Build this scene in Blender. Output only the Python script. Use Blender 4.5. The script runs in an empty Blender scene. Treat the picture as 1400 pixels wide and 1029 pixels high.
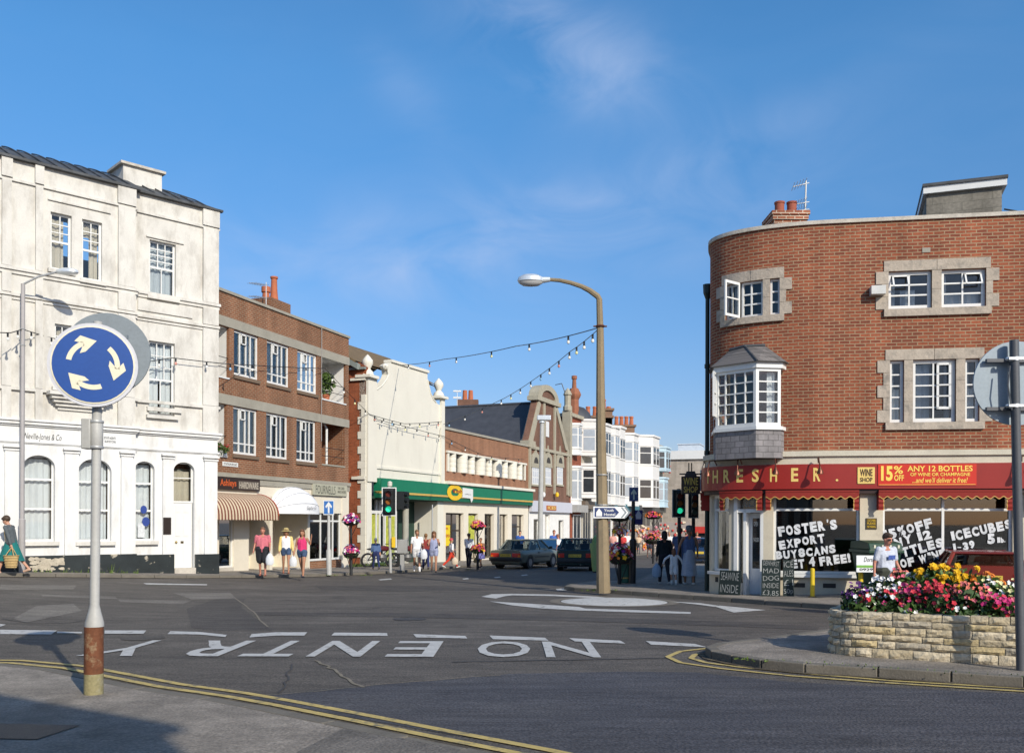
import bpy, bmesh, math, random
from mathutils import Vector, Matrix
RND = random.Random(11)
sc = bpy.context.scene
COL = sc.collection
rad = math.radians
# ------------------------------------------------------------------ camera
F = 1250.0; CX = 700.0; HY = 715.0; ROLL = 0.003; EYE = 1.6
cam = bpy.data.objects.new('camera', bpy.data.cameras.new('camera'))
COL.objects.link(cam)
cam.location = (0, 0, EYE)
cam.rotation_euler = (math.pi/2, -ROLL, 0)
cam.data.sensor_width = 36
cam.data.lens = F/1400*36
cam.data.shift_y = (HY-514.5)/1400
cam.data.clip_start = .05
cam.data.clip_end = 6000
sc.camera = cam
# ------------------------------------------------------------------ world
SUN_EL = 30.0; SUN_AZ = 148.7      # azimuth clockwise from +Y
w = bpy.data.worlds.new('World'); sc.world = w; w.use_nodes = True
nt = w.node_tree; N = nt.nodes; L = nt.links
bg = N['Background']
sky = N.new('ShaderNodeTexSky'); sky.sky_type = 'NISHITA'; sky.sun_disc = False
sky.sun_elevation = rad(SUN_EL); sky.sun_rotation = rad(SUN_AZ)
sky.air_density = 1.0; sky.dust_density = .7; sky.ozone_density = 3.0; sky.altitude = 0
# thin cirrus, by direction in the sky
tc = N.new('ShaderNodeTexCoord'); sep = N.new('ShaderNodeSeparateXYZ'); L.new(tc.outputs['Generated'], sep.inputs[0])
def mth(op, a, b=None, c=None):
    n = N.new('ShaderNodeMath'); n.operation = op
    for i, q in enumerate((a, b, c)):
        if q is None: continue
        if isinstance(q, (int, float)): n.inputs[i].default_value = q
        else: L.new(q, n.inputs[i])
    return n.outputs[0]
ax = mth('ARCTAN2', sep.outputs[0], sep.outputs[1])
el = mth('ARCSINE', sep.outputs[2])
def blob(a0, e0, sa, se, tilt=0):
    da = mth('SUBTRACT', ax, a0); de = mth('SUBTRACT', el, e0)
    de = mth('ADD', de, mth('MULTIPLY', da, tilt))
    q = mth('ADD', mth('POWER', mth('DIVIDE', da, sa), 2), mth('POWER', mth('DIVIDE', de, se), 2))
    return mth('POWER', 2.718, mth('MULTIPLY', q, -1))
cmb = N.new('ShaderNodeCombineXYZ'); L.new(mth('MULTIPLY', ax, 5), cmb.inputs[0]); L.new(mth('MULTIPLY', el, 11), cmb.inputs[1])
nz = N.new('ShaderNodeTexNoise'); nz.inputs['Scale'].default_value = 1.1; nz.inputs['Detail'].default_value = 6; nz.inputs['Roughness'].default_value = .55; nz.inputs['Distortion'].default_value = 1.2
L.new(cmb.outputs[0], nz.inputs['Vector'])
wisp = mth('MULTIPLY', mth('MAXIMUM', mth('SUBTRACT', nz.outputs[0], .3), 0), 2.6)
m1 = mth('ADD', mth('MULTIPLY', blob(.06, .475, .10, .045, .35), 1.3), mth('MULTIPLY', blob(-.05, .29, .32, .055, -.12), .8))
m1 = mth('ADD', m1, mth('MULTIPLY', blob(-.11, .43, .05, .03, .6), .35))
m1 = mth('ADD', m1, mth('MULTIPLY', blob(.2, .37, .2, .03, -.3), .3))
m1 = mth('ADD', m1, .05)
cf = mth('MINIMUM', mth('MULTIPLY', mth('MULTIPLY', m1, wisp), .45), .5)
mixc = N.new('ShaderNodeMixRGB'); L.new(cf, mixc.inputs[0])
hs = N.new('ShaderNodeHueSaturation'); hs.inputs['Saturation'].default_value = 1.27; hs.inputs['Value'].default_value = 1.14
L.new(sky.outputs[0], hs.inputs['Color'])
tr_ = N.new('ShaderNodeMapRange'); tr_.inputs[1].default_value = 0; tr_.inputs[2].default_value = .45; L.new(el, tr_.inputs[0])
tm = N.new('ShaderNodeMixRGB'); L.new(tr_.outputs[0], tm.inputs[0]); tm.inputs[1].default_value = (.56, .48, .61, 1); tm.inputs[2].default_value = (1.10, 1.10, 1.06, 1)
mu = N.new('ShaderNodeMixRGB'); mu.blend_type = 'MULTIPLY'; mu.inputs[0].default_value = 1; L.new(hs.outputs[0], mu.inputs[1]); L.new(tm.outputs[0], mu.inputs[2])
L.new(mu.outputs[0], mixc.inputs[1]); mixc.inputs[2].default_value = (3.6, 4.3, 5.9, 1)
L.new(mixc.outputs[0], bg.inputs[0]); bg.inputs[1].default_value = .15
# ------------------------------------------------------------------ sun
sl = bpy.data.lights.new('sun', 'SUN'); sl.energy = 4.5; sl.angle = rad(.55); sl.color = (1, .925, .80)
so = bpy.data.objects.new('sun', sl); COL.objects.link(so)
sd = Vector((math.sin(rad(SUN_AZ))*math.cos(rad(SUN_EL)), math.cos(rad(SUN_AZ))*math.cos(rad(SUN_EL)), math.sin(rad(SUN_EL))))
so.rotation_euler = sd.to_track_quat('Z', 'Y').to_euler()
so.location = sd*60
vs = sc.view_settings; vs.view_transform = 'Standard'; vs.look = 'None'; vs.exposure = 0.0; vs.gamma = 1
# ------------------------------------------------------------------ projection helpers
def ray(px, py):
    u = (px-CX)/F; v = (py-HY)/F
    return u+ROLL*v, -(v-ROLL*u)
def at(px, py, Y):
    a, b = ray(px, py)
    return Vector((a*Y, Y, EYE+b*Y))
def sm(a, b, t):
    t = max(0, min(1, (t-a)/(b-a))); return t*t*(3-2*t)
def G(x, y):
    ye = y if y < 80 else 80+30*(1-math.exp(-(y-80)/30))
    if y < -10: ye = -10-10*(1-math.exp((y+10)/10))
    return .15-.015*ye+.42*sm(6, 18, -x)*sm(60, 30, y)+.12*sm(5, 9, x)*sm(15, 19, y)*sm(60, 28, y)
def gp(px, py, off=0):
    a, b = ray(px, py); Y = 12.0
    for i in range(60):
        z = G(a*Y, Y)+off
        Y = Y+.6*((z-EYE)/b-Y)
        Y = max(1, min(Y, 400))
    return Vector((a*Y, Y, G(a*Y, Y)+off))
# ------------------------------------------------------------------ materials
MC = {}
def _nodes(name):
    m = bpy.data.materials.new(name); m.use_nodes = True
    return m, m.node_tree.nodes, m.node_tree.links, m.node_tree.nodes['Principled BSDF']
def c4(c): return (c[0], c[1], c[2], 1)
def M(name, col, rough=.6, var=.12, scale=3, fine=40, bump=0, bscale=60, metal=0, spec=.4, stain=None, sscale=.8, slo=.55, shi=.75, streak=1):
    if name in MC: return MC[name]
    m, n, l, p = _nodes(name)
    p.inputs['Roughness'].default_value = rough; p.inputs['Metallic'].default_value = metal
    p.inputs['Specular IOR Level'].default_value = spec
    tcn = n.new('ShaderNodeTexCoord'); vec = tcn.outputs['Object']
    a = n.new('ShaderNodeTexNoise'); a.inputs['Scale'].default_value = scale; a.inputs['Detail'].default_value = 5; l.new(vec, a.inputs['Vector'])
    b = n.new('ShaderNodeTexNoise'); b.inputs['Scale'].default_value = fine; b.inputs['Detail'].default_value = 3; l.new(vec, b.inputs['Vector'])
    s = n.new('ShaderNodeMath'); s.operation = 'ADD'; l.new(a.outputs[0], s.inputs[0]); l.new(b.outputs[0], s.inputs[1])
    r = n.new('ShaderNodeMapRange'); r.inputs[1].default_value = .6; r.inputs[2].default_value = 1.4
    r.inputs[3].default_value = 1-var; r.inputs[4].default_value = 1+var; l.new(s.outputs[0], r.inputs[0])
    mx = n.new('ShaderNodeVectorMath'); mx.operation = 'SCALE'; mx.inputs[0].default_value = col[:3]; l.new(r.outputs[0], mx.inputs['Scale'])
    out = mx.outputs[0]
    if stain:
        d = n.new('ShaderNodeTexNoise'); d.inputs['Scale'].default_value = sscale; d.inputs['Detail'].default_value = 8; d.inputs['Roughness'].default_value = .68
        mp = n.new('ShaderNodeMapping'); mp.inputs['Scale'].default_value = (1, 1, streak); l.new(vec, mp.inputs[0]); l.new(mp.outputs[0], d.inputs['Vector'])
        rr = n.new('ShaderNodeMapRange'); rr.inputs[1].default_value = slo; rr.inputs[2].default_value = shi; l.new(d.outputs[0], rr.inputs[0])
        q = n.new('ShaderNodeMixRGB'); l.new(rr.outputs[0], q.inputs[0]); l.new(out, q.inputs[1]); q.inputs[2].default_value = c4(stain); out = q.outputs[0]
    l.new(out, p.inputs['Base Color'])
    if bump:
        bn = n.new('ShaderNodeTexNoise'); bn.inputs['Scale'].default_value = bscale; bn.inputs['Detail'].default_value = 5; l.new(vec, bn.inputs['Vector'])
        bp = n.new('ShaderNodeBump'); bp.inputs['Strength'].default_value = bump; bp.inputs['Distance'].default_value = .02
        l.new(bn.outputs[0], bp.inputs['Height']); l.new(bp.outputs[0], p.inputs['Normal'])
    MC[name] = m; return m
def BRICK(name, c1, c2, mortar, bw=.225, bh=.075, ms=.012, rough=.85, var=.25, off=.5, blotch=.6):
    if name in MC: return MC[name]
    m, n, l, p = _nodes(name); p.inputs['Roughness'].default_value = rough; p.inputs['Specular IOR Level'].default_value = .2
    uv = n.new('ShaderNodeUVMap'); uv.uv_map = 'UVMap'
    b = n.new('ShaderNodeTexBrick'); b.inputs['Scale'].default_value = 1; b.inputs['Brick Width'].default_value = bw; b.inputs['Row Height'].default_value = bh
    b.inputs['Mortar Size'].default_value = ms; b.inputs['Mortar Smooth'].default_value = .2; b.offset = off
    b.inputs['Color1'].default_value = c4(c1); b.inputs['Color2'].default_value = c4(c2); b.inputs['Mortar'].default_value = c4(mortar); b.inputs['Bias'].default_value = 0
    l.new(uv.outputs[0], b.inputs['Vector'])
    a = n.new('ShaderNodeTexNoise'); a.inputs['Scale'].default_value = blotch; a.inputs['Detail'].default_value = 6; l.new(uv.outputs[0], a.inputs['Vector'])
    f = n.new('ShaderNodeTexNoise'); f.inputs['Scale'].default_value = 14; f.inputs['Detail'].default_value = 3; l.new(uv.outputs[0], f.inputs['Vector'])
    s = n.new('ShaderNodeMath'); s.operation = 'ADD'; l.new(a.outputs[0], s.inputs[0]); l.new(f.outputs[0], s.inputs[1])
    r = n.new('ShaderNodeMapRange'); r.inputs[1].default_value = .65; r.inputs[2].default_value = 1.35; r.inputs[3].default_value = 1-var; r.inputs[4].default_value = 1+var
    l.new(s.outputs[0], r.inputs[0])
    mp = n.new('ShaderNodeMapping'); mp.inputs['Scale'].default_value = (1.6, .16, 1); l.new(uv.outputs[0], mp.inputs[0])
    st = n.new('ShaderNodeTexNoise'); st.inputs['Scale'].default_value = 1; st.inputs['Detail'].default_value = 6; l.new(mp.outputs[0], st.inputs['Vector'])
    sr = n.new('ShaderNodeMapRange'); sr.inputs[1].default_value = .35; sr.inputs[2].default_value = .65; sr.inputs[3].default_value = 1.12; sr.inputs[4].default_value = .80; l.new(st.outputs[0], sr.inputs[0])
    m2 = n.new('ShaderNodeMath'); m2.operation = 'MULTIPLY'; l.new(r.outputs[0], m2.inputs[0]); l.new(sr.outputs[0], m2.inputs[1])
    mx = n.new('ShaderNodeVectorMath'); mx.operation = 'SCALE'; l.new(b.outputs[0], mx.inputs[0]); l.new(m2.outputs[0], mx.inputs['Scale'])
    l.new(mx.outputs[0], p.inputs['Base Color'])
    bp = n.new('ShaderNodeBump'); bp.inputs['Strength'].default_value = .5; bp.inputs['Distance'].default_value = .01; bp.invert = True
    l.new(b.outputs['Fac'], bp.inputs['Height']); l.new(bp.outputs[0], p.inputs['Normal'])
    MC[name] = m; return m
def ASPHALT(name, col, pale, amp=.5, st=(.5, 2.2), lo=.45, hi=.7):
    m, n, l, p = _nodes(name); p.inputs['Roughness'].default_value = .8; p.inputs['Specular IOR Level'].default_value = .3
    g = n.new('ShaderNodeNewGeometry'); vec = g.outputs['Position']
    def nz_(sc_, det, sx=1, sy=1):
        mp = n.new('ShaderNodeMapping'); mp.inputs['Scale'].default_value = (sx, sy, 1); l.new(vec, mp.inputs[0])
        t = n.new('ShaderNodeTexNoise'); t.inputs['Scale'].default_value = sc_; t.inputs['Detail'].default_value = det; t.inputs['Roughness'].default_value = .6; l.new(mp.outputs[0], t.inputs['Vector']); return t.outputs[0]
    def rng(v, a, b, c, d):
        r = n.new('ShaderNodeMapRange'); r.inputs[1].default_value = a; r.inputs[2].default_value = b; r.inputs[3].default_value = c; r.inputs[4].default_value = d; l.new(v, r.inputs[0]); return r.outputs[0]
    def mul(a, b):
        q = n.new('ShaderNodeMath'); q.operation = 'MULTIPLY'; l.new(a, q.inputs[0]); l.new(b, q.inputs[1]); return q.outputs[0]
    mixn = n.new('ShaderNodeMixRGB'); l.new(rng(nz_(.5, 6), lo, hi, 0, 1), mixn.inputs[0]); mixn.inputs[1].default_value = c4(col); mixn.inputs[2].default_value = c4(pale)
    f = mul(rng(nz_(45, 2), .3, .7, 1-amp, 1+amp), rng(nz_(1.6, 5, *st), .35, .65, .82, 1.16))
    f = mul(f, rng(nz_(7, 4, st[0], st[1]), .35, .65, .86, 1.14))
    f = mul(f, rng(nz_(1.1, 3), .60, .70, 1, .78)); f = mul(f, rng(nz_(.9, 4, .12, 1.6), .52, .70, 1, .80))
    v = n.new('ShaderNodeTexVoronoi'); v.inputs['Scale'].default_value = 38; l.new(vec, v.inputs['Vector'])
    f = mul(f, rng(v.outputs['Distance'], .0, .35, 1.35, .95))
    mx = n.new('ShaderNodeVectorMath'); mx.operation = 'SCALE'; l.new(mixn.outputs[0], mx.inputs[0]); l.new(f, mx.inputs['Scale']); l.new(mx.outputs[0], p.inputs['Base Color'])
    bp = n.new('ShaderNodeBump'); bp.inputs['Strength'].default_value = .6; bp.inputs['Distance'].default_value = .012; l.new(v.outputs['Distance'], bp.inputs['Height']); l.new(bp.outputs[0], p.inputs['Normal'])
    MC[name] = m; return m
def GLASS(name, tint=(.92, .94, .94), refl=.35):
    if name in MC: return MC[name]
    m, n, l, p = _nodes(name); n.remove(p); o = n['Material Output']
    t = n.new('ShaderNodeBsdfTransparent'); t.inputs[0].default_value = c4(tint)
    g = n.new('ShaderNodeBsdfGlossy'); g.inputs['Roughness'].default_value = .02; g.inputs[0].default_value = (.78, .77, .75, 1)
    fr = n.new('ShaderNodeFresnel'); fr.inputs[0].default_value = 1.45
    ns = n.new('ShaderNodeTexNoise'); ns.inputs['Scale'].default_value = 1.5; tcn = n.new('ShaderNodeTexCoord'); l.new(tcn.outputs['Object'], ns.inputs['Vector'])
    bp = n.new('ShaderNodeBump'); bp.inputs['Strength'].default_value = .06; l.new(ns.outputs[0], bp.inputs['Height']); l.new(bp.outputs[0], g.inputs['Normal'])
    ad = n.new('ShaderNodeMath'); ad.operation = 'MULTIPLY_ADD'; l.new(fr.outputs[0], ad.inputs[0]); ad.inputs[1].default_value = .75; ad.inputs[2].default_value = refl*.06
    mx = n.new('ShaderNodeMixShader'); l.new(ad.outputs[0], mx.inputs[0]); l.new(t.outputs[0], mx.inputs[1]); l.new(g.outputs[0], mx.inputs[2])
    l.new(mx.outputs[0], o.inputs[0]); MC[name] = m; return m
def EMIT(name, col, s):
    if name in MC: return MC[name]
    m, n, l, p = _nodes(name); p.inputs['Base Color'].default_value = c4(col); p.inputs['Emission Color'].default_value = c4(col); p.inputs['Emission Strength'].default_value = s
    MC[name] = m; return m
# ------------------------------------------------------------------ frames (wall coordinates u along, z up, w outwards)
class Frame:
    def __init__(s, pts, uo=0):
        s.p = [Vector((a[0], a[1])) for a in pts]; s.uo = uo
        s.d = [(s.p[i+1]-s.p[i]).normalized() for i in range(len(s.p)-1)]
        s.L = [0]
        for i in range(len(s.d)): s.L.append(s.L[-1]+(s.p[i+1]-s.p[i]).length)
        nn = [Vector((d.y, -d.x)) for d in s.d]
        s.n = [nn[0]]+[(nn[i]+nn[i+1]).normalized() for i in range(len(nn)-1)]+[nn[-1]]
        s.curved = len(pts) > 2
    def seg(s, u):
        u = u+s.uo
        for i in range(len(s.d)):
            if u <= s.L[i+1] or i == len(s.d)-1: break
        return i, u-s.L[i]
    def pt(s, u, z, w=0):
        i, t = s.seg(u); q = s.p[i]+s.d[i]*t
        k = max(0, min(1, t/(s.L[i+1]-s.L[i]))); n = (s.n[i]*(1-k)+s.n[i+1]*k)
        q = q+n*w
        return Vector((q.x, q.y, z))
    def hit(s, px, py, w=0):
        a, b = ray(px, py); best = None
        for i in range(len(s.d)):
            P = s.p[i]+Vector((s.d[i].y, -s.d[i].x))*w; d = s.d[i]
            den = d.x-a*d.y
            if abs(den) < 1e-6: continue
            t = (a*P.y-P.x)/den; Y = P.y+d.y*t
            ln = s.L[i+1]-s.L[i]
            lo = -1e-4 if i > 0 else -99; hi = ln+1e-4 if i < len(s.d)-1 else 99
            if Y > 1 and lo <= t <= hi and (best is None or Y < best[0]): best = (Y, s.L[i]+t-s.uo, EYE+b*Y)
        if best is None:            # sight line just misses the rounded corner: take the nearest point
            q = min((abs((s.pt(u*.02, 0, w).x)-a*s.pt(u*.02, 0, w).y), u*.02) for u in range(int(-s.uo/.02)+1, int((s.L[-1]-s.uo)/.02)))
            u = q[1]; return u, EYE+b*s.pt(u, 0, w).y
        return best[1], best[2]
    def rect(s, pl, pr, yt, yb, w=0):
        u0, z1 = s.hit(pl, yt, w); _, z0 = s.hit(pl, yb, w); u1, _ = s.hit(pr, yt, w)
        return u0, u1, z0, z1
    def U(s, px, w=0): return s.hit(px, 600, w)[0]
    def Z(s, px, py, w=0): return s.hit(px, py, w)[1]
# ------------------------------------------------------------------ mesh builder
class MB:
    def __init__(s): s.v = []; s.f = []; s.uv = []; s.m = []
    def face(s, pts, uv=None, m=0):
        k = len(s.v); s.v += [tuple(p) for p in pts]; s.f.append(tuple(range(k, k+len(pts))))
        s.uv.append(uv if uv else [(p[0]+p[1], p[2]) for p in pts]); s.m.append(m)
    def idx(s, vs, faces, m=0):
        k = len(s.v); s.v += [tuple(p) for p in vs]
        for f in faces:
            s.f.append(tuple(i+k for i in f)); s.uv.append([(vs[i][0]+vs[i][1], vs[i][2]) for i in f]); s.m.append(m)
    def fbox(s, fr, u0, u1, z0, z1, w0, w1, m=0):
        if u1 < u0: u0, u1 = u1, u0
        n = max(1, math.ceil((u1-u0)/.14)) if fr.curved and u0 < 0.3 else 1
        us = [u0+(u1-u0)*i/n for i in range(n+1)]
        for i in range(n):
            a, b = us[i], us[i+1]; P = fr.pt
            s.face([P(a, z0, w1), P(b, z0, w1), P(b, z1, w1), P(a, z1, w1)], [(a, z0), (b, z0), (b, z1), (a, z1)], m)
            s.face([P(b, z0, w0), P(a, z0, w0), P(a, z1, w0), P(b, z1, w0)], [(b, z0), (a, z0), (a, z1), (b, z1)], m)
            s.face([P(a, z1, w1), P(b, z1, w1), P(b, z1, w0), P(a, z1, w0)], [(a, w1), (b, w1), (b, w0), (a, w0)], m)
            s.face([P(b, z0, w1), P(a, z0, w1), P(a, z0, w0), P(b, z0, w0)], [(b, w1), (a, w1), (a, w0), (b, w0)], m)
        for a, sg in ((u0, 1), (u1, -1)):
            s.face([fr.pt(a, z0, w0), fr.pt(a, z0, w1), fr.pt(a, z1, w1), fr.pt(a, z1, w0)], [(w0, z0), (w1, z0), (w1, z1), (w0, z1)], m)
    def xf(s, mat, sx, sy, sz, m=0, base=False):
        z0, z1 = (0, sz) if base else (-sz/2, sz/2)
        vs = [mat @ Vector((x, y, z)) for z in (z0, z1) for x, y in ((-sx/2, -sy/2), (sx/2, -sy/2), (sx/2, sy/2), (-sx/2, sy/2))]
        s.idx(vs, [(3, 2, 1, 0), (4, 5, 6, 7), (0, 1, 5, 4), (1, 2, 6, 5), (2, 3, 7, 6), (3, 0, 4, 7)], m)
    def box(s, x0, x1, y0, y1, z0, z1, m=0):
        s.xf(Matrix.Translation(((x0+x1)/2, (y0+y1)/2, (z0+z1)/2)), x1-x0, y1-y0, z1-z0, m)
    def tube(s, pts, r, n=8, m=0, ell=None):
        pts = [Vector(p) for p in pts]; rr = r if isinstance(r, (list, tuple)) else [r]*len(pts)
        up = None; rings = []
        for i, p in enumerate(pts):
            t = (pts[min(i+1, len(pts)-1)]-pts[max(i-1, 0)]).normalized()
            if up is None:
                up = Vector((0, 0, 1)) if abs(t.z) < .9 else Vector((0, 1, 0))
            a = t.cross(up).normalized(); b = a.cross(t).normalized(); up = b
            e = ell or (1, 1)
            rings.append([p+a*math.cos(2*math.pi*k/n)*rr[i]*e[0]+b*math.sin(2*math.pi*k/n)*rr[i]*e[1] for k in range(n)])
        vs = [v for q in rings for v in q]; fs = []
        for i in range(len(pts)-1):
            for k in range(n):
                fs.append((i*n+k, i*n+(k+1) % n, (i+1)*n+(k+1) % n, (i+1)*n+k))
        fs.append(tuple(range(n))[::-1]); fs.append(tuple(range((len(pts)-1)*n, len(pts)*n)))
        s.idx(vs, fs, m)
    def lathe(s, c, prof, n=16, m=0, sx=1, sy=1, mat=None):
        vs = []; fs = []
        for r, z in prof:
            for k in range(n):
                a = 2*math.pi*k/n; q = Vector((math.cos(a)*r*sx, math.sin(a)*r*sy, z))
                vs.append((mat @ q if mat else q)+Vector(c))
        for i in range(len(prof)-1):
            for k in range(n): fs.append((i*n+k, i*n+(k+1) % n, (i+1)*n+(k+1) % n, (i+1)*n+k))
        fs.append(tuple(range(n))[::-1]); fs.append(tuple(range((len(prof)-1)*n, len(prof)*n)))
        s.idx(vs, fs, m)
    def ball(s, c, r, n=10, m=0, mat=None):
        if not isinstance(r, (tuple, list)): r = (r, r, r)
        k = n//2
        prof = [(max(.001, math.sin(math.pi*i/k)), -math.cos(math.pi*i/k)) for i in range(k+1)]
        S = Matrix.Diagonal((r[0], r[1], r[2])); S = mat @ S if mat else S
        s.lathe(c, prof, n, m, mat=S)
    def prism(s, poly, fm, t0, t1, m=0):
        a = [fm(x, y, t1) for x, y in poly]; b = [fm(x, y, t0) for x, y in poly]; n = len(poly)
        s.face(a, [tuple(p) for p in poly], m); s.face(b[::-1], [tuple(p) for p in poly][::-1], m)
        for i in range(n):
            j = (i+1) % n
            s.face([a[i], b[i], b[j], a[j]], [(poly[i][0]+t1, poly[i][1]), (poly[i][0]+t0, poly[i][1]), (poly[j][0]+t0, poly[j][1]), (poly[j][0]+t1, poly[j][1])], m)
    def wall(s, fr, u0, u1, z0, z1, ops=(), depth=.15, w=0, m=0):
        us = {u0, u1}; zs = {z0, z1}
        for o in ops:
            for q in o[:2]:
                if u0 < q < u1: us.add(q)
            for q in o[2:4]:
                if z0 < q < z1: zs.add(q)
        if fr.curved:
            q = u0
            while q < min(u1, .4): us.add(q); q += .12
        us = sorted(us); zs = sorted(zs); P = fr.pt
        for i in range(len(us)-1):
            for j in range(len(zs)-1):
                a, b, c, d = us[i], us[i+1], zs[j], zs[j+1]; um, zm = (a+b)/2, (c+d)/2
                if any(o[0] < um < o[1] and o[2] < zm < o[3] for o in ops): continue
                s.face([P(a, c, w), P(b, c, w), P(b, d, w), P(a, d, w)], [(a, c), (b, c), (b, d), (a, d)], m)
        for o in ops:
            n = 6 if fr.curved and o[0] < .3 else 1; a, b, c, d = max(o[0], u0), min(o[1], u1), max(o[2], z0), min(o[3], z1)
            q = [a+(b-a)*k/n for k in range(n+1)]
            for k in range(n):
                for zz in (c, d):
                    s.face([P(q[k], zz, w), P(q[k+1], zz, w), P(q[k+1], zz, w-depth), P(q[k], zz, w-depth)], [(q[k], w), (q[k+1], w), (q[k+1], w-depth), (q[k], w-depth)], m)
            for uu in (a, b):
                s.face([P(uu, c, w), P(uu, d, w), P(uu, d, w-depth), P(uu, c, w-depth)], [(w, c), (w, d), (w-depth, d), (w-depth, c)], m)
    def spandrel(s, fr, a, b, zs, d, w0, w1, m=0, n=8):
        uc = (a+b)/2; rx = (b-a)/2; rz = d-zs
        for sg in (-1, 1):
            e = a if sg < 0 else b
            arc = [(uc+sg*rx*math.sin(math.pi/2*k/n), zs+rz*math.cos(math.pi/2*k/n)) for k in range(n+1)]
            s.prism([(e, d)]+arc, lambda u, z, t: fr.pt(u, z, t), w0, w1, m)
    def build(s, name, mats, parent=None, smooth=False, bevel=0, ang=35):
        me = bpy.data.meshes.new(name); me.from_pydata(s.v, [], s.f)
        uvl = me.uv_layers.new(name='UVMap'); k = 0
        flat = []
        for q in s.uv:
            for c in q: flat += [c[0], c[1]]
        uvl.data.foreach_set('uv', flat)
        if not isinstance(mats, (list, tuple)): mats = [mats]
        for mm in mats: me.materials.append(mm)
        me.polygons.foreach_set('material_index', s.m)
        bm = bmesh.new(); bm.from_mesh(me)
        if smooth or bevel: bmesh.ops.remove_doubles(bm, verts=bm.verts, dist=.0004)
        bmesh.ops.recalc_face_normals(bm, faces=bm.faces)
        bm.to_mesh(me); bm.free()
        if smooth:
            me.polygons.foreach_set('use_smooth', [True]*len(me.polygons)); me.set_sharp_from_angle(angle=rad(ang))
        o = bpy.data.objects.new(name, me); COL.objects.link(o)
        if bevel:
            bv = o.modifiers.new('bevel', 'BEVEL'); bv.width = bevel; bv.segments = 2; bv.limit_method = 'ANGLE'; bv.angle_limit = rad(40)
        if parent is not None:
            o.parent = parent
            if parent.type == 'EMPTY': o.location = -Vector(parent.location)
        return o
def thing(name, label, cat, loc=(0, 0, 0), group=None, kind=None):
    o = bpy.data.objects.new(name, None); COL.objects.link(o); o.location = loc; o.empty_display_size = .2
    o['label'] = label; o['category'] = cat
    if group: o['group'] = group
    if kind: o['kind'] = kind
    return o
def tag(o, label, cat, group=None, kind=None):
    if label: o['label'] = label
    if cat: o['category'] = cat
    if group: o['group'] = group
    if kind: o['kind'] = kind
    return o
def dup(root, loc, rz=None, label=None):
    r = root.copy(); COL.objects.link(r); r.location = loc
    if rz is not None: r.rotation_euler = (0, 0, rz)
    if label: r['label'] = label
    for ch in list(root.children):
        c = ch.copy(); COL.objects.link(c); c.parent = r
        for g in ch.children:
            d = g.copy(); COL.objects.link(d); d.parent = c
    return r
_TX = {}
def text_geo(t, bold=0, shear=0):
    k = (t, bold, shear)
    if k in _TX: return _TX[k]
    cu = bpy.data.curves.new('tmp', 'FONT'); cu.body = t; cu.offset = bold; cu.shear = shear; cu.resolution_u = 3; cu.fill_mode = 'FRONT' if hasattr(cu, 'fill_mode') else None
    o = bpy.data.objects.new('tmp', cu); COL.objects.link(o)
    bpy.context.view_layer.update()
    me = bpy.data.meshes.new_from_object(o.evaluated_get(bpy.context.evaluated_depsgraph_get()))
    vs = [(v.co.x, v.co.y) for v in me.vertices]; fs = [tuple(p.vertices) for p in me.polygons]
    bpy.data.objects.remove(o); bpy.data.curves.remove(cu); bpy.data.meshes.remove(me)
    x0 = min(v[0] for v in vs); x1 = max(v[0] for v in vs); y0 = min(v[1] for v in vs); y1 = max(v[1] for v in vs)
    vs = [((v[0]-x0)/max(1e-6, x1-x0), (v[1]-y0)/max(1e-6, y1-y0)) for v in vs]
    _TX[k] = (vs, fs); return vs, fs
def text(mb, t, x0, x1, y0, y1, fm, bold=0, m=0, shear=0, rot=0):
    vs, fs = text_geo(t, bold, shear); out = []
    xc, yc = (x0+x1)/2, (y0+y1)/2
    for a, b in vs:
        x = x0+(x1-x0)*a; y = y0+(y1-y0)*b
        if rot:
            dx, dy = x-xc, y-yc; x = xc+dx*math.cos(rot)-dy*math.sin(rot); y = yc+dx*math.sin(rot)+dy*math.cos(rot)
        out.append(fm(x, y))
    mb.idx(out, fs, m)
def ftext(mb, t, fr, u0, u1, z0, z1, w, bold=0, m=0, shear=0, rot=0):
    text(mb, t, u0, u1, z0, z1, lambda x, y: fr.pt(x, y, w), bold, m, shear, rot)
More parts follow.
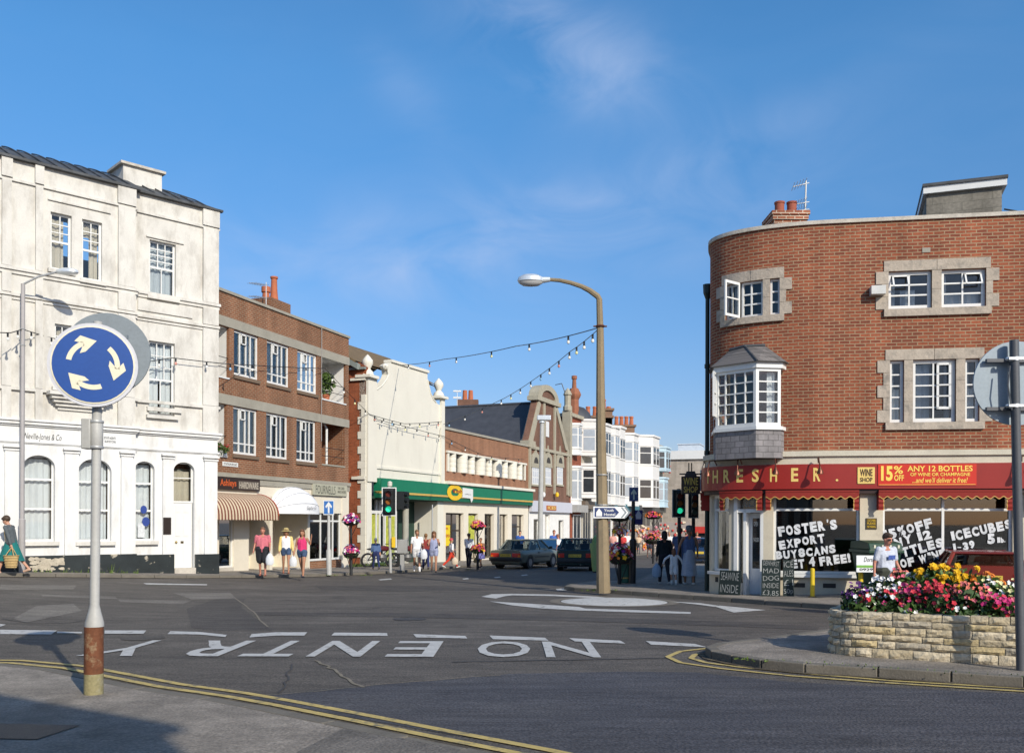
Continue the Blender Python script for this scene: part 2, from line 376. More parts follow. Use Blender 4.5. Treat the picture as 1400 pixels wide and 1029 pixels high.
# window as a part (frame) with pane and curtain sub-parts
def window(fr, a, b, c, d, parent, mat, cols=(), rows=(), depth=.12, fw=.06, bw=.028, glass=None, curtain=None, cur=None, name='window', th=.06, w=0, sash=None, cols2=None, rows2=None):
    q = MB(); w1 = w-depth; w0 = w1-th
    q.fbox(fr, a, a+fw, c, d, w0, w1); q.fbox(fr, b-fw, b, c, d, w0, w1)
    q.fbox(fr, a+fw, b-fw, d-fw, d, w0, w1); q.fbox(fr, a+fw, b-fw, c, c+fw*1.2, w0, w1)
    A, B, C, D = a+fw, b-fw, c+fw*1.2, d-fw
    def bars(C, D, cols, rows, wb):
        for k in cols:
            x = A+(B-A)*k; q.fbox(fr, x-bw/2, x+bw/2, C, D, w0+.012, wb)
        for k in rows:
            z = C+(D-C)*k; q.fbox(fr, A, B, z-bw/2, z+bw/2, w0+.014, wb-.003)
    if sash is None: bars(C, D, cols, rows, w1-.006)
    else:
        z = C+(D-C)*sash; q.fbox(fr, A, B, z-.03, z+.03, w0+.01, w1-.004)
        bars(z+.03, D, cols, rows, w1-.008); bars(C, z-.03, cols2 or (), rows2 or (), w1-.016)
    o = q.build(name, mat, parent)
    p = MB(); p.fbox(fr, A-.01, B+.01, C-.01, D+.01, w0+.016, w0+.022); p.build('pane', glass or GLASS('window glass'), o)
    if curtain is not None:
        for (k0, k1, j0, j1) in (cur or [(0, 1, 0, 1)]):
            p = MB(); n = max(6, int((B-A)*(k1-k0)/.05)); ph = RND.random()*6
            for i in range(n):
                e0, e1 = A+(B-A)*(k0+(k1-k0)*i/n), A+(B-A)*(k0+(k1-k0)*(i+1)/n)
                f0, f1 = w0-.1+.025*math.sin(i*1.9+ph), w0-.1+.025*math.sin((i+1)*1.9+ph)
                z0, z1 = C+(D-C)*j0, C+(D-C)*j1
                p.face([fr.pt(e0, z0, f0), fr.pt(e1, z0, f1), fr.pt(e1, z1, f1), fr.pt(e0, z1, f0)])
            p.build('curtain', curtain, o, smooth=True)
    return o
# common materials
white = M('white gloss paint', (.70, .70, .67), .35, .05)
cream = M('cream render', (.70, .64, .52), .8, .08, bump=.15)
stone = M('pale dressed stone', (.50, .46, .39), .85, .22, scale=4, bump=.4, stain=(.30, .28, .24), sscale=3, slo=.52, shi=.75)
concr = M('grey concrete', (.32, .30, .245), .9, .2, scale=2, bump=.3)
slate = M('dark slate', (.055, .058, .066), .6, .3, scale=2, fine=25)
lead = M('weathered lead', (.075, .08, .085), .6, .4, scale=2.5, fine=12, stain=(.035, .035, .032), sscale=1.5, slo=.45, shi=.65)
glass = GLASS('window glass'); shopglass = GLASS('shop glass', (.55, .58, .58), 1.7)
netcur = M('white net curtain', (.68, .69, .70), .9, .1)
greycur = M('grey curtain', (.42, .46, .52), .9, .15)
beige = M('beige blind', (.55, .48, .38), .9, .1)
black = M('black paint', (.018, .02, .022), .4, .3, scale=3)
steel = M('galvanised steel', (.42, .43, .43), .5, .12, metal=.3)
greyp = M('grey sign back', (.20, .235, .26), .55, .12, scale=6)
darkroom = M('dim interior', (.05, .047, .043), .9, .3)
terracotta = M('terracotta', (.42, .13, .06), .8, .2)
# ------------------------------------------------------------------ ground, roads, pavements
asphalt = ASPHALT('asphalt', (.100, .088, .075), (.128, .113, .096))
asphalt_new = ASPHALT('newer bluish asphalt', (.066, .066, .074), (.088, .085, .088), .45, (.35, 3))
asphalt_dark = ASPHALT('darker asphalt patch', (.076, .068, .061), (.09, .08, .07))
asphalt_pale = ASPHALT('pale asphalt patch', (.16, .145, .125), (.19, .172, .145))
paving = ASPHALT('pavement tarmac', (.265, .232, .192), (.21, .186, .156), .3, (1, 1))
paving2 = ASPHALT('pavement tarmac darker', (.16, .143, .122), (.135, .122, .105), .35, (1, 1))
kerbm = M('kerb stone', (.15, .135, .11), .9, .25, scale=3, bump=.3)
whitep = M('worn white road paint', (.47, .465, .44), .75, .16, scale=5, fine=45, stain=(.19, .175, .155), sscale=9, slo=.56, shi=.66)
yellowp = M('worn yellow road paint', (.50, .38, .13), .75, .18, scale=5, stain=(.17, .15, .10), sscale=9, slo=.52, shi=.66)
def sheet(name, polys, off, mat, step=1.0, kind='structure'):
    bm = bmesh.new()
    for poly in polys:
        f = bm.faces.new([bm.verts.new((p[0], p[1], 0)) for p in poly])
    x0 = min(v.co.x for v in bm.verts); x1 = max(v.co.x for v in bm.verts); y0 = min(v.co.y for v in bm.verts); y1 = max(v.co.y for v in bm.verts)
    bmesh.ops.triangulate(bm, faces=bm.faces)
    for ax_, lo, hi in ((0, x0, x1), (1, y0, y1)):
        k = math.ceil(lo/step)*step
        while k < hi:
            co = [0, 0, 0]; no = [0, 0, 0]; co[ax_] = k; no[ax_] = 1
            bmesh.ops.bisect_plane(bm, geom=list(bm.verts)+list(bm.edges)+list(bm.faces), plane_co=co, plane_no=no, dist=1e-5); k += step
    for v in bm.verts: v.co.z = G(v.co.x, v.co.y)+off
    bmesh.ops.recalc_face_normals(bm, faces=bm.faces)
    me = bpy.data.meshes.new(name); bm.to_mesh(me); bm.free(); me.materials.append(mat)
    if sum(p.normal.z for p in me.polygons) < 0: me.flip_normals()
    o = bpy.data.objects.new(name, me); COL.objects.link(o)
    if kind: o['kind'] = kind
    return o
# road / base ground reaching the horizon
def axis(lo, hi, step, far):
    a = [lo+i*step for i in range(int(round((hi-lo)/step))+1)]
    e = [4, 10, 25, 60, 150, 400, 1000, far]
    return [lo-q for q in e[::-1]]+a+[hi+q for q in e]
xs = axis(-34, 44, 1, 3000); ys = axis(-14, 120, 1, 3000)
vs_ = [(x, y, G(x, y)) for y in ys for x in xs]; nx = len(xs)
fs_ = [(j*nx+i, j*nx+i+1, (j+1)*nx+i+1, (j+1)*nx+i) for j in range(len(ys)-1) for i in range(nx-1)]
me = bpy.data.meshes.new('road'); me.from_pydata(vs_, [], fs_); me.materials.append(asphalt)
o = bpy.data.objects.new('road', me); COL.objects.link(o); o['kind'] = 'structure'
def xy(v): return (v[0], v[1])
def G2(*pp): return [xy(gp(*p)) for p in pp]
# frames of the buildings (plan)
FA = Frame([(-14.56, 26.0), (-9.83, 30.5)])                       # white corner house
FB = Frame([(-10.29, 32.0), (-7.23, 40.35)])                      # brick flats over shops
dC = Vector((.384, .923)); FC = Frame([(-6.72, 42.0), (-6.72+.384*60, 42+.923*60)])   # north side of the shopping street
A_ = Vector((7.34, 20.86)); B_ = Vector((4.88, 22.6)); C_ = Vector((4.596, 21.288)); wt = .8
arc = []
for k in range(25):
    t = k/24; a, b, c = (1-t)**2, 2*wt*t*(1-t), t*t
    arc.append((B_*a+C_*b+A_*c)/(a+b+c))
tail = [B_+Vector((.216, 1))*0.9+Vector((2.9, 9)), B_+Vector((.216, 1))*.9+Vector((.12, .25)), B_+Vector((.216, 1))*.45]
far_end = A_+Vector((.988, -.154))*10.5
pl = tail+arc+[far_end]
FE = Frame(pl); FE.uo = FE.L[len(tail)+24]                          # u = 0 where the curve meets the straight front
KH = .10
def pave(name, edge, rest, mat=paving, kerbname='kerb', KH=KH):
    "edge: kerb line (front), rest: remaining outline; inner sheet starts behind the kerb stones"
    E = [Vector(p) for p in edge]; poly = edge+rest
    ar = sum(poly[i][0]*poly[(i+1) % len(poly)][1]-poly[(i+1) % len(poly)][0]*poly[i][1] for i in range(len(poly)))
    sg = 1 if ar > 0 else -1
    inner = []
    for i, p in enumerate(E):
        d = (E[min(i+1, len(E)-1)]-E[max(i-1, 0)]).normalized(); inner.append(p+Vector((-d.y, d.x))*sg*.14)
    sheet(name, [[tuple(p) for p in inner]+rest], KH, mat)
    mb = MB()
    for i in range(len(E)-1):
        ln = (E[i+1]-E[i]).length; n = max(1, round(ln/.9))
        for k in range(n):
            a = E[i].lerp(E[i+1], k/n+.006/ln); b = E[i].lerp(E[i+1], (k+1)/n-.006/ln); c = inner[i].lerp(inner[i+1], k/n+.006/ln); d = inner[i].lerp(inner[i+1], (k+1)/n-.006/ln)
            j = RND.uniform(-.004, .004)+.003
            P = lambda q, h: (q.x, q.y, G(q.x, q.y)+h)
            v = [P(a, -.05), P(b, -.05), P(d, -.05), P(c, -.05), P(a, KH+j), P(b, KH+j), P(d, KH+j), P(c, KH+j)]
            mb.idx(v, [(0, 1, 5, 4), (1, 2, 6, 5), (2, 3, 7, 6), (3, 0, 4, 7), (4, 5, 6, 7)])
    o = mb.build(kerbname, kerbm, bevel=.012); o['kind'] = 'structure'
# far left pavement in front of the white house, the flats and along the shopping street
kl = [xy(FA.pt(u, 0, 1.05)) for u in (-14, -8, -3, 2, 5)]+G2((300, 790), (360, 789.5), (420, 788.5), (480, 786.5), (530, 784), (570, 781.5), (605, 778), (640, 775))
e0 = Vector(kl[-1])
kl += [tuple(e0+dC*t) for t in (3, 8, 14, 22, 34, 48, 62)]
pave('pavement', kl, [xy(FC.pt(66, 0, -3)), xy(FC.pt(0, 0, -8)), (-20, 38), xy(FA.pt(-14, 0, -3))])
# right pavement with the lamp, round the wine shop
kr = G2((944, 752), (925, 765), (900, 782), (868, 796.5), (835, 797.5), (810, 798), (785, 801), (771, 805.5), (785, 808), (830, 811), (900, 816), (1000, 823), (1150, 834))
kr = [(26, 120), (17, 75)]+kr+[(13, 16.4), (26, 14.6)]
pave('pavement', kr, [(34, 30), (40, 120)])
# near left pavement
KN = .025
KQ = lambda *pp: [xy(gp(*p, KN)) for p in pp]
kn = [(-34, 16), (-20, 13), (-12, 11.2), (-8.5, 10.3)]+KQ((0, 906), (70, 913), (130, 925), (200, 939), (290, 952), (350, 963), (460, 985), (560, 1006), (640, 1022), (700, 1034), (800, 1056))+[(2.2, 4.7), (5, 3.4), (12, 1), (30, -5)]
pave('pavement', kn, [(30, -13), (-34, -13)], KH=KN)
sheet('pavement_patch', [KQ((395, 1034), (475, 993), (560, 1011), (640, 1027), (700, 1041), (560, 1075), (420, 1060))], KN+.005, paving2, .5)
# near right island
ki = [(26, 12.2), (13, 13.2)]+G2((1200, 862), (1140, 868), (1080, 876), (1030, 883), (980, 889), (964, 895), (972, 901), (1000, 907), (1040, 914), (1100, 920), (1200, 926), (1300, 933), (1400, 940))+[(9, 7.6), (26, 3.5)]
pave('traffic_island', ki, [(30, 8)])
# road surface patches
sheet('road_patch', [G2((296, 956), (490, 938), (700, 921), (850, 918), (950, 919), (1080, 932), (1210, 939), (1400, 949))+[(9, 6.9), (20, 3.2), (12, 1.6), (5, 4.1), (2.4, 5.3)]+G2((770, 1029), (600, 1001), (470, 979), (355, 956))], .004, asphalt_new, .5)
sheet('road_patch', [G2((255, 832), (300, 817), (335, 818), (330, 830), (372, 862), (300, 862), (262, 858))], .004, asphalt_dark, .5)
sheet('road_patch', [G2((345, 836), (560, 838), (800, 843), (1010, 850), (1120, 857), (1118, 861), (1000, 856), (790, 849), (560, 843.5), (350, 840.5)), G2((430, 800), (620, 801), (700, 806), (560, 808), (440, 806))], .0045, asphalt_dark, .5)
sheet('road_patch', [G2((236, 810), (315, 810), (323, 818), (262, 819)), G2((0, 799), (105, 800), (100, 805.5), (0, 806)), G2((57, 812.5), (158, 815), (160, 818.5), (57, 815)), G2((160, 819), (262, 820.5), (250, 825.5), (165, 822.5)), G2((50, 828), (100, 825), (112, 835), (35, 851), (18, 845))], .004, asphalt_pale, .5)
# double yellow lines
def strip(pts, wd, cl=False):
    out = []; P = [Vector(p) for p in pts]
    for i in range(len(P)-1):
        n = max(1, int((P[i+1]-P[i]).length/.5))
        for k in range(n): out.append(P[i].lerp(P[i+1], k/n))
    out.append(P[-1]); polys = []
    nn = []
    for i, p in enumerate(out):
        d = (out[min(i+1, len(out)-1)]-out[max(i-1, 0)]).normalized(); nn.append(Vector((-d.y, d.x))*wd/2)
    for i in range(len(out)-1):
        polys.append([tuple(out[i]+nn[i]), tuple(out[i]-nn[i]), tuple(out[i+1]-nn[i+1]), tuple(out[i+1]+nn[i+1])])
    return polys
def offs(pts, o):
    E = [Vector(p) for p in pts]; out = []
    for i, p in enumerate(E):
        d = (E[min(i+1, len(E)-1)]-E[max(i-1, 0)]).normalized(); out.append(tuple(p+Vector((-d.y, d.x))*o))
    return out
kn_ = kn[2:-3]
y1 = strip(offs(kn_, .37), .085); y2 = strip(offs(kn_, .16), .085)
y3 = strip(G2((1068, 879), (1020, 882.5), (975, 885.5), (930, 890.5), (913, 898), (930, 906), (985, 914), (1080, 924), (1200, 933), (1400, 945.5))+[(8, 7.75)], .075)
y4 = strip(G2((1040, 884.5), (985, 889), (950, 895), (945, 900), (965, 906), (1010, 912), (1100, 921), (1220, 931), (1400, 941.5))+[(8, 7.98)], .075)
sheet('yellow_lines', y1+y2+y3+y4, .009, yellowp, 1)
# white markings
wp = []
for q in [((0, 861), (78, 862), (70, 867.5), (0, 867)), ((78, 863.5), (112, 864), (112, 866), (78, 865.7)), ((143, 862), (200, 862), (196, 866.5), (143, 866.5)), ((233, 863), (272, 864), (310, 868), (308, 871), (272, 867.5), (229, 867)),
          ((344, 867), (378, 864.5), (420, 864.5), (416, 869), (378, 869), (341, 871.5)), ((457, 865), (529, 865.5), (530, 869.5), (453, 869)), ((565, 867), (636, 869.5), (639, 873), (569, 871.5)),
          ((669, 869), (745, 872), (750, 876), (674, 874)), ((778, 872.5), (848, 876), (855, 880), (786, 877)), ((883, 876.5), (950, 880.5), (967, 885), (890, 881.5)), ((985, 882), (1028, 882.5), (1030, 885), (985, 885)), ((0, 853), (8, 854), (0, 857))]:
    wp.append(G2(*q))
wp += [G2((196, 797), (283, 798.5), (283, 800), (200, 798.8)), G2((517, 792), (534, 790.5), (536, 792), (520, 793.2)), G2((632, 791), (640, 790), (641, 791.5), (634, 792)), G2((675, 789), (683, 788), (685, 789.2), (677, 790)), G2((712, 786), (720, 785), (722, 786), (714, 787)), G2((760, 805), (775, 804), (777, 806.5), (762, 807.5))]
# mini roundabout arrows
wp += [G2((658, 815.7), (672, 812.2), (700, 811.6), (700, 813.8), (690, 815), (678, 818.2)), G2((700, 811.6), (755, 812.6), (755, 814.8), (700, 813.8)), G2((755, 812.6), (816, 815.5), (838, 818), (816, 817.5), (755, 814.8)),
       G2((669, 822), (728, 825.5), (745, 828.5), (737, 831.5), (700, 827.5)), G2((728, 825.5), (792, 829.8), (800, 832), (745, 829.5)), G2((745, 829.5), (800, 832), (874, 834.3), (944.5, 836.8), (944, 839.2), (870, 837.2), (790, 834.5), (737, 831.5)),
       G2((917, 822.5), (956, 824.3), (982, 828), (977, 829.5), (950, 826)), G2((977, 829), (984, 827.8), (1047, 834), (1003, 837.4))]
sheet('road_markings', wp, .009, whitep, .5)
# mini roundabout dome
rc = gp(840, 822.5); mb = MB(); ringm = M('worn brown ring', (.16, .14, .11), .85, .2)
P0 = gp(781, 819); P1 = gp(902, 826); P2 = gp(845, 817.2); P3 = gp(838, 828.2)
ra = (P1-P0).length/2; rb = max(1.2, abs(P2.y-P3.y)/2)
cx, cy = (P0.x+P1.x)/2, (P2.y+P3.y)/2
n = 36; vs_ = []; prof = [(1.0, .006), (.8, .03), (.5, .05), (.2, .06)]
for k, h in prof:
    for i in range(n):
        a = 2*math.pi*i/n; x, y = cx+ra*k*math.cos(a), cy+rb*k*math.sin(a); vs_.append((x, y, G(x, y)+h))
fs_ = [(j*n+i, j*n+(i+1) % n, (j+1)*n+(i+1) % n, (j+1)*n+i) for j in range(3) for i in range(n)]+[tuple(range(3*n, 4*n))]
mb.idx(vs_, fs_); o = mb.build('mini_roundabout', whitep, smooth=True); o['kind'] = 'structure'
rp = []
for i in range(n):
    a, b = 2*math.pi*i/n, 2*math.pi*(i+1)/n
    rp.append([(cx+ra*k*math.cos(t), cy+rb*k*math.sin(t)) for k, t in ((1.02, a), (1.22, a), (1.22, b), (1.02, b))])
sheet('roundabout_ring', rp, .008, ringm, 1)
# NO ENTRY, read from the far side
cells = {0: (735, 822), 1: (651, 727), 3: (532, 604), 4: (436, 507), 5: (345, 416), 6: (243, 333), 7: (140, 214)}
mb = MB(); ytop, ybot = gp(480, 898).y, gp(480, 876.5).y
for (ch, pl_, pr_) in (('N', 735, 822), ('O', 651, 727), ('E', 532, 604), ('N', 436, 507), ('T', 347, 416), ('R', 243, 333), ('Y', 138, 214)):
    a0 = gp(pl_, 898); a1 = gp(pr_, 898); b0 = gp(pl_, 877); b1 = gp(pr_, 877)
    xc = ((gp((pl_+pr_)/2, 887)).x); wd = {'N': .66, 'O': .68, 'E': .60, 'T': .62, 'R': .66, 'Y': .68}[ch]
    text(mb, ch, xc+wd/2, xc-wd/2, ybot, ytop, lambda x, y: (x, y, G(x, y)+.010), bold=.008)
o = mb.build('road_lettering', whitep); o['kind'] = 'structure'
# joint crack with dry grass
cr = []
def crack(P_, wd=.03):
    q = [Vector(xy(gp(*p))) for p in P_]; out = []
    for i in range(len(q)-1):
        for k in range(6): p = q[i].lerp(q[i+1], k/6); out.append((p.x+RND.uniform(-.025, .025), p.y+RND.uniform(-.025, .025)))
    return strip(out, wd)
sheet('road_joint', crack([(433, 903), (455, 915), (478, 930), (498, 942)], .035)+crack([(322, 818), (345, 836), (372, 862)], .03)+crack([(296, 957), (400, 948), (490, 939), (600, 929), (700, 922)], .02), .0075, M('dusty joint', (.20, .175, .13), .95, .4, scale=8), 1)
sheet('road_joint', crack([(400, 908), (392, 930), (380, 951)], .02)+crack([(0, 846), (40, 851), (90, 852), (130, 846)], .03)+crack([(620, 905), (780, 902), (940, 899)], .04), .0075, M('tarred joint', (.055, .053, .052), .8, .2), 1)
mhm = M('iron cover', (.07, .062, .055), .6, .3, scale=12, metal=.4, bump=.5)
for (px, py, a_, b_) in ((196, 872, .30, .30), (560, 846, .3, .3)):
    c_ = gp(px, py); sheet('manhole_cover', [[(c_.x+a_*math.cos(k*math.pi/12), c_.y+b_*math.sin(k*math.pi/12)) for k in range(24)]], .0065, mhm, 1)
c_ = gp(28, 1000, KN); sheet('manhole_cover', [[(c_.x-.45, c_.y-.2), (c_.x+.25, c_.y-.26), (c_.x+.33, c_.y+.22), (c_.x-.36, c_.y+.28)]], KN+.006, mhm, 1)
grit = M('gutter grit', (.075, .06, .042), .95, .5, scale=9, fine=50, bump=.5, stain=(.16, .13, .08), sscale=7, slo=.5, shi=.62)
sheet('gutter_grit', strip(offs(kn_, .045), .07)+strip(offs(ki[2:-2], -.05), .08)+strip(offs(kl[:-5], -.05), .09), .011, grit, 1)
# ------------------------------------------------------------------ white corner house
wr = M('weathered white stucco', (.62, .60, .545), .85, .12, scale=1.5, bump=.25, bscale=25, stain=(.36, .335, .29), sscale=2.6, slo=.47, shi=.80, streak=.4)
ww = M('fresh white masonry paint', (.68, .68, .66), .7, .07, scale=1.5, bump=.15, stain=(.47, .455, .41), sscale=2.2, slo=.52, shi=.8, streak=.3)
plm = M('flaking black plinth paint', (.02, .026, .027), .45, .4, scale=3, stain=(.40, .36, .28), sscale=2.3, slo=.60, shi=.64)
A = thing('white_house', 'white three storey stuccoed corner house with arched ground floor windows and a dark lead roof', 'house', (-12, 28, 0))
SP = FA.U(183)                       # step between projecting left bay and right bay
WL = .16                             # left bay projection
uL, uR = -7.0, 6.53
zT = 11.95
o2 = [FA.rect(69.3, 98, 289, 367, WL), FA.rect(112.4, 139.7, 299, 381, WL)]
o1 = [FA.rect(75, 98, 442, 528, WL), FA.rect(112.4, 139.7, 447, 535, WL)]
gl = [FA.rect(31.3, 75.5, 621, 740, WL), FA.rect(107, 152.6, 626, 740, WL)]
oR = [FA.rect(204.6, 240.5, 327, 403), FA.rect(203.4, 239, 465, 566)]
gR = [FA.rect(181.5, 210, 629, 739, WL)]
gR = [(SP+.03, FA.U(211.5), FA.Z(187, 738.8), FA.Z(187, 630))]
dr = FA.rect(237.5, 266, 631, 782)
more2 = [(-3.6, -2.7, o2[0][2], o2[0][3]), (-3.6, -2.7, o1[0][2], o1[0][3])]; more0 = [(-2.6, -1.3, gl[0][2], gl[0][3]), (-5.2, -3.9, gl[0][2], gl[0][3])]
zG = 4.46
mb = MB()
mb.wall(FA, uL, SP, zG, zT, o2+o1+more2, .16, WL)
mb.wall(FA, SP, uR, zG, zT, oR, .16, 0)
mb.face([FA.pt(SP, zG, 0), FA.pt(SP, zG, WL), FA.pt(SP, zT, WL), FA.pt(SP, zT, 0)])
# return and back walls
mb.face([FA.pt(uR, -.5, 0), FA.pt(uR, -.5, -9), FA.pt(uR, zT, -9), FA.pt(uR, zT, 0)])
mb.face([FA.pt(uL, -.5, WL), FA.pt(uL, -.5, -9), FA.pt(uL, zT, -9), FA.pt(uL, zT, WL)])
mb.face([FA.pt(uL, -.5, -9), FA.pt(uR, -.5, -9), FA.pt(uR, zT, -9), FA.pt(uL, zT, -9)])
mb.build('wall', wr, A)
mb = MB()
mb.wall(FA, uL, SP, -.3, zG, gl+more0, .2, WL); mb.wall(FA, SP, uR, -.3, zG, gR+[dr], .2, 0)
mb.face([FA.pt(SP, -.3, 0), FA.pt(SP, -.3, WL), FA.pt(SP, zG, WL), FA.pt(SP, zG, 0)])
def archz(o): return o[3]-min((o[1]-o[0])/2*.8, .62)
for o in gl+more0: mb.spandrel(FA, o[0], o[1], archz(o), o[3], WL-.2, WL)
for o in gR+[dr]: mb.spandrel(FA, o[0], o[1], archz(o), o[3], -.2, 0)
mb.build('ground_floor_wall', ww, A)
# floors keep the rooms dim
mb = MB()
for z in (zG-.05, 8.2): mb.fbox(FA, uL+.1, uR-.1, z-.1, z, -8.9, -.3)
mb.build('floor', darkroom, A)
# string courses and cornices
def strings(mb, zs):
    for z, h, pr in zs:
        mb.fbox(FA, uL, SP+pr*.6, z-h, z, WL, WL+pr); mb.fbox(FA, SP+pr*.6, uR+pr*.6, z-h, z, 0, pr)
mb = MB(); strings(mb, [(11.37, .07, .06), (8.86, .09, .10), (8.77, .10, .05), (8.12, .08, .07), (8.0, .06, .04), (5.45, .09, .09)]); mb.build('string_course', wr, A)
mb = MB(); strings(mb, [(4.56, .07, .16), (4.49, .09, .11), (4.40, .05, .05), (3.93, .05, .06), (3.88, .03, .03)]); mb.build('cornice', ww, A)
# pilasters
mb = MB(); mg = MB()
def pil(l, r, w, up=True, lo=True, lz=zG):
    u0, u1 = FA.U(l, w), FA.U(r, w)
    if up:
        mb.fbox(FA, u0, u1, 4.57, 5.36, w, w+.09); mb.fbox(FA, u0, u1, 5.46, 8.0, w, w+.09); mb.fbox(FA, u0, u1, 8.13, 8.66, w, w+.09); mb.fbox(FA, u0, u1, 8.87, 11.3, w, w+.09); mb.fbox(FA, u0-.02, u1+.02, 11.38, zT+.01, w, w+.11)
    if lo:
        mg.fbox(FA, u0, u1, -.2, 3.62, w, w+.07); mg.fbox(FA, u0-.03, u1+.03, 3.63, 3.68, w, w+.10); mg.fbox(FA, u0-.05, u1+.05, 3.72, 3.78, w, w+.13)
pil(6, 27, WL, False); pil(88, 107, WL, False); pil(165, 181, WL, False)
pil(222, 236.5, 0, False); pil(279, 296, 0, False)
pil(1, 14, WL, True, False); pil(47, 57, WL, True, False); pil(160, 183, WL, True, False); pil(276, 297, 0, True, False)
mb.fbox(FA, SP+.1, FA.U(262), 8.25, 8.6, 0, .05); mb.fbox(FA, FA.U(200), FA.U(247), 5.12, 5.25, 0, .09)
mb.fbox(FA, FA.U(64, WL), FA.U(150, WL), 11.0, 11.05, WL, WL+.05); mb.fbox(FA, FA.U(199), FA.U(250), 10.6, 10.65, 0, .05)
# curved balcony bracket under the first floor window
for i in range(5): mb.fbox(FA, FA.U(62, WL)+i*.08, FA.U(150, WL)-i*.08, 5.30-i*.1, 5.40-i*.1, WL, WL+.42-i*.09)
mb.build('pilaster', wr, A); mg.build('lower_pilaster', ww, A)
# plinth
mb = MB()
mb.fbox(FA, uL, SP, -.3, FA.Z(100, 758.5, WL+.12), WL, WL+.11); mb.fbox(FA, SP, FA.U(237), -.3, FA.Z(220, 757.5), 0, .11); mb.fbox(FA, FA.U(266.5), uR+.02, -.3, FA.Z(280, 757), 0, .11)
mb.build('plinth', plm, A)
mb = MB(); mb.fbox(FA, FA.U(237.3), FA.U(266.3), -.3, FA.Z(250, 776), -.2, .12); mb.build('doorstep', stone, A)
rub = MB()
for i in range(70):
    px_ = RND.triangular(36, 88, 60); py_ = RND.uniform(763, 780); u, z_ = FA.hit(px_, py_, WL+.115); r_ = RND.uniform(.04, .13)
    rub.prism([(u+r_*RND.uniform(.7, 1.2)*math.cos(k*.9), z_+r_*.5*RND.uniform(.7, 1.2)*math.sin(k*.9)) for k in range(7)], lambda a, b, t: FA.pt(a, b, t), WL+.10, WL+.113+RND.uniform(0, .02))
rub.build('exposed_rubble', M('exposed plinth rubble', (.46, .41, .32), .95, .3, scale=7, bump=.6), A)
# windows
blind = M('grey louvre blind', (.50, .53, .56), .8, .1)
window(FA, *o2[0], A, white, cols=(.5,), rows=(.33, .66), depth=.1, w=WL, sash=.5, curtain=beige, cur=[(0, .8, 0, .95)])
window(FA, *o2[1], A, white, cols=(.5,), rows=(.33, .66), depth=.1, w=WL, sash=.5, curtain=beige, cur=[(.45, 1, 0, .85), (0, 1, .75, 1)])
window(FA, *o1[0], A, white, cols=(.5,), rows=(.33, .66), depth=.1, w=WL, sash=.5, curtain=beige, cur=[(.2, 1, 0, 1)])
window(FA, *o1[1], A, white, cols=(.5,), rows=(.33, .66), depth=.1, w=WL, sash=.5, curtain=beige, cur=[(0, .4, 0, 1)])
window(FA, *oR[0], A, white, cols=(.33, .66), rows=(.25, .5, .75), depth=.1, sash=.52, cols2=(.5,), curtain=blind, cur=[(0, 1, 0, 1)])
o = oR[1]; window(FA, o[0], o[1], o[2], o[3]-.0, A, white, cols=(.33, .66), rows=(.33, .66), depth=.1, sash=.48, cols2=(.5,), curtain=netcur, cur=[(0, .45, 0, 1), (.55, 1, 0, 1), (0, 1, .5, .98)])
for o in more2: window(FA, *o, A, white, cols=(.5,), rows=(.5,), depth=.1, w=WL, sash=.5, curtain=beige)
for o in gl+more0: window(FA, *o, A, white, rows=(.37, .73), depth=.16, fw=.05, bw=.06, w=WL, curtain=netcur, cur=[(0, 1, 0, .98)])
for o in gR: window(FA, *o, A, white, rows=(.37, .73), depth=.16, fw=.05, bw=.06, w=0, curtain=netcur, cur=[(0, 1, 0, .98)])
for o, ww_ in [(q, WL) for q in gl+more0+o2+o1]+[(q, 0) for q in gR+oR]:
    mb = MB(); mb.fbox(FA, o[0]-.09, o[1]+.09, o[2]-.12, o[2]-.011, ww_, ww_+.125); mb.build('window_sill', wr, A)
# stickers in the window beside the door
o = gR[0]; blu = M('blue paint', (.03, .06, .25), .4, .1)
mb = MB()
for du, dz, r in ((.55, .98, .13), (.66, .6, .15)):
    mb.prism([(o[0]+(o[1]-o[0])*du+r*.8*math.cos(k*.3927), o[2]+dz+r*math.sin(k*.3927)) for k in range(16)], lambda u, z, t: FA.pt(u, z, t), -.155, -.15)
mb.build('window_sticker', blu, A)
mb = MB(); mb.fbox(FA, o[0]+(o[1]-o[0])*.25, o[0]+(o[1]-o[0])*.6, o[2]+.1, o[2]+.55, -.156, -.151); mb.build('window_notice', M('paper notice', (.55, .57, .58), .9, .25, scale=20), A)
# door with fanlight
zt = FA.Z(250, 687); q = window(FA, dr[0], dr[1], zt, dr[3], A, white, rows=(.62,), depth=.14, fw=.05, curtain=beige, name='fanlight', cur=[(0, 1, .0, .8)])
mb = MB(); a, b = dr[0]+.02, dr[1]-.02; mb.fbox(FA, a, b, dr[2], zt-.01, -.2, -.15)
for k in (0, 1):
    for z0, z1 in ((.12, .95), (1.12, 1.78), (1.86, 2.08)):
        x0 = a+.1+(b-a-.12)*k*.5
        mb.fbox(FA, x0, x0+(b-a)*.5-.16, dr[2]+z0*(zt-dr[2])/2.16, dr[2]+z1*(zt-dr[2])/2.16, -.15, -.138)
d = mb.build('door', white, A)
brass = M('brass', (.45, .33, .12), .35, .1, metal=.9)
mb = MB(); mb.fbox(FA, a+.28, b-.28, dr[2]+.93, dr[2]+1.0, -.149, -.135); mb.build('letterbox', M('dark brass', (.08, .06, .03), .4), d)
mb = MB(); mb.ball(FA.pt(a+.12, dr[2]+.97, -.11), .04); mb.build('handle', brass, d, smooth=True)
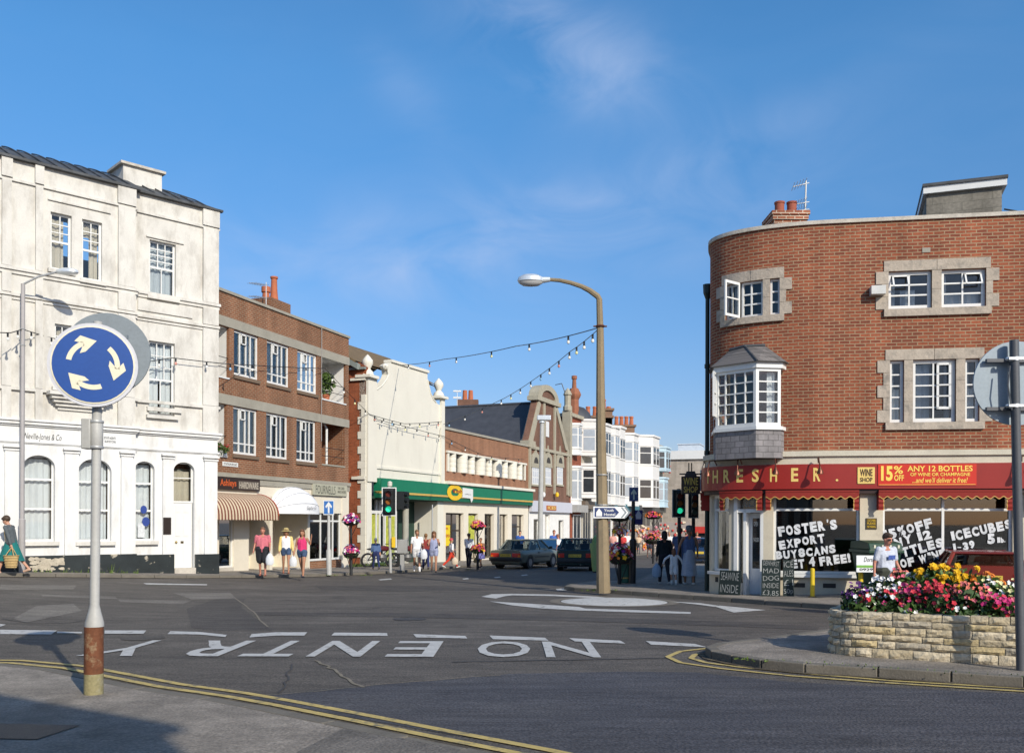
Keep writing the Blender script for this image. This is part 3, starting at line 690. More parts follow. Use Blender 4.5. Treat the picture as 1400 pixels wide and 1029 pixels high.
mb = MB(); mb.fbox(FA, FA.U(223.5, .08), FA.U(234, .08), FA.Z(223.5, 730), FA.Z(223.5, 707), .07, .10); mb.build('name_plate', M('dark name plate', (.03, .022, .018), .3), A)
# frieze lettering
mb = MB(); ftext(mb, 'Neville-Jones & Co', FA, FA.U(33, WL), FA.U(84, WL), FA.Z(33, 602, WL), FA.Z(33, 591, WL), WL+.012, bold=-.005, shear=.25); mb.build('lettering', black, A)
mb = MB(); ftext(mb, 'ESTATE AGENTS', FA, FA.U(142, WL), FA.U(158, WL), FA.Z(142, 599.5, WL), FA.Z(142, 596.5, WL), WL+.012); ftext(mb, 'SURVEYORS', FA, FA.U(143, WL), FA.U(158, WL), FA.Z(142, 604.5, WL), FA.Z(142, 601.5, WL), WL+.012); mb.build('lettering', black, A)
# roof: lead covered, hipped
mb = MB()
def rp_(u, w, z): return FA.pt(u, z, w)
e0 = rp_(uL, WL+.14, zT+.02); e1 = rp_(SP+.1, WL+.14, zT+.02); e1b = rp_(SP+.1, .14, zT+.02); e2 = rp_(uR+.1, .14, zT+.02)
def prof(t): return (-2.4*t, 1.05*math.sin(t*.9)/math.sin(.9))
n = 7; uend = lambda t: uR+.1-2.3*t
for i in range(n):
    (w0, z0), (w1, z1) = prof(i/n), prof((i+1)/n); t0, t1 = i/n, (i+1)/n
    mb.face([rp_(uL, WL+.14+w0, zT+.02+z0), rp_(SP+.1, WL+.14+w0, zT+.02+z0), rp_(SP+.1, WL+.14+w1, zT+.02+z1), rp_(uL, WL+.14+w1, zT+.02+z1)])
    mb.face([rp_(SP+.1, .14+w0, zT+.02+z0), rp_(uend(t0), .14+w0, zT+.02+z0), rp_(uend(t1), .14+w1, zT+.02+z1), rp_(SP+.1, .14+w1, zT+.02+z1)])
    mb.face([rp_(SP+.1, .14+w0, zT+.02+z0), rp_(SP+.1, WL+.14+w0, zT+.02+z0), rp_(SP+.1, WL+.14+w1, zT+.02+z1), rp_(SP+.1, .14+w1, zT+.02+z1)])
    mb.face([rp_(uend(t0), .14+w0, zT+.02+z0), rp_(uend(t0), -8.9-w0*.3, zT+.02+z0), rp_(uend(t1), -8.9-w1*.3, zT+.02+z1), rp_(uend(t1), .14+w1, zT+.02+z1)])
zt = zT+1.07
mb.face([rp_(uL, WL-2.26, zt), rp_(uend(1), WL-2.26, zt), rp_(uend(1), -8.2, zt), rp_(uL, -8.2, zt)])
mb.fbox(FA, uL, SP+.1, zT-.03, zT+.04, WL, WL+.15); mb.fbox(FA, SP+.1, uR+.11, zT-.03, zT+.04, 0, .15)
k = uL
while k < uR-.4:                       # standing seams
    wl = WL if k < SP else 0
    pts = [rp_(min(k, uend(i/n)), wl+.14+prof(i/n)[0], zT+.05+prof(i/n)[1]) for i in range(n+1)]
    mb.tube(pts, .022, 5); k += .42
rf = mb.build('roof', lead, A)
cc = FA.hit(166, 240, -1.0)[0]
mb = MB(); mb.fbox(FA, cc, cc+1.25, 12.0, 13.02, -1.9, -.85); mb.build('chimney', wr, rf)
mb = MB(); mb.fbox(FA, cc-.1, cc+1.35, 13.021, 13.10, -2.0, -.75); mb.build('chimney_cap', stone, rf)
# ------------------------------------------------------------------ brick flats over shops
brB = BRICK('brown brick', (.25, .098, .048), (.19, .076, .04), (.30, .22, .145), ms=.011)
B = thing('brick_flats', 'three storey brown brick flats with white casement windows above two small shops', 'building', (-9, 36, 0))
u0, u1 = -2.2, 8.9; zt = 9.72
W2 = [FB.rect(320, 353.5, 450.4, 511.6), FB.rect(365, 395.5, 463, 523), FB.rect(406.6, 433.5, 476, 533.6)]
W1 = [FB.rect(319, 352, 555, 619.6), FB.rect(364, 393.6, 563, 624.6), FB.rect(405.4, 432, 571.6, 628.4)]
b2 = FB.rect(439.5, 473, 485, 544); b1 = FB.rect(440, 471.5, 576, 633.5); l2 = (u0+.3, FB.U(313), *FB.rect(300, 313, 444, 513.5)[2:]); l1 = (u0+.3, FB.U(310), *FB.rect(300, 311, 551, 622)[2:])
zs2 = (W2[0][2], W2[0][3]); zs1 = (W1[0][2], W1[0][3])
W2 = [(a, b, *zs2) for a, b, c, d in W2]; W1 = [(a, b, *zs1) for a, b, c, d in W1]
zc = 3.33
mb = MB(); mb.wall(FB, u0, u1, zc, zt, W2+W1+[b2, b1, l2, l1], .12)
for uu in (u0, u1): mb.face([FB.pt(uu, -1, 0), FB.pt(uu, -1, -9), FB.pt(uu, zt, -9), FB.pt(uu, zt, 0)], [(0, -1), (9, -1), (9, zt), (0, zt)])
mb.face([FB.pt(u0, -1, -9), FB.pt(u1, -1, -9), FB.pt(u1, zt, -9), FB.pt(u0, zt, -9)], [(0, 0), (9, 0), (9, 9), (0, 9)])
mb.build('wall', brB, B)
mb = MB(); mb.fbox(FB, u0, u1, zt-.3, zt-.12, -9, -.15); mb.build('roof', slate, B)
mb = MB(); mb.fbox(FB, u0, u1+.04, zt, zt+.1, -.3, .06); mb.build('coping', concr, B)
mb = MB()
for zq in (zs2, zs1): mb.fbox(FB, u0, u1+.02, zq[1]+.02, zq[1]+.36, 0, .03)
mb.fbox(FB, u0, u1+.06, zc-.12, zc+.02, 0, .10); mb.fbox(FB, u0, u1+.04, zc-.35, zc-.12, 0, .05)
mb.build('lintel_band', concr, B)
for o in W2+W1: mb = MB(); mb.fbox(FB, o[0]-.05, o[1]+.05, o[2]-.14, o[2]-.02, 0, .06); mb.build('window_sill', M('tile sill', (.17, .12, .08), .8), B)
crts = [(netcur, [(.28, .5, .05, .75), (.72, 1, 0, 1)]), (greycur, [(0, .48, 0, 1), (.55, 1, 0, 1)]), (netcur, [(0, 1, 0, .95)])]
for i, o in enumerate(W2+W1):
    cm, cu = crts[i % 3] if i < 3 else [(greycur, [(0, 1, 0, 1)]), (netcur, [(0, .5, 0, 1), (.75, 1, 0, 1)]), (greycur, [(0, .5, 0, 1), (.6, 1, 0, 1)])][i-3]
    w_ = window(FB, *o, B, white, cols=(.27, .55, .75), rows=(.2,), depth=.06, fw=.07, bw=.05, curtain=cm, cur=cu)
    q = MB(); A0, B0 = o[0]+.07+(o[1]-o[0]-.14)*.3, o[0]+.07+(o[1]-o[0]-.14)*.53; z0, z1 = o[3]-.44, o[3]-.07
    for aa, bb, c_, d_ in ((A0, A0+.04, z0, z1), (B0-.04, B0, z0, z1), (A0, B0, z0, z0+.04), (A0, B0, z1-.04, z1)): q.fbox(FB, aa, bb, c_, d_, -.07, -.03)
    q.build('vent_light', white, w_)
# recessed balconies
wp_ = M('white balcony paint', (.66, .65, .62), .8, .05)
for o, mt in ((b2, wp_), (l2, wp_), (l1, wp_), (b1, brB)):
    a, b, c, d = o; q = MB(); dp = -1.3
    P = FB.pt
    q.face([P(a, c, -.12), P(a, d, -.12), P(a, d, dp), P(a, c, dp)], [(0, c), (0, d), (1.2, d), (1.2, c)]); q.face([P(b, c, -.12), P(b, d, -.12), P(b, d, dp), P(b, c, dp)], [(0, c), (0, d), (1.2, d), (1.2, c)])
    q.face([P(a, c, dp), P(b, c, dp), P(b, d, dp), P(a, d, dp)], [(a, c), (b, c), (b, d), (a, d)]); q.face([P(a, c, -.12), P(b, c, -.12), P(b, c, dp), P(a, c, dp)]); q.face([P(a, d, -.12), P(b, d, -.12), P(b, d, dp), P(a, d, dp)])
    k = q.build('balcony_recess', mt, B)
    q = MB(); q.fbox(FB, a, b, c-.06, c, -.14, .03); q.build('ledge', white if mt is wp_ else concr, k)
    q = MB()
    for h in (.35, .7): q.tube([P(a, c+h, -.05), P(b, c+h, -.05)], .014, 5)
    q.build('rail', black, k)
q = MB(); a, b, c, d = b1; q.tube([FB.pt(a+(b-a)*.42, c, -.25), FB.pt(a+(b-a)*.42, d-.25, -.25), FB.pt(a+(b-a)*.35, d, -.3)], .05, 8); q.build('drainpipe', white, B)
q = MB(); q.tube([FB.pt(FB.U(438), 5, .05), FB.pt(FB.U(438), zt, .05)], .018, 6); q.build('drainpipe', M('grey downpipe', (.3, .28, .26), .6), B)
# chimneys
uc = FB.U(386, -2.5); zr = zt
rfB = [c for c in B.children if c.name.startswith('roof')][0]
ck = FB.Z(386, 412, -2.6); ch_ = FB.Z(386, 377, -3.1)-FB.Z(386, 412, -3.1)
mb = MB(); mb.fbox(FB, uc-.75, uc+.75, zt-.2, ck, -3.6, -2.6); mb.build('chimney', brB, rfB)
mb = MB(); c_ = FB.pt(uc+.22, ck, -3.1); mb.lathe(c_, [(.2, 0), (.19, .1), (.15, .5), (.13, ch_-.1), (.17, ch_-.08), (.17, ch_)], 12); c_ = FB.pt(uc-.38, ck, -3.1); mb.lathe(c_, [(.17, 0), (.15, .3), (.2, .32), (.2, .55)], 12); mb.build('chimney_pot', terracotta, rfB, smooth=True)
def aerial(fr, u, z, w, h, par, bars=3):
    q = MB(); q.tube([fr.pt(u, z, w), fr.pt(u, z+h, w)], .02, 5)
    for i in range(bars):
        zz = z+h-.1-i*.55; q.tube([fr.pt(u-.9, zz-.12, w-.2), fr.pt(u+.1, zz, w)], .014, 4)
        for k in range(6): q.tube([fr.pt(u-.85+k*.17, zz-.12+k*.022, w-.35), fr.pt(u-.85+k*.17, zz-.12+k*.022, w+.15)], .007, 4)
    return q.build('aerial', steel, par)
aerial(FB, FB.U(366, -2.5), zt-.2, -2.6, 2.3, B)
mb = MB(); c_ = FB.pt(FB.U(349, -1.5), zt-.2, -1.6); mb.lathe(c_, [(.1, 0), (.1, .75)], 8); mb.build('vent_pipe', black, B)
# shops on the ground floor
zb = -.45
u_a, u_b = FB.U(296), FB.U(357)
ins = M('shop interior', (.16, .14, .115), .9, .3)
mb = MB()
mb.fbox(FB, u0, FB.U(300), zb, zc-.35, -.3, 0)
mb.wall(FB, FB.U(300), u1, 2.0, zc-.35, [], .1)
mb.fbox(FB, FB.U(320), FB.U(340.5), zb, 2.0, -.6, 0)     # cream pier
mb.fbox(FB, FB.U(352), FB.U(371), zb, 2.6, -.95, -.9)
mb.fbox(FB, FB.U(421), FB.U(424), zb, 2.6, -1.6, 0)
mb.fbox(FB, FB.U(371), FB.U(423), zb, 2.6, -1.7, -1.6)
mb.fbox(FB, FB.U(369), FB.U(373), zb, 2.6, -1.6, 0)
mb.fbox(FB, FB.U(467.5), u1, zb, zc-.35, -.2, 0.03)
mb.build('shopfront', cream, B)
mb = MB(); mb.fbox(FB, FB.U(296), FB.U(320), zb, .0, -.2, 0); mb.fbox(FB, FB.U(373), FB.U(423), zb, -.22, -1.6, 0); mb.build('stall_riser', stone, B)
window(FB, FB.U(293), FB.U(320.5), .0, 2.0, B, white, depth=.06, fw=.05, glass=shopglass, name='shop_window')
mb = MB(); mb.fbox(FB, FB.U(341), FB.U(351), zb, 1.9, -.55, -.5); mb.build('door', M('dark red door', (.07, .04, .035), .5), B)
mb = MB(); mb.fbox(FB, FB.U(295), FB.U(368), zb, 2.2, -2.0, -1.95); mb.build('shop_interior', ins, B)
def awning(fr, ua, ub, ztop, zbot, proj, name, mats, stripe, parent, bands=False, val=.18, seg=8, full=False):
    q = MB(); P = fr.pt; ang = [math.pi/2*i/seg for i in range(seg+1)]
    h = ztop-zbot-val
    prof = [(proj*math.sin(a), zbot+val+h*math.cos(a)) for a in ang]
    n = max(1, round((ub-ua)/stripe))
    for i in range(n):
        a, b = ua+(ub-ua)*i/n, ua+(ub-ua)*(i+1)/n
        for j in range(seg):
            q.face([P(a, prof[j][1], prof[j][0]), P(b, prof[j][1], prof[j][0]), P(b, prof[j+1][1], prof[j+1][0]), P(a, prof[j+1][1], prof[j+1][0])], m=i % 2)
        mid = (a+b)/2; q.face([P(a, zbot+val, proj), P(b, zbot+val, proj), P(b, zbot+.04, proj+.004), P(mid, zbot, proj+.006), P(a, zbot+.04, proj+.004)], m=i % 2)
    for ue, sg in ((ua, -1), (ub, 1)):
        m_ = 4 if bands else 1
        for k in range(m_):
            k0, k1 = k/m_, (k+1)/m_
            def ring(t): return [P(ue, zbot+val+(z-zbot-val)*t, w*t) for w, z in prof]
            r0, r1 = ring(k0), ring(k1)
            for j in range(seg): q.face([r0[j], r1[j], r1[j+1], r0[j+1]], m=(2 if k % 2 == 0 else 0) if bands else 0)
            if bands: q.tube([p+Vector((0, 0, 0)) for p in r1], .02, 4, m=3)
        q.face([P(ue, zbot+val, 0), P(ue, zbot+val, proj), P(ue, zbot, proj), P(ue, zbot, 0)], m=2 if bands else 0)
    return q.build(name, mats, parent)
c_ivory = M('ivory canvas', (.62, .52, .36), .9, .06); c_brown = M('brown canvas', (.20, .07, .045), .9, .1); c_white = M('white canvas', (.78, .78, .78), .8, .05); c_grey = M('grey seam canvas', (.30, .31, .34), .8)
c_rust = M('rust piping', (.30, .06, .03), .8)
za = FB.Z(320, 674); zv = FB.Z(322, 711, .9)
awning(FB, u0+.9, FB.U(352, .0), za, zv, .95, 'striped_awning', [c_ivory, c_brown, c_ivory, c_rust], .085, B, bands=True)
# white dome awning over the recessed entrance: a quarter barrel across
q = MB(); ua, ub = FB.U(369), FB.U(424); z0 = 1.95; zt_ = FB.Z(398, 664, .4)
n = 12; ns = 6
def dome(i, j):
    a = math.pi*i/n; b = math.pi/2*j/ns
    return FB.pt((ua+ub)/2-(ub-ua)/2*math.cos(a)*(.25+.75*math.cos(b*.0)), z0+.16+(zt_-z0-.16)*math.sin(a)*math.cos(b), .8*math.sin(b)*(math.sin(a)**.5 if 0 < i < n else 0)+(.8*math.sin(b)*.0))
for i in range(n):
    for j in range(ns): q.face([dome(i, j), dome(i+1, j), dome(i+1, j+1), dome(i, j+1)])
q2 = MB()
for j in range(1, ns, 2): q2.tube([dome(i, j)+Vector((0, 0, .006)) for i in range(n+1)], .012, 4)
fr_ = [dome(i, ns) for i in range(n+1)]
for i in range(n): q.face([fr_[i], fr_[i+1], fr_[i+1]-Vector((0, 0, .17)), fr_[i]-Vector((0, 0, .17))])
aw = q.build('white_awning', c_white, B, smooth=True); q2.build('awning_seam', c_grey, aw)
# shop sign boards
mb = MB(); mb.fbox(FB, u0+1, FB.U(352.5), FB.Z(300, 668.5), FB.Z(300, 651.5), .05, .10); s1 = mb.build('shop_sign', M('brown fascia board', (.035, .02, .014), .4), B)
mb = MB(); ftext(mb, 'Ashleys', FB, FB.U(297.8), FB.U(320), FB.Z(298, 666, .1), FB.Z(298, 654, .1), .104, bold=.02); mb.build('lettering', M('orange letters', (.55, .10, .02), .5), s1)
mb = MB(); mb.fbox(FB, FB.U(323), FB.U(351), FB.Z(323, 668), FB.Z(323, 657), .101, .106); mb.build('panel', M('brown sub panel', (.12, .10, .08), .6), s1)
mb = MB(); ftext(mb, 'HARDWARE', FB, FB.U(324), FB.U(350), FB.Z(323, 667, .1), FB.Z(323, 658, .1), .110, bold=.02); mb.build('lettering', M('buff letters', (.45, .40, .32), .6), s1)
mb = MB(); mb.fbox(FB, FB.U(425.5), FB.U(472), FB.Z(426, 676), FB.Z(426, 660), .05, .10); s2 = mb.build('shop_sign', M('sage fascia board', (.42, .41, .31), .6), B)
mb = MB(); ftext(mb, 'FOURNELLS', FB, FB.U(429), FB.U(456), FB.Z(429, 674, .1), FB.Z(429, 662.5, .1), .106, bold=-.008); ftext(mb, 'THE CARD', FB, FB.U(459), FB.U(468), FB.Z(459, 668.5, .1), FB.Z(459, 665, .1), .106); ftext(mb, 'AND SHOES', FB, FB.U(459), FB.U(470), FB.Z(459, 673.5, .1), FB.Z(459, 670, .1), .106); mb.build('lettering', black, s2)
mb = MB(); ftext(mb, 'Sophie Gi', FB, FB.U(413, .6), FB.U(426, .6), FB.Z(413, 697.5, .8), FB.Z(413, 691, .8), .84, bold=-.005, shear=.3); mb.build('lettering', black, aw)
window(FB, FB.U(424.5), FB.U(467), .02, 2.35, B, white, cols=(.36, .78), rows=(.72,), depth=.06, fw=.07, bw=.07, glass=shopglass, name='shop_window')
mb = MB(); mb.fbox(FB, FB.U(424.3), FB.U(467.3), zb, .0, -.2, -.02); mb.build('stall_riser', brB, B)
mb = MB(); mb.fbox(FB, FB.U(424), FB.U(468), -.5, 2.6, -1.5, -1.45); mb.build('shop_interior', ins, B)
for i in range(9):
    mb = MB(); uu = FB.U(428+i*4.4); mb.ball(FB.pt(uu, .45+.3*(i % 3), -.4), (.12, .12, .3), 8); mb.build('display_goods', M('goods %d' % (i % 4), [(.35, .12, .10), (.5, .45, .3), (.15, .2, .35), (.45, .3, .12)][i % 4], .8), B, smooth=True)
for i in range(5):
    mb = MB(); uu = FB.U(298+i*4.5); mb.ball(FB.pt(uu, .35+.2*(i % 2), -.5), (.16, .14, .35), 8); mb.build('display_goods', M('goods %d' % (i % 4), [(.35, .12, .10)]*4, .8), B, smooth=True)
mb = MB(); mb.fbox(FB, FB.U(304), FB.U(325), FB.Z(304, 636.5), FB.Z(304, 630.5), .0, .02); sp = mb.build('street_name_plate', white, B)
mb = MB(); ftext(mb, 'STATION ROAD', FB, FB.U(305.5), FB.U(323.5), FB.Z(305, 635.2), FB.Z(305, 632), .024, bold=.01); mb.build('lettering', black, sp)
# flat number lamp and plants on the balconies
leafm = M('leaf green', (.07, .12, .025), .6, .35, scale=8)
def foliage(mb, c, r, n, s=.05, m=0):
    for i in range(n):
        v = Vector((RND.gauss(0, 1), RND.gauss(0, 1), RND.gauss(0, 1))).normalized()*RND.random()**.4
        p = Vector(c)+Vector((v.x*r[0], v.y*r[1], v.z*r[2])); a = Vector((RND.gauss(0, 1), RND.gauss(0, 1), RND.gauss(0, 1))).normalized(); b = a.cross(Vector((RND.gauss(0, 1), RND.gauss(0, 1), 1))).normalized()
        l = s*RND.uniform(.6, 1.3); mb.face([p-a*l, p+b*l*.45, p+a*l, p-b*l*.45], m=m)
bl = thing('balcony_plant', 'green pot plant behind the rail of the top brick balcony', 'plant', tuple(FB.pt((b2[0]+b2[1])/2, b2[2], -.4)))
mb = MB(); c_ = FB.pt((b2[0]+b2[1])/2-.05, b2[2]+.75, -.35); foliage(mb, c_, (.38, .3, .5), 300, .11); mb.build('foliage', leafm, bl)
mb = MB(); mb.lathe(FB.pt((b2[0]+b2[1])/2-.05, b2[2], -.35), [(.12, 0), (.17, .28)], 10); mb.build('pot', terracotta, bl)
bl = thing('window_box', 'window box of red flowers and trailing leaves on the lower loggia beside the white house', 'plant', tuple(FB.pt(l1[1]-.3, l1[2], .05)))
mb = MB(); mb.fbox(FB, l1[1]-.75, l1[1]-.05, l1[2], l1[2]+.16, -.12, .06); mb.build('box', white, bl)
mb = MB(); foliage(mb, FB.pt(l1[1]-.4, l1[2]+.22, 0), (.35, .25, .22), 200, .07); mb.build('foliage', leafm, bl)
mb = MB(); foliage(mb, FB.pt(l1[1]-.4, l1[2]+.32, .03), (.33, .2, .15), 40, .05); mb.build('blossom', M('red petals', (.5, .03, .05), .6), bl)
# ------------------------------------------------------------------ gabled shop with green fascia
brC = BRICK('orange red brick', (.33, .10, .045), (.25, .075, .035), (.24, .12, .07), ms=.006, var=.3, blotch=1.2)
creamC = M('ivory gable paint', (.70, .67, .57), .8, .06, scale=1, bump=.1, stain=(.58, .54, .45), sscale=1.2, slo=.55, shi=.85, streak=.3)
greenf = M('green fascia', (.008, .17, .085), .4, .1); greend = M('dark green fascia edge', (.006, .11, .055), .45, .1); yel = M('yellow sign paint', (.75, .48, .02), .45, .08); gold = M('gold line', (.55, .36, .09), .5, .1)
Cc = thing('gabled_shop', 'ivory Dutch gabled shop with ball finials, orange brick side wall and an open market front', 'shop', (-4, 47, 0))
P0 = FC.p[0]; nC = FC.n[0]
FS = Frame([(P0.x-nC.x*9, P0.y-nC.y*9), (P0.x, P0.y)])      # side wall facing the alley; u = 9 at the street corner
uD = FC.U(605.5); uD1 = FC.U(722.5); zf1, zf0 = 3.70, 2.76
zr0 = FC.Z(500, 501); slope = .57
def cz(px, py): return FC.hit(px, py)
gab = [(0, zf1-.2), (uD, zf1-.2), (uD, cz(604, 553)[1]), (FC.U(600), cz(600, 553)[1])]
for px, py in ((596, 550), (592, 545), (588.5, 537), (586, 527), (584.5, 519), (584.5, 509.8), (560, 502.2), (536, 494.6), (527, 499.5), (530, 505), (531, 512), (528, 519), (522, 527), (514, 533)): gab.append(cz(px, py))
gab += [(FC.U(509), cz(509, 524)[1]), (0, cz(500, 518)[1])]
mb = MB(); mb.prism(gab, lambda u, z, t: FC.pt(u, z, t), -.35, 0); mb.build('gable_wall', creamC, Cc)
mb = MB()
gcap = [(FC.U(534), FC.Z(535, 495)), (FC.U(585), FC.Z(585, 510))]
mb.prism([(gcap[0][0], gcap[0][1]), (gcap[0][0], gcap[0][1]+.12), (gcap[1][0], gcap[1][1]+.14), (gcap[1][0], gcap[1][1])], lambda u, z, t: FC.pt(u, z, t), -.4, .08)
# raised scroll edges
for L_ in ([(596, 550), (592, 545), (588.5, 537), (586, 527), (584.5, 519)], [(527, 499.5), (530, 505), (531, 512), (528, 519), (522, 527), (514, 533)]):
    mb.tube([FC.pt(*cz(*q), .0) for q in L_], .045, 6)
mb.ball(FC.pt(*cz(529, 501), -.1), .16, 12)
a, z = cz(503, 516); 
mb.fbox(FC, 0, FC.U(512.5), zf1-.2, z, 0, .12); mb.fbox(FC, uD-.38, uD, zf1-.2, FC.Z(603, 545), 0, .12)
mb.fbox(FC, FC.U(513), FC.U(605), FC.Z(513, 640), FC.Z(513, 636.5), 0, .06)
mb.build('moulding', creamC, Cc)
for (pxc, pyb) in ((505, 517), (602, 545)):
    mb = MB(); u, z = cz(pxc, pyb); c_ = FC.pt(u, z, -.1)
    mb.fbox(FC, u-.42, u+.42, z, z+.13, -.5, .28); mb.lathe(c_, [(.3, .13), (.26, .3), (.14, .42), (.16, .5), (.26, .68), (.24, .85), (.1, 1.02), (.02, 1.1)], 12); mb.build('finial', creamC, Cc, smooth=True)
# side wall and quoins
mb = MB(); zq = FS.Z(497, 520)
sw = [(0, -1.2), (9, -1.2), (9, zr0), (5.7, zr0+3.2*slope), (2.4, zr0), (0, zr0)]
mb.prism(sw, lambda u, z, t: FS.pt(u, z, t), -.3, 0); mb.build('side_wall', brC, Cc)
mb = MB(); z = -1.0; i = 0
while z < a+7.3: 
    mb.fbox(FS, 9-(.42 if i % 2 else .24), 9, z, z+.335, -.1, .04); z += .34; i += 1
mb.build('quoin', creamC, Cc); mb = MB(); mb.fbox(FS, 8.3, 9, FS.Z(495, 655), FS.Z(495, 651), 0, .12); mb.fbox(FS, 8.2, 9, FS.Z(495, 520), FS.Z(495, 516.5), 0, .1)
mb.build('string_course', creamC, Cc)
mossm = M('mossy tile', (.16, .11, .055), .9, .3, scale=3, fine=14, bump=.5, bscale=20)
mb = MB()
for (ua, za, ub, zb_) in ((8.62, zr0+.26, 5.7, zr0+3.35*slope), (5.7, zr0+3.35*slope, 2.2, zr0-.1)):
    f0 = lambda uu, ww, dz: FS.pt(uu, dz, ww)
    mb.face([f0(ua, .3, za), f0(ub, .3, zb_), f0(ub, -uD, zb_), f0(ua, -uD, za)]); mb.face([f0(ua, .3, za-.1), f0(ub, .3, zb_-.1), f0(ub, -uD, zb_-.1), f0(ua, -uD, za-.1)])
    mb.face([f0(ua, .3, za), f0(ub, .3, zb_), f0(ub, .3, zb_-.1), f0(ua, .3, za-.1)])
mb.build('roof', mossm, Cc)
mb = MB(); mb.prism([(8.7, zr0+.12), (5.7, zr0+3.25*slope-.06), (5.7, zr0+3.25*slope-.3), (8.7, zr0-.13)], lambda u, z, t: FS.pt(u, z, t), .02, .3); mb.fbox(FS, 6.5, 9, FS.Z(482, 506), FS.Z(482, 503), 0, .14); mb.build('bargeboard', M('grey green bargeboard', (.22, .25, .23), .6), Cc)
# fascia, long, shared with the low shop beside it: belongs to the gabled shop's market
Df = thing('green_shop_fascia', 'long green shop fascia with gold line and yellow oval emblem', 'shop sign', (0, 52, 0))
mb = MB(); mb.fbox(FC, FC.U(513.5), uD1+.1, zf0+.32, zf1, -.1, .30); mb.build('board', greenf, Df)
mb = MB(); mb.fbox(FC, FC.U(513.5), uD1+.1, zf0+.02, zf0+.31, -.1, .27); mb.build('lower_board', greend, Df)
mb = MB(); mb.fbox(FC, FC.U(513.5), uD1+.11, zf0+.23, zf0+.33, -.05, .315); mb.build('gold_line', gold, Df)
mb = MB(); mb.fbox(FC, uD, uD1+.2, zf1, zf1+.16, -.2, .42); mb.build('capping', creamC, Df)
uc, zc_ = FC.hit(621.5, 673, .3)
mb = MB(); rx, rz = .95, .43
for k in range(28):
    a0, a1 = 2*math.pi*k/28, 2*math.pi*(k+1)/28
    mb.face([FC.pt(uc+rx*c*math.cos(a_), zc_+rz*c*math.sin(a_), .325) for c, a_ in ((1, a0), (1, a1), (.5, a1), (.5, a0))])
mb.fbox(FC, uc-.1, uc+.95, zc_-.02, zc_+.1, .318, .332); mb.build('oval_emblem', yel, Df)
mb = MB(); ftext(mb, 'fresh', FC, uc-.3, uc+.9, zc_-.01, zc_+.2, .338, bold=.02); mb.build('lettering', M('dark red letters', (.3, .03, .02), .5), Df)
mb = MB(); ua, za = FC.hit(632, 683, .3); ub, zb_ = FC.hit(646, 668, .3)
mb.prism([(ua, zb_+.02), (ub, zb_-.02), (ub, za+.05), (ub-.2, za-.13), (ub-.35, za+.1), (ua, za+.13)], lambda u, z, t: FC.pt(u, z, t), .31, .335); tk = mb.build('tag_emblem', white, Df)
mb = MB(); ftext(mb, 'offers', FC, ua+.25, ub-.25, za+.3, zb_-.3, .34, bold=.01, shear=.2); mb.build('lettering', black, tk)
# ground floor of the market
mb = MB(); mb.fbox(FC, 0, .42, -1.2, zf1, -.3, .05); mb.build('pier', creamC, Cc)
mb = MB(); mb.fbox(FC, uD-.6, uD+.1, -1.2, zf0, -.3, 0)
mb.fbox(FC, uD-.6, uD-.3, -1.2, zf0, -1.4, -.301); mb.build('pier', creamC, Cc)
mb = MB(); mb.fbox(FC, .4, uD-.3, -1.2, zf0, -1.7, -1.4); mb.fbox(FC, .4, uD, zf0-.02, zf0+.1, -1.4, -.05); mb.build('porch_recess', M('dark green porch', (.02, .05, .035), .8), Cc)
mb = MB(); mb.tube([FC.pt(FC.U(557, -.4), -1.0, -.5), FC.pt(FC.U(557, -.4), zf0, -.5)], .17, 12); mb.build('column', M('grey column', (.34, .33, .28), .8), Cc, smooth=True)
mb = MB(); mb.tube([FC.pt(FC.U(589, .1), -1.0, .2), FC.pt(FC.U(589, .1), zf0-.2, .2)], .035, 8); mb.build('post', steel, Cc)
ywin = M('yellow green poster window', (.42, .44, .06), .6, .35, scale=5, fine=9, stain=(.12, .2, .06), sscale=3)
for i, (l, r) in enumerate(((514.5, 520), (522, 527.5), (529, 532), (541, 546), (548.5, 554))):
    mb = MB(); mb.fbox(FC, FC.U(l), FC.U(r), .35, 2.0, -.62, -.58); mb.build('poster_panel', ywin, Cc)
    mb = MB(); mb.fbox(FC, FC.U(l-.3), FC.U(r+.3), -.25, .3, -.64, -.6); mb.build('lower_panel', M('pale green panel', (.30, .34, .10), .6, .3, scale=8), Cc)
mb = MB(); mb.fbox(FC, FC.U(514), FC.U(556), 2.05, 2.2, -.66, -.56)
for l in (513.8, 521, 528.5, 533, 540, 547.3, 555): mb.fbox(FC, FC.U(l), FC.U(l)+.09, -.3, 2.7, -.66, -.55)
mb.build('shop_window_frame', white, Cc)
mb = MB(); mb.fbox(FC, FC.U(513.6), FC.U(540), -1.2, -.3, -.7, -.55); mb.build('stall_riser', M('dark green riser', (.03, .06, .04), .6), Cc)
# ------------------------------------------------------------------ low brick shop (cream window band)
brD = BRICK('light brown brick', (.32, .155, .085), (.27, .13, .075), (.30, .20, .14), ms=.006, var=.15)
D = thing('low_brick_shop', 'low brown brick shop with a ribbon of fluted cream columns above the green fascia', 'shop', (1, 56, 0))
zDt = 6.66; oD = (FC.U(612.8), FC.U(716), 4.42, 5.42)
mb = MB(); mb.wall(FC, uD, uD1, zf1, zDt, [oD], .2); mb.face([FC.pt(uD1, zf1, 0), FC.pt(uD1, zf1, -8), FC.pt(uD1, zDt, -8), FC.pt(uD1, zDt, 0)]); mb.build('wall', brD, D)
mb = MB(); mb.fbox(FC, uD, uD1, zDt-.3, zDt-.1, -8, -.1); mb.build('roof', slate, D)
mb = MB(); mb.fbox(FC, uD+.02, uD1, zDt, zDt+.13, -.3, .08); mb.build('coping', concr, D)
mb = MB(); a, b, c, d = oD
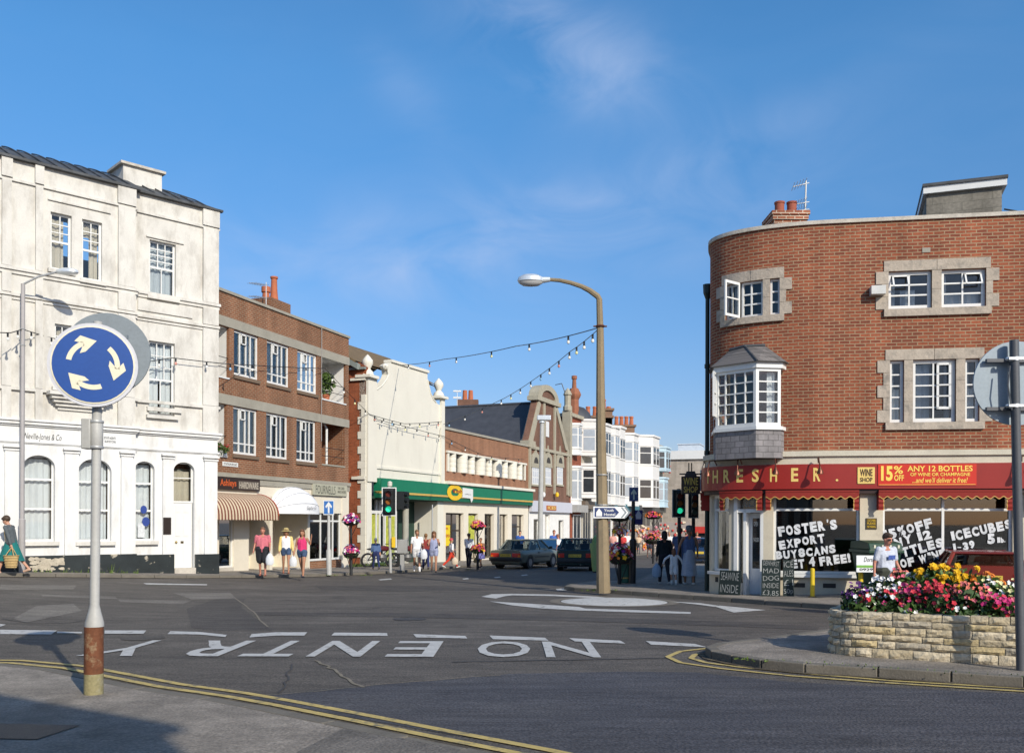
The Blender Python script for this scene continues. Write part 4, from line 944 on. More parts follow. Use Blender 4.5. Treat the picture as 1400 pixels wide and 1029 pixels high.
mb.fbox(FC, a-.2, a, c, d, -.2, .08); mb.fbox(FC, b, b+.2, c, d, -.2, .08); mb.fbox(FC, a-.3, b+.3, d, d+.12, -.2, .13); mb.build('window_surround', creamC, D)
ncol = 9; pit = (b-a)/ncol
for i in range(ncol):
    mb = MB(); r = .36 if i % 2 else .25; u = a+pit*(i+.55)
    mb.lathe(FC.pt(u, 0, -.12), [(r, c), (r, c+.24), (r*.96, c+.26), (r, c+.28), (r, c+.5), (r*.96, c+.52), (r, c+.54), (r, c+.76), (r*.96, c+.78), (r, c+.8), (r, d)], 14); mb.build('column', creamC, D, smooth=True)
mb = MB()
for i in range(ncol): u = a+pit*(i+.08); mb.fbox(FC, u-.16, u+.16, c, d, -.22, -.18)
mb.build('window', GLASS('dim glass', (.3, .32, .32), .3), D)
mb = MB(); mb.fbox(FC, a, b, c, d, -.5, -.45); mb.build('room', M('grey green blind', (.2, .23, .2), .8), D)
dop = [FC.rect(609.5, 634, 700, 770), FC.rect(640.4, 653.6, 701, 768), FC.rect(662.6, 675.4, 701, 765), FC.rect(683, 694, 701, 763), FC.rect(699.7, 716, 702, 758)]
zt_ = 2.16; dop = [(a, b, -1.2 if i in (0, 3) else -.5, zt_) for i, (a, b, c, d) in enumerate(dop)]
mb = MB(); mb.wall(FC, uD+.1, uD1, -1.2, zf0+.1, dop, .25); mb.build('ground_floor_wall', cream, D)
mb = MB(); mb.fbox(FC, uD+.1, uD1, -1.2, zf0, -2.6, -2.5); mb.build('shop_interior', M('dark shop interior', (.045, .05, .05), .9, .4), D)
dkfr = M('dark brown frame', (.04, .028, .02), .5)
for i, o in enumerate(dop):
    window(FC, *o, D, dkfr if i in (0, 4) else M('bronze frame', (.12, .10, .07), .5), cols=(.52,) if i == 0 else (), rows=(.72,) if i in (0, 4, 2) else (), depth=.2, glass=shopglass, name='door' if i in (0, 3) else 'shop_window', fw=.09, bw=.09)
mb = MB(); mb.fbox(FC, FC.U(609.5), FC.U(619.5), FC.Z(610, 746), FC.Z(610, 717.5), -.19, -.17); ps = mb.build('poster', M('yellow poster', (.75, .55, .02), .6, .1), D)
mb = MB(); ftext(mb, 'SALE NOW ON', FC, FC.U(610.3), FC.U(618.8), FC.Z(610, 734.5), FC.Z(610, 730), -.165, bold=.03); ftext(mb, 'SUPER', FC, FC.U(611), FC.U(617), FC.Z(610, 724), FC.Z(610, 721), -.165, bold=.02); mb.build('lettering', M('red letters', (.45, .05, .02), .6), ps)
mb = MB(); mb.fbox(FC, FC.U(641.5), FC.U(652.5), .45, 2.05, -.19, -.17); mb.build('poster', ywin, D)
# ------------------------------------------------------------------ Dutch gabled brick house
brF = BRICK('dark plum brick', (.20, .105, .07), (.16, .085, .06), (.17, .12, .09), ms=.004, var=.15)
Fh = thing('dutch_gable_house', 'brown brick house with a stone trimmed round topped Dutch gable and steep slate roof', 'house', (3, 64, 0))
u0, u1 = uD1+.02, FC.U(779); um = FC.U(748)
hh = lambda px, py: FC.hit(px, py)
L_ = [hh(714, 603), hh(735, 549), hh(734.5, 547), hh(736, 539), hh(739, 533), hh(743, 529.5), hh(748, 528)]
body = [(u0, zf1-.1), (u1, zf1-.1), (u1, hh(778, 613)[1]), hh(774, 610), hh(762, 552)]
zcap = hh(762, 551)[1]; ztop = hh(748, 528)[1]; hw = (FC.U(761)-FC.U(735.5))/2; um = FC.U(748.2)
arcp = [(um+hw*math.cos(k*math.pi/12), zcap+(ztop-zcap)*math.sin(k*math.pi/12)) for k in range(13)]
zs0 = hh(723, 604)[1]
body = [(u0, 2.4), (u1, 2.4), (u1, zs0)]+[(u1-.5, zs0)]+arcp+[(u0-.2, zs0), (u0, zs0)]
mb = MB(); mb.prism(body, lambda u, z, t: FC.pt(u, z, t), -.4, 0); mb.build('wall', brF, Fh)
stF = M('weathered gable stone', (.36, .33, .25), .9, .2, scale=3, bump=.3)
mb = MB()
ro = [(um+hw*1.12*math.cos(k*math.pi/12), zcap+(ztop-zcap)*1.08*math.sin(k*math.pi/12)) for k in range(13)]; ri = [(um+hw*.72*math.cos(k*math.pi/12), zcap+(ztop-zcap)*.66*math.sin(k*math.pi/12)) for k in range(13)]
for k in range(12): mb.prism([ro[k], ro[k+1], ri[k+1], ri[k]], lambda u, z, t: FC.pt(u, z, t), -.6, .12)
mb.fbox(FC, um-hw*1.25, um+hw*1.25, zcap-.3, zcap, -.6, .2); 
for sgn, ue in ((-1, u0-.1), (1, u1-.5)):
    p = [(um+sgn*hw*1.0, zcap-.3), (ue, zs0), (ue+sgn*-.65, zs0), (um+sgn*hw*.8, zcap-.5)]
    mb.prism(p if sgn < 0 else p[::-1], lambda u, z, t: FC.pt(u, z, t), -.5, .10)
mb.fbox(FC, u0-.25, u0+.9, zs0-.35, zs0+.1, -.5, .16)
for px in (723.5, 743, 757.5, 775.5): u = FC.U(px); mb.fbox(FC, u-.15, u+.15, zf1, zcap-.3 if 730 < px < 770 else zs0, 0, .10)
mb.fbox(FC, u0, u1, zs0-.42, zs0-.22, 0, .13)
mb.build('stone_trim', stF, Fh)
for px in (731.5, 748.5, 765):
    u = FC.U(px); a, b = u-.62, u+.62; c, d = FC.Z(px, 662), FC.Z(px, 633)
    mb = MB(); mb.fbox(FC, a-.12, b+.12, c-.12, c, 0, .09)
    mb.prism([(a-.2, d-.3), (b+.2, d-.3), (b+.1, d+.5), (u+.15, d+.75), (u, d+1.25), (u-.15, d+.75), (a-.1, d+.5)], lambda u, z, t: FC.pt(u, z, t), 0, .09); mb.build('window_surround', stF, Fh)
    mb = MB(); mb.prism([(u+.4*math.cos(k*math.pi/6), d+.42*math.sin(k*math.pi/6)) for k in range(7)], lambda u, z, t: FC.pt(u, z, t), .092, .1); mb.build('tympanum', darkroom, Fh)
    mb = MB(); mb.fbox(FC, a, b, c, d, .01, .05); fr_ = mb.build('window', white, Fh)
    mb = MB(); n_ = 3
    for k in range(n_):
        for j in range(3): mb.fbox(FC, a+.08+(b-a-.1)*k/n_, a+(b-a-.1)*(k+1)/n_, c+.1+(d-c-.15)*j/3, c+(d-c-.1)*(j+1)/3, .052, .056)
    mb.build('pane', M('pale curtained glass', (.55, .57, .6), .15, .15), fr_)
mb = MB(); u = FC.U(748); mb.fbox(FC, u-.3, u+.3, FC.Z(748, 597), FC.Z(748, 576), .01, .04); mb.build('window', white, Fh)
# roof behind the gable
ap = FC.pt(um, zcap-.2, -.3); lo = FC.pt(u0-.1, zs0-.1, -.3); hi = FC.pt(u1-.4, zs0-.1, -.3); back = -nC*22; bk = Vector((back.x, back.y, 0))
mb = MB(); mb.face([lo, ap, ap+bk, lo+bk]); mb.face([hi, ap, ap+bk, hi+bk]); mb.face([lo+bk, ap+bk, hi+bk]); mb.face([lo+bk, hi+bk, hi+bk-Vector((0, 0, 8)), lo+bk-Vector((0, 0, 8))]); mb.face([lo, lo+bk, lo+bk-Vector((0, 0, 4)), lo-Vector((0, 0, 4))])
rfF = mb.build('roof', slate, Fh)
mb = MB(); mb.tube([ap, ap+bk], .12, 6); mb.build('ridge', slate, rfF)
mb = MB(); c_ = at(640, 545, 71)
mb.box(c_.x-.8, c_.x+.8, c_.y-.4, c_.y+.4, c_.z-2.5, c_.z-.1); mb.build('chimney', brF, rfF)
mb = MB(); [mb.lathe((c_.x+dx, c_.y, c_.z-.1), [(.2, 0), (.17, .6), (.16, .75)], 10) for dx in (-.25, .2)]; mb.build('chimney_pot', terracotta, rfF, smooth=True)
q = MB(); c2 = at(625, 547, 70); q.tube([c2-Vector((0, 0, 1)), c2+Vector((0, 0, .75))], .025, 5)
for dz in (.2, .7): q.box(c2.x-.3, c2.x+.3, c2.y-.05, c2.y+.05, c2.z+dz-.06, c2.z+dz+.06)
q.build('aerial', white, rfF)
# its shop
lilac = M('pale lilac shop fascia', (.52, .53, .58), .6, .06)
mb = MB(); mb.fbox(FC, u0+.1, u1, FC.Z(727, 699), FC.Z(727, 684), 0, .22); mb.build('shop_fascia', lilac, Fh)
sg_ = MB(); a, z_ = FC.hit(747, 698, .22); b, _ = FC.hit(760, 690, .22); sg_.fbox(FC, a, b, FC.Z(747, 697, .22), FC.Z(747, 690.5, .22), .225, .26); so_ = sg_.build('shop_sign', M('orange brown sign', (.42, .10, .02), .5), Fh)
mb = MB(); ftext(mb, 'ICES', FC, a+.15, b-.15, FC.Z(747, 696), FC.Z(747, 691.5), .27, bold=.03); mb.build('lettering', M('pale yellow letters', (.7, .5, .15), .5), so_)
z1 = FC.Z(727, 700)
ops = [(FC.U(730), FC.U(739), -.4, z1-.45), (FC.U(745.5), FC.U(752), -1.4, z1-.1), (FC.U(764), FC.U(771), -.3, z1-.5)]
mb = MB(); mb.wall(FC, u0+.05, u1, -1.4, z1+.1, ops, .3); mb.build('ground_floor_wall', M('white shopfront paint', (.74, .73, .69), .7), Fh)
for o in ops: window(FC, *o, Fh, white, depth=.2, glass=shopglass, name='shop_window')
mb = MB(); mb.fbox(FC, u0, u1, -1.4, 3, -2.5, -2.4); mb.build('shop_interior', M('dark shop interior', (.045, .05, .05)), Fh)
mb = MB(); mb.fbox(FC, FC.U(745.7), FC.U(749.3), -1.3, z1-.15, -.3, -.25); mb.build('door', M('varnished wood', (.30, .13, .03), .5, .2), Fh)
for i, px in enumerate((739.5, 758, 777)):
    u, z_ = FC.hit(px, 676 if i < 2 else 690, .1)
    if i < 2: mb = MB(); mb.ball(FC.pt(u, z_, .3), (.14, .14, .2), 8); mb.build('alarm_box', [white, yel][i], Fh, smooth=True)
# ------------------------------------------------------------------ narrow red brick house with oriels
Gh = thing('red_brick_house', 'narrow red brick house with two white oriel windows and a tall clustered chimney', 'house', tuple(FC.pt(FC.U(786), 0, 0)))
brG = BRICK('deep red brick', (.30, .085, .045), (.24, .07, .04), (.2, .1, .07), ms=.004, var=.2)
u0, u1 = FC.U(779)+.02, FC.U(794.5); zt = FC.Z(786, 571)
mb = MB(); mb.fbox(FC, u0, u1, -2, zt, -8, 0); mb.build('wall', brG, Gh)
mb = MB(); mb.fbox(FC, u0-.1, u1+.1, zt, zt+.25, -8, .2); mb.fbox(FC, u0-.3, u0+.12, zt-6, zt+.4, -.5, .14); mb.lathe(FC.pt(u0-.1, zt+.4, -.15), [(.34, 0), (.34, .3), (.25, .4), (.25, 1.1), (.34, 1.2), (.2, 1.5), (.03, 1.7)], 8); mb.build('stone_trim', stF, Gh)
def canted(mb, fr, a, b, z0, z1, pr, m=0, e=.22):
    p = [(a, 0), (a+(b-a)*e, pr), (b-(b-a)*e, pr), (b, 0)]
    mb.prism(p, lambda u, t, z: fr.pt(u, z, t), z0, z1, m)
dkglass = M('dark glass', (.03, .035, .04), .05, .3, spec=.8); ltglass = M('pale glass', (.30, .34, .38), .08, .15, spec=.8)
def oriel(fr, a, b, z0, z1, pr, par, mat, sills=(), glassm=None, ncols=2, roof=None, name='bay_window'):
    mb = MB(); canted(mb, fr, a, b, z0, z1, pr); canted(mb, fr, a-.08, b+.08, z1, z1+.18, pr+.12); canted(mb, fr, a-.05, b+.05, z0-.12, z0, pr+.06)
    for s0, s1 in sills: canted(mb, fr, a-.04, b+.04, s0-.16, s0-.06, pr+.06); canted(mb, fr, a-.04, b+.04, s1+.08, s1+.16, pr+.05)
    o = mb.build(name, mat, par)
    e = .22; pts = [(a, 0), (a+(b-a)*e, pr), (b-(b-a)*e, pr), (b, 0)]
    for (s0, s1) in sills:
        mb = MB()
        for k in range(3):
            (ua, wa), (ub, wb) = pts[k], pts[k+1]; nn = ncols if k == 1 else 1
            for j in range(nn):
                t0, t1 = (j+.14)/nn, (j+.86)/nn
                A0 = fr.pt(ua+(ub-ua)*t0, 0, wa+(wb-wa)*t0); A1 = fr.pt(ua+(ub-ua)*t1, 0, wa+(wb-wa)*t1)
                d = (A1-A0).normalized(); nn_ = Vector((d.y, -d.x, 0))*.012
                for (h0, h1) in ((0, .62), (.67, 1)):
                    zz0, zz1 = s0+(s1-s0)*h0, s0+(s1-s0)*h1
                    mb.face([Vector((A0.x, A0.y, zz0))+nn_, Vector((A1.x, A1.y, zz0))+nn_, Vector((A1.x, A1.y, zz1))+nn_, Vector((A0.x, A0.y, zz1))+nn_])
        mb.build('pane', glassm or dkglass, o)
    return o
for (t, b_) in ((582, 620), (640, 690)):
    z1, z0 = FC.Z(784, t), FC.Z(784, b_)
    oriel(FC, FC.U(780.6), FC.U(788.5), z0, z1, .5, Gh, white, [(z0+.5, z1-.2)], ltglass)
mb = MB(); c_ = at(785, 572, 73); mb.lathe(c_-Vector((0, 0, 1.2)), [(.42, 0), (.36, 2.7), (.5, 2.95), (.55, 3.1), (.5, 3.25), (.32, 3.6)], 8); mb.lathe(c_-Vector((0, 0, 1.2)), [(.19, 3.5), (.15, 4.3), (.22, 4.35), (.22, 4.6), (.15, 4.62)], 8); mb.build('chimney', M('old red chimney', (.28, .11, .06), .9, .25), Gh)
q = MB(); q.tube([at(778, 552, 72), at(768, 524, 72)], .035, 5); q.tube([at(768, 524, 72), at(759, 526, 72)], .03, 5); q.build('aerial', black, Gh)
mb = MB(); mb.fbox(FC, u0, u1, FC.Z(785, 700), FC.Z(785, 690), 0, .6); mb.build('shop_fascia', M('grey shop blind', (.34, .33, .31), .7), Gh)
window(FC, u0+.6, u1-.3, -1.2, FC.Z(785, 703), Gh, white, cols=(.5,), depth=-.1, name='shop_window', glass=dkglass)
# ------------------------------------------------------------------ terrace of white bayed houses
greyr = M('grey pebbledash', (.36, .33, .27), .9, .15, bump=.3); wt_ = M('white painted terrace', (.66, .65, .62), .7, .05, scale=1.5, stain=(.6, .58, .54), sscale=.9, slo=.6, shi=.8)
def terrace(label, pl, pr, ytop, wallm, bays, par_mat, loc, shopcol, dome=False, baymat=None, pxz=None, chim=(), bh=None):
    T = thing('terrace_house', label, 'house', tuple(FC.pt(FC.U((pl+pr)/2), 0, 0)), 'white bayed houses along the shopping street')
    u0, u1 = FC.U(pl)+.02, FC.U(pr); zt = FC.Z(pl, ytop)
    mb = MB(); mb.fbox(FC, u0, u1, -3, zt, -9, 0); mb.build('wall', wallm, T)
    zs = [(4.05, 5.75), (7.3, 8.9)]
    for (a, b, lo, hi, pr_, gm) in bays:
        ua, ub = FC.U(a), FC.U(b)
        o = oriel(FC, ua, ub, lo, hi, pr_, T, baymat or wt_, [s for s in zs if s[0] > lo and s[1] < hi+.4], gm)
        if dome:
            mb = MB(); c_ = FC.pt((ua+ub)/2, hi+.2, .0); k = (ub-ua)*.5; mb.lathe(c_, [(k*math.cos(t*math.pi/16), k*1.25*math.sin(t*math.pi/16)) for t in range(8)]+[(.02, k*1.3)], 14); mb.build('dome', slate, o, smooth=True)
    mb = MB(); mb.fbox(FC, u0, u1, zt, zt+.15, -9, .1); mb.build('coping', par_mat, T)
    zq = 2.75
    mb = MB(); mb.fbox(FC, u0+.05, u1-.05, zq, zq+.6, 0, .35); mb.build('shop_fascia', M('fascia %s' % shopcol[0], shopcol[1], .5), T)
    window(FC, u0+.3, u1-.3, -1.6, zq-.05, T, M('shop frame', (.5, .48, .42), .6), cols=(.33, .66), depth=-.06, name='shop_window', glass=dkglass)
    for (cu, cz_, cw, n_) in chim:
        c_ = at(cu, cz_, 84 if cu < 840 else 92); mb = MB(); mb.box(c_.x-cw, c_.x+cw, c_.y-.6, c_.y+.6, c_.z-3.2, c_.z); mb.box(c_.x-cw-.15, c_.x+cw+.15, c_.y-.75, c_.y+.75, c_.z+.001, c_.z+.2); ch = mb.build('chimney', M('brown chimney brick', (.20, .12, .075), .9, .25), T)
        mb = MB(); [mb.lathe((c_.x-cw+.25+k*(2*cw-.5)/max(1, n_-1), c_.y, c_.z+.2), [(.22, 0), (.18, .7), (.22, .75), (.2, .9)], 8) for k in range(n_)]; mb.build('chimney_pot', terracotta, ch, smooth=True)
    return T
tall = 9.3
terrace('white turreted house with a dark dome beside the narrow red brick house', 794.5, 808.5, 592, greyr, [(794.8, 808, 7.0, 9.55, 1.1, ltglass), (795, 808, 3.7, 6.1, 1.0, dkglass)], concr, None, ('brown', (.16, .13, .10)), dome=False)
dm = MB(); c_ = at(787, 580, 74); dm.lathe(c_, [(1.42, -1), (1.42, .1), (1.34, .5), (1.1, .95), (.7, 1.32), (.1, 1.5)], 18)
dm.build('dome', slate, [o for o in bpy.data.objects if o.name == 'terrace_house'][0], smooth=True)
terrace('white double bay house with a cluster of chimney pots behind the tall lamp post', 808.5, 836, 582, wt_, [(809, 822, 3.3, 9.5, 1.0, dkglass), (825, 835.5, 3.3, 9.6, .9, ltglass)], wt_, None, ('blue grey', (.12, .2, .26)), chim=[(818, 572, 1.2, 4), (829, 562, .5, 1)])
terrace('long white house with wide flat bays and a broad brick chimney stack', 836, 870, 594, wt_, [(837.5, 850, 3.3, 9.9, .5, dkglass), (852, 864, 3.3, 9.6, .8, ltglass)], wt_, None, ('teal', (.05, .16, .2)), chim=[(853, 584, 1.0, 4)])
terrace('grey rendered house with one tall white bay', 870, 890, 603, greyr, [(872.5, 888.5, 3.3, 9.9, 1.2, dkglass)], wt_, None, ('dark', (.06, .06, .06)))
terrace('grey stone house with a pale blue upper bay at the end of the row', 890, 906.5, 606, greyr, [(895, 906, 7.1, 9.3, 1.0, dkglass), (896, 905, 3.4, 6.2, .8, ltglass)], greyr, None, ('charcoal', (.08, .08, .075)), baymat=M('pale blue bay', (.42, .55, .62), .6))
# ------------------------------------------------------------------ shop closing the street
FI = Frame([tuple(at(896, 700, 101).xy), tuple(at(1010, 700, 98).xy)])
I = thing('stone_end_shop', 'stone fronted shop with a white parapet band closing the far end of the street', 'shop', tuple(FI.pt(3, 0, 0)))
stI = BRICK('grey stone blocks', (.42, .37, .31), (.34, .30, .25), (.40, .35, .3), bw=.7, bh=.3, ms=.02, var=.2)
zb0 = FI.Z(915, 628); zb1 = FI.Z(915, 616.5)
mb = MB(); mb.fbox(FI, 0, 9.2, -3, zb0, -8, 0); mb.build('wall', stI, I)
mb = MB(); mb.fbox(FI, -.1, 9.3, zb0, zb1, -8, .25); mb.build('parapet', white, I)
mb = MB(); a = FI.U(922); b = FI.U(952); mb.fbox(FI, a, b, zb1, zb1+.9, -6, -2.5); mb.fbox(FI, a-.1, b+.1, zb1+.9, zb1+1.0, -6.1, -2.4); mb.build('rooflight', M('rooflight glazing', (.5, .55, .6), .3), I)
mb = MB(); mb.fbox(FI, FI.U(918), 9.1, .6, 1.3, 0, .4); mb.build('shop_fascia', M('red shop fascia', (.5, .04, .03), .5), I)
mb = MB(); mb.fbox(FI, .2, 9.1, -1.5, .6, 0, .05); mb.build('shop_window', dkglass, I)
u, z_ = FI.hit(911.5, 641.5)
mb = MB()
for sg in (-1, 1): mb.prism([(u-.5, z_-.35*sg), (u-.36, z_-.42*sg), (u+.5, z_+.35*sg), (u+.36, z_+.42*sg)], lambda x, y, t: FI.pt(x, y, t), .02+.01*sg, .06+.01*sg)
mb.build('wall_sign', M('red cross sign', (.6, .06, .04), .5), I)
# ------------------------------------------------------------------ curved brick corner building with the wine shop
brE = BRICK('red facing brick', (.30, .085, .041), (.18, .052, .03), (.31, .215, .13), bw=.225, bh=.075, ms=.012, var=.22, blotch=.5)
red = M('maroon fascia', (.27, .022, .016), .35, .08); redb = M('bright red banner', (.55, .025, .01), .4, .08); ylet = M('pale yellow letters', (.80, .60, .18), .5, .05)
E = thing('curved_corner_building', 'three storey red brick building with a rounded corner and a red fronted wine shop', 'building', (8, 21, 0))
zt = 8.45; zc0, zc1 = FE.Z(1250, 633.5), FE.Z(1250, 615.5)
ub, ue = -FE.uo, 10.4
w2 = [FE.rect(1214.5, 1274, 371.5, 423), FE.rect(1287, 1348, 369, 421)]; w2 = [(a, b, w2[0][2], w2[0][3]) for a, b, c, d in w2]
w1 = [FE.rect(1216.5, 1236, 492, 577), FE.rect(1248, 1307, 492, 577), FE.rect(1319.5, 1339, 491, 577)]; w1 = [(a, b, w1[1][2], w1[1][3]) for a, b, c, d in w1]
cu = [FE.rect(991, 1042.5, 391, 437), FE.rect(1052, 1065, 383, 430)]; z0_, z1_ = FE.Z(1052, 430.5), FE.Z(1052, 381.5)
cu = [(FE.U(991), FE.U(1042.5), z0_, z1_), (FE.U(1052), FE.U(1065.5), z0_, z1_)]
orO = (FE.U(985), FE.U(1063), 3.75, 5.1)
mb = MB(); mb.wall(FE, ub, ue, zc1, zt, w2+w1+cu+[orO], .14)
for q in (ue,): mb.face([FE.pt(q, -.5, 0), FE.pt(q, -.5, -9), FE.pt(q, zt, -9), FE.pt(q, zt, 0)])
mb.face([FE.pt(ub, -.5, 0), FE.pt(ue, -.5, -9), FE.pt(ue, zt, -9), FE.pt(ub, zt, 0)])
mb.build('wall', brE, E)
mb = MB(); n = 40; top = [FE.pt(ub+(ue-ub)*i/n, zt-.25, -.2) for i in range(n+1)]
mb.face(top+[FE.pt(ue, zt-.25, -9)]); top2 = [FE.pt(ub+(ue-ub)*i/n, zc1+.1, -.25) for i in range(n+1)]; mb.face(top2+[FE.pt(ue, zc1+.1, -9)]); top3 = [FE.pt(ub+(ue-ub)*i/n, 5.75, -.25) for i in range(n+1)]; mb.face(top3+[FE.pt(ue, 5.75, -9)])
rfE = mb.build('roof', slate, E)
mb = MB(); mb.fbox(FE, ub, .35, zt, zt+.085, -.32, .05); mb.fbox(FE, .35, ue, zt, zt+.085, -.32, .05); mb.build('coping', stone, E)
mb = MB(); mb.fbox(FE, ub, .35, zc0, zc1-.12, -.1, .10); mb.fbox(FE, .35, ue, zc0, zc1-.12, -.1, .10); mb.fbox(FE, ub, .35, zc1-.12, zc1, -.1, .16); mb.fbox(FE, .35, ue, zc1-.12, zc1, -.1, .16); mb.build('stone_cornice', M('fascia stone', (.52, .48, .38), .85, .15, scale=3, bump=.2), E)
# stone dressings
stE = M('rusticated dressing stone', (.41, .35, .28), .9, .18, scale=5, bump=.7, bscale=14, stain=(.24, .215, .18), sscale=4, slo=.5, shi=.7)
def dress(ops, lint, sill, qw=.2, qa=.09, left=True, right=True):
    mb = MB(); a, b, c, d = ops[0][0], ops[-1][1], ops[0][2], ops[0][3]; pr = .022
    n = 2
    for i in range(n): mb.fbox(FE, a-.1+(b-a+.2)*i/n+.004, a-.1+(b-a+.2)*(i+1)/n-.004, d+.005, d+lint, -.02, pr+.006*i)
    mb.fbox(FE, a-.1, b+.1, c-sill, c-.005, -.02, .07)
    for i in range(len(ops)-1):
        x0, x1 = ops[i][1], ops[i+1][0]; k = max(1, round((d-c)/.42))
        for j in range(k): mb.fbox(FE, x0, x1, c+(d-c)*j/k+.003, c+(d-c)*(j+1)/k-.003, -.14, pr)
    k = max(3, round((d-c)/.29)); k += 1-k % 2
    for j in range(k):
        wd = .27 if j % 2 == 0 else .14
        if left: mb.fbox(FE, a-wd, a, c+(d-c)*j/k+.003, c+(d-c)*(j+1)/k-.003, -.02, pr+.004*(j % 3))
        if right: mb.fbox(FE, b, b+wd, c+(d-c)*j/k+.003, c+(d-c)*(j+1)/k-.003, -.02, pr+.004*(j % 3))
    return mb.build('stone_surround', stE, E)
dress(w2, .24, .17); dress(w1, .24, .17); dress(cu, .25, .16)
for i, o in enumerate(w2):
    w_ = window(FE, *o, E, white, cols=(.5,), rows=(.34, .68), depth=.07, fw=.075, bw=.035, curtain=[greycur, netcur][i], cur=[[(.3, .7, 0, .55), (0, .15, 0, 1)], [(0, .12, 0, 1), (0, 1, 0, .4)]][i])
    q = MB(); a, b = (o[0]+.09, o[0]+(o[1]-o[0])*.5-.02) if i == 0 else (o[0]+(o[1]-o[0])*.5+.03, o[1]-.08); z1 = o[3]-.08; z0 = z1-.27
    P = lambda u, z, w: FE.pt(u, z, w)
    for (x0, x1, s0, s1) in ((a, a+.035, 0, 1), (b-.035, b, 0, 1), (a, b, 0, .13), (a, b, .87, 1)):
        wa = lambda s: -.05+.13*(1-s)
        q.face([P(x0, z0+(z1-z0)*s0, wa(s0)), P(x1, z0+(z1-z0)*s0, wa(s0)), P(x1, z0+(z1-z0)*s1, wa(s1)), P(x0, z0+(z1-z0)*s1, wa(s1))])
    q.build('top_light', white, w_)
for i, o in enumerate(w1):
    if i == 1:
        w_ = window(FE, *o, E, white, cols=(.5,), rows=(.2, .4, .6, .8), depth=.07, fw=.075, bw=.032, curtain=greycur, cur=[(.0, .45, 0, 1), (.85, 1, 0, 1)])
        q = MB(); a, b = o[0]+(o[1]-o[0])*.5+.06, o[1]-.09; z0, z1 = o[2]+.29, o[3]-.07
        for x0, x1, y0, y1 in ((a, a+.05, z0, z1), (b-.05, b, z0, z1), (a, b, z0, z0+.05), (a, b, z1-.05, z1), (a, b, z0+(z1-z0)*.27, z0+(z1-z0)*.27+.03), (a, b, z0+(z1-z0)*.51, z0+(z1-z0)*.51+.03), (a, b, z0+(z1-z0)*.75, z0+(z1-z0)*.75+.03)): q.fbox(FE, x0, x1, y0, y1, -.07, -.03)
        q.build('casement', white, w_)
    else: window(FE, *o, E, white, rows=(.2, .4, .6, .8), depth=.07, fw=.06, bw=.032, curtain=netcur, cur=[(0, 1, 0, .55), (0, .4, .5, 1)])
# upper curved window: fixed lights and one casement swung open
o = cu[0]; um_ = FE.U(1012)
w_ = window(FE, um_, o[1], o[2], o[3], E, white, cols=(.45,), rows=(.34, .67), depth=.06, fw=.05, bw=.035)
window(FE, o[0], um_-.06, o[2], o[3], E, white, cols=(.4,), depth=.06, fw=.05, bw=.035, curtain=netcur, cur=[(.3, 1, 0, 1)])
q = MB(); hp = FE.pt(um_-.03, 0, .0); tp = hp+Vector((-.42, -.32, 0)); dr_ = (tp-hp); fo = Frame([tuple(hp.xy), tuple(tp.xy)])
ln = dr_.length
for a, b, c, d in ((0, .05, o[2], o[3]), (ln-.05, ln, o[2], o[3]), (.05, ln-.05, o[2], o[2]+.06), (.05, ln-.05, o[3]-.06, o[3]), (.05, ln-.05, (o[2]+o[3])/2, (o[2]+o[3])/2+.03)): q.fbox(fo, a, b, c, d, -.02, .02)
q.build('open_casement', white, w_)
q = MB(); q.fbox(fo, .05, ln-.05, o[2]+.05, o[3]-.05, -.004, .004); q.build('pane', glass, w_)
window(FE, *cu[1], E, white, rows=(.34, .67), depth=.06, fw=.045, bw=.035)
# slate roofed oriel
oz0, oz1 = 3.80, 5.14
R0, R1, L1 = Vector((.2944*20.75, 20.75)), Vector((.2664*20.72, 20.72)), Vector((.2224*21.5, 21.5))
R0 = Vector(FE.pt(FE.U(1072), 0, .05).xy); R0v = Vector(((1067-700)/1250*20.80, 20.80)); L0 = Vector(FE.pt(FE.U(974), 0, -.02).xy)
FO = Frame([tuple(L0), tuple(L1), tuple(R1), tuple(R0v), tuple(R0)])
O = MB()
seg = [(L1, R1), (R1, R0v)]
oriel_o = MB()
pl_o = [L0, L1, R1, R0v, R0]
cen = (R0+L0)/2
def ring(scale, z): return [Vector(((p-cen).x*scale+cen.x, (p-cen).y*scale+cen.y, z)) for p in pl_o]
slateE = M('grey hung slate', (.25, .235, .225), .7, .2, scale=3)
slateB = BRICK('hung slates', (.27, .25, .25), (.20, .19, .19), (.12, .115, .11), bw=.24, bh=.15, ms=.008, var=.2, blotch=2)
q = MB(); acc = 0
for i in range(4):
    a, b = pl_o[i], pl_o[i+1]; ln = (b-a).length
    q.face([(a.x, a.y, 3.10), (b.x, b.y, 3.10), (b.x, b.y, oz0-.06), (a.x, a.y, oz0-.06)], [(acc, 0), (acc+ln, 0), (acc+ln, .72), (acc, .72)]); acc += ln
q.face([(p.x, p.y, 3.10) for p in pl_o], m=1)
orl = q.build('oriel', [slateB, darkroom], E)
q = MB(); big = 1.06
def rim(z0, z1, g):
    global q
    o_ = [p+(p-cen).normalized()*g for p in pl_o]
    for i in range(4): q.face([(o_[i].x, o_[i].y, z0), (o_[i+1].x, o_[i+1].y, z0), (o_[i+1].x, o_[i+1].y, z1), (o_[i].x, o_[i].y, z1)])
    for z in (z0, z1): q.face([(p.x, p.y, z) for p in o_])
rim(oz0-.06, oz0+.02, .05); q.build('sill', white, orl); q = MB(); rim(oz1, oz1+.13, .05); q.build('head_board', white, orl)
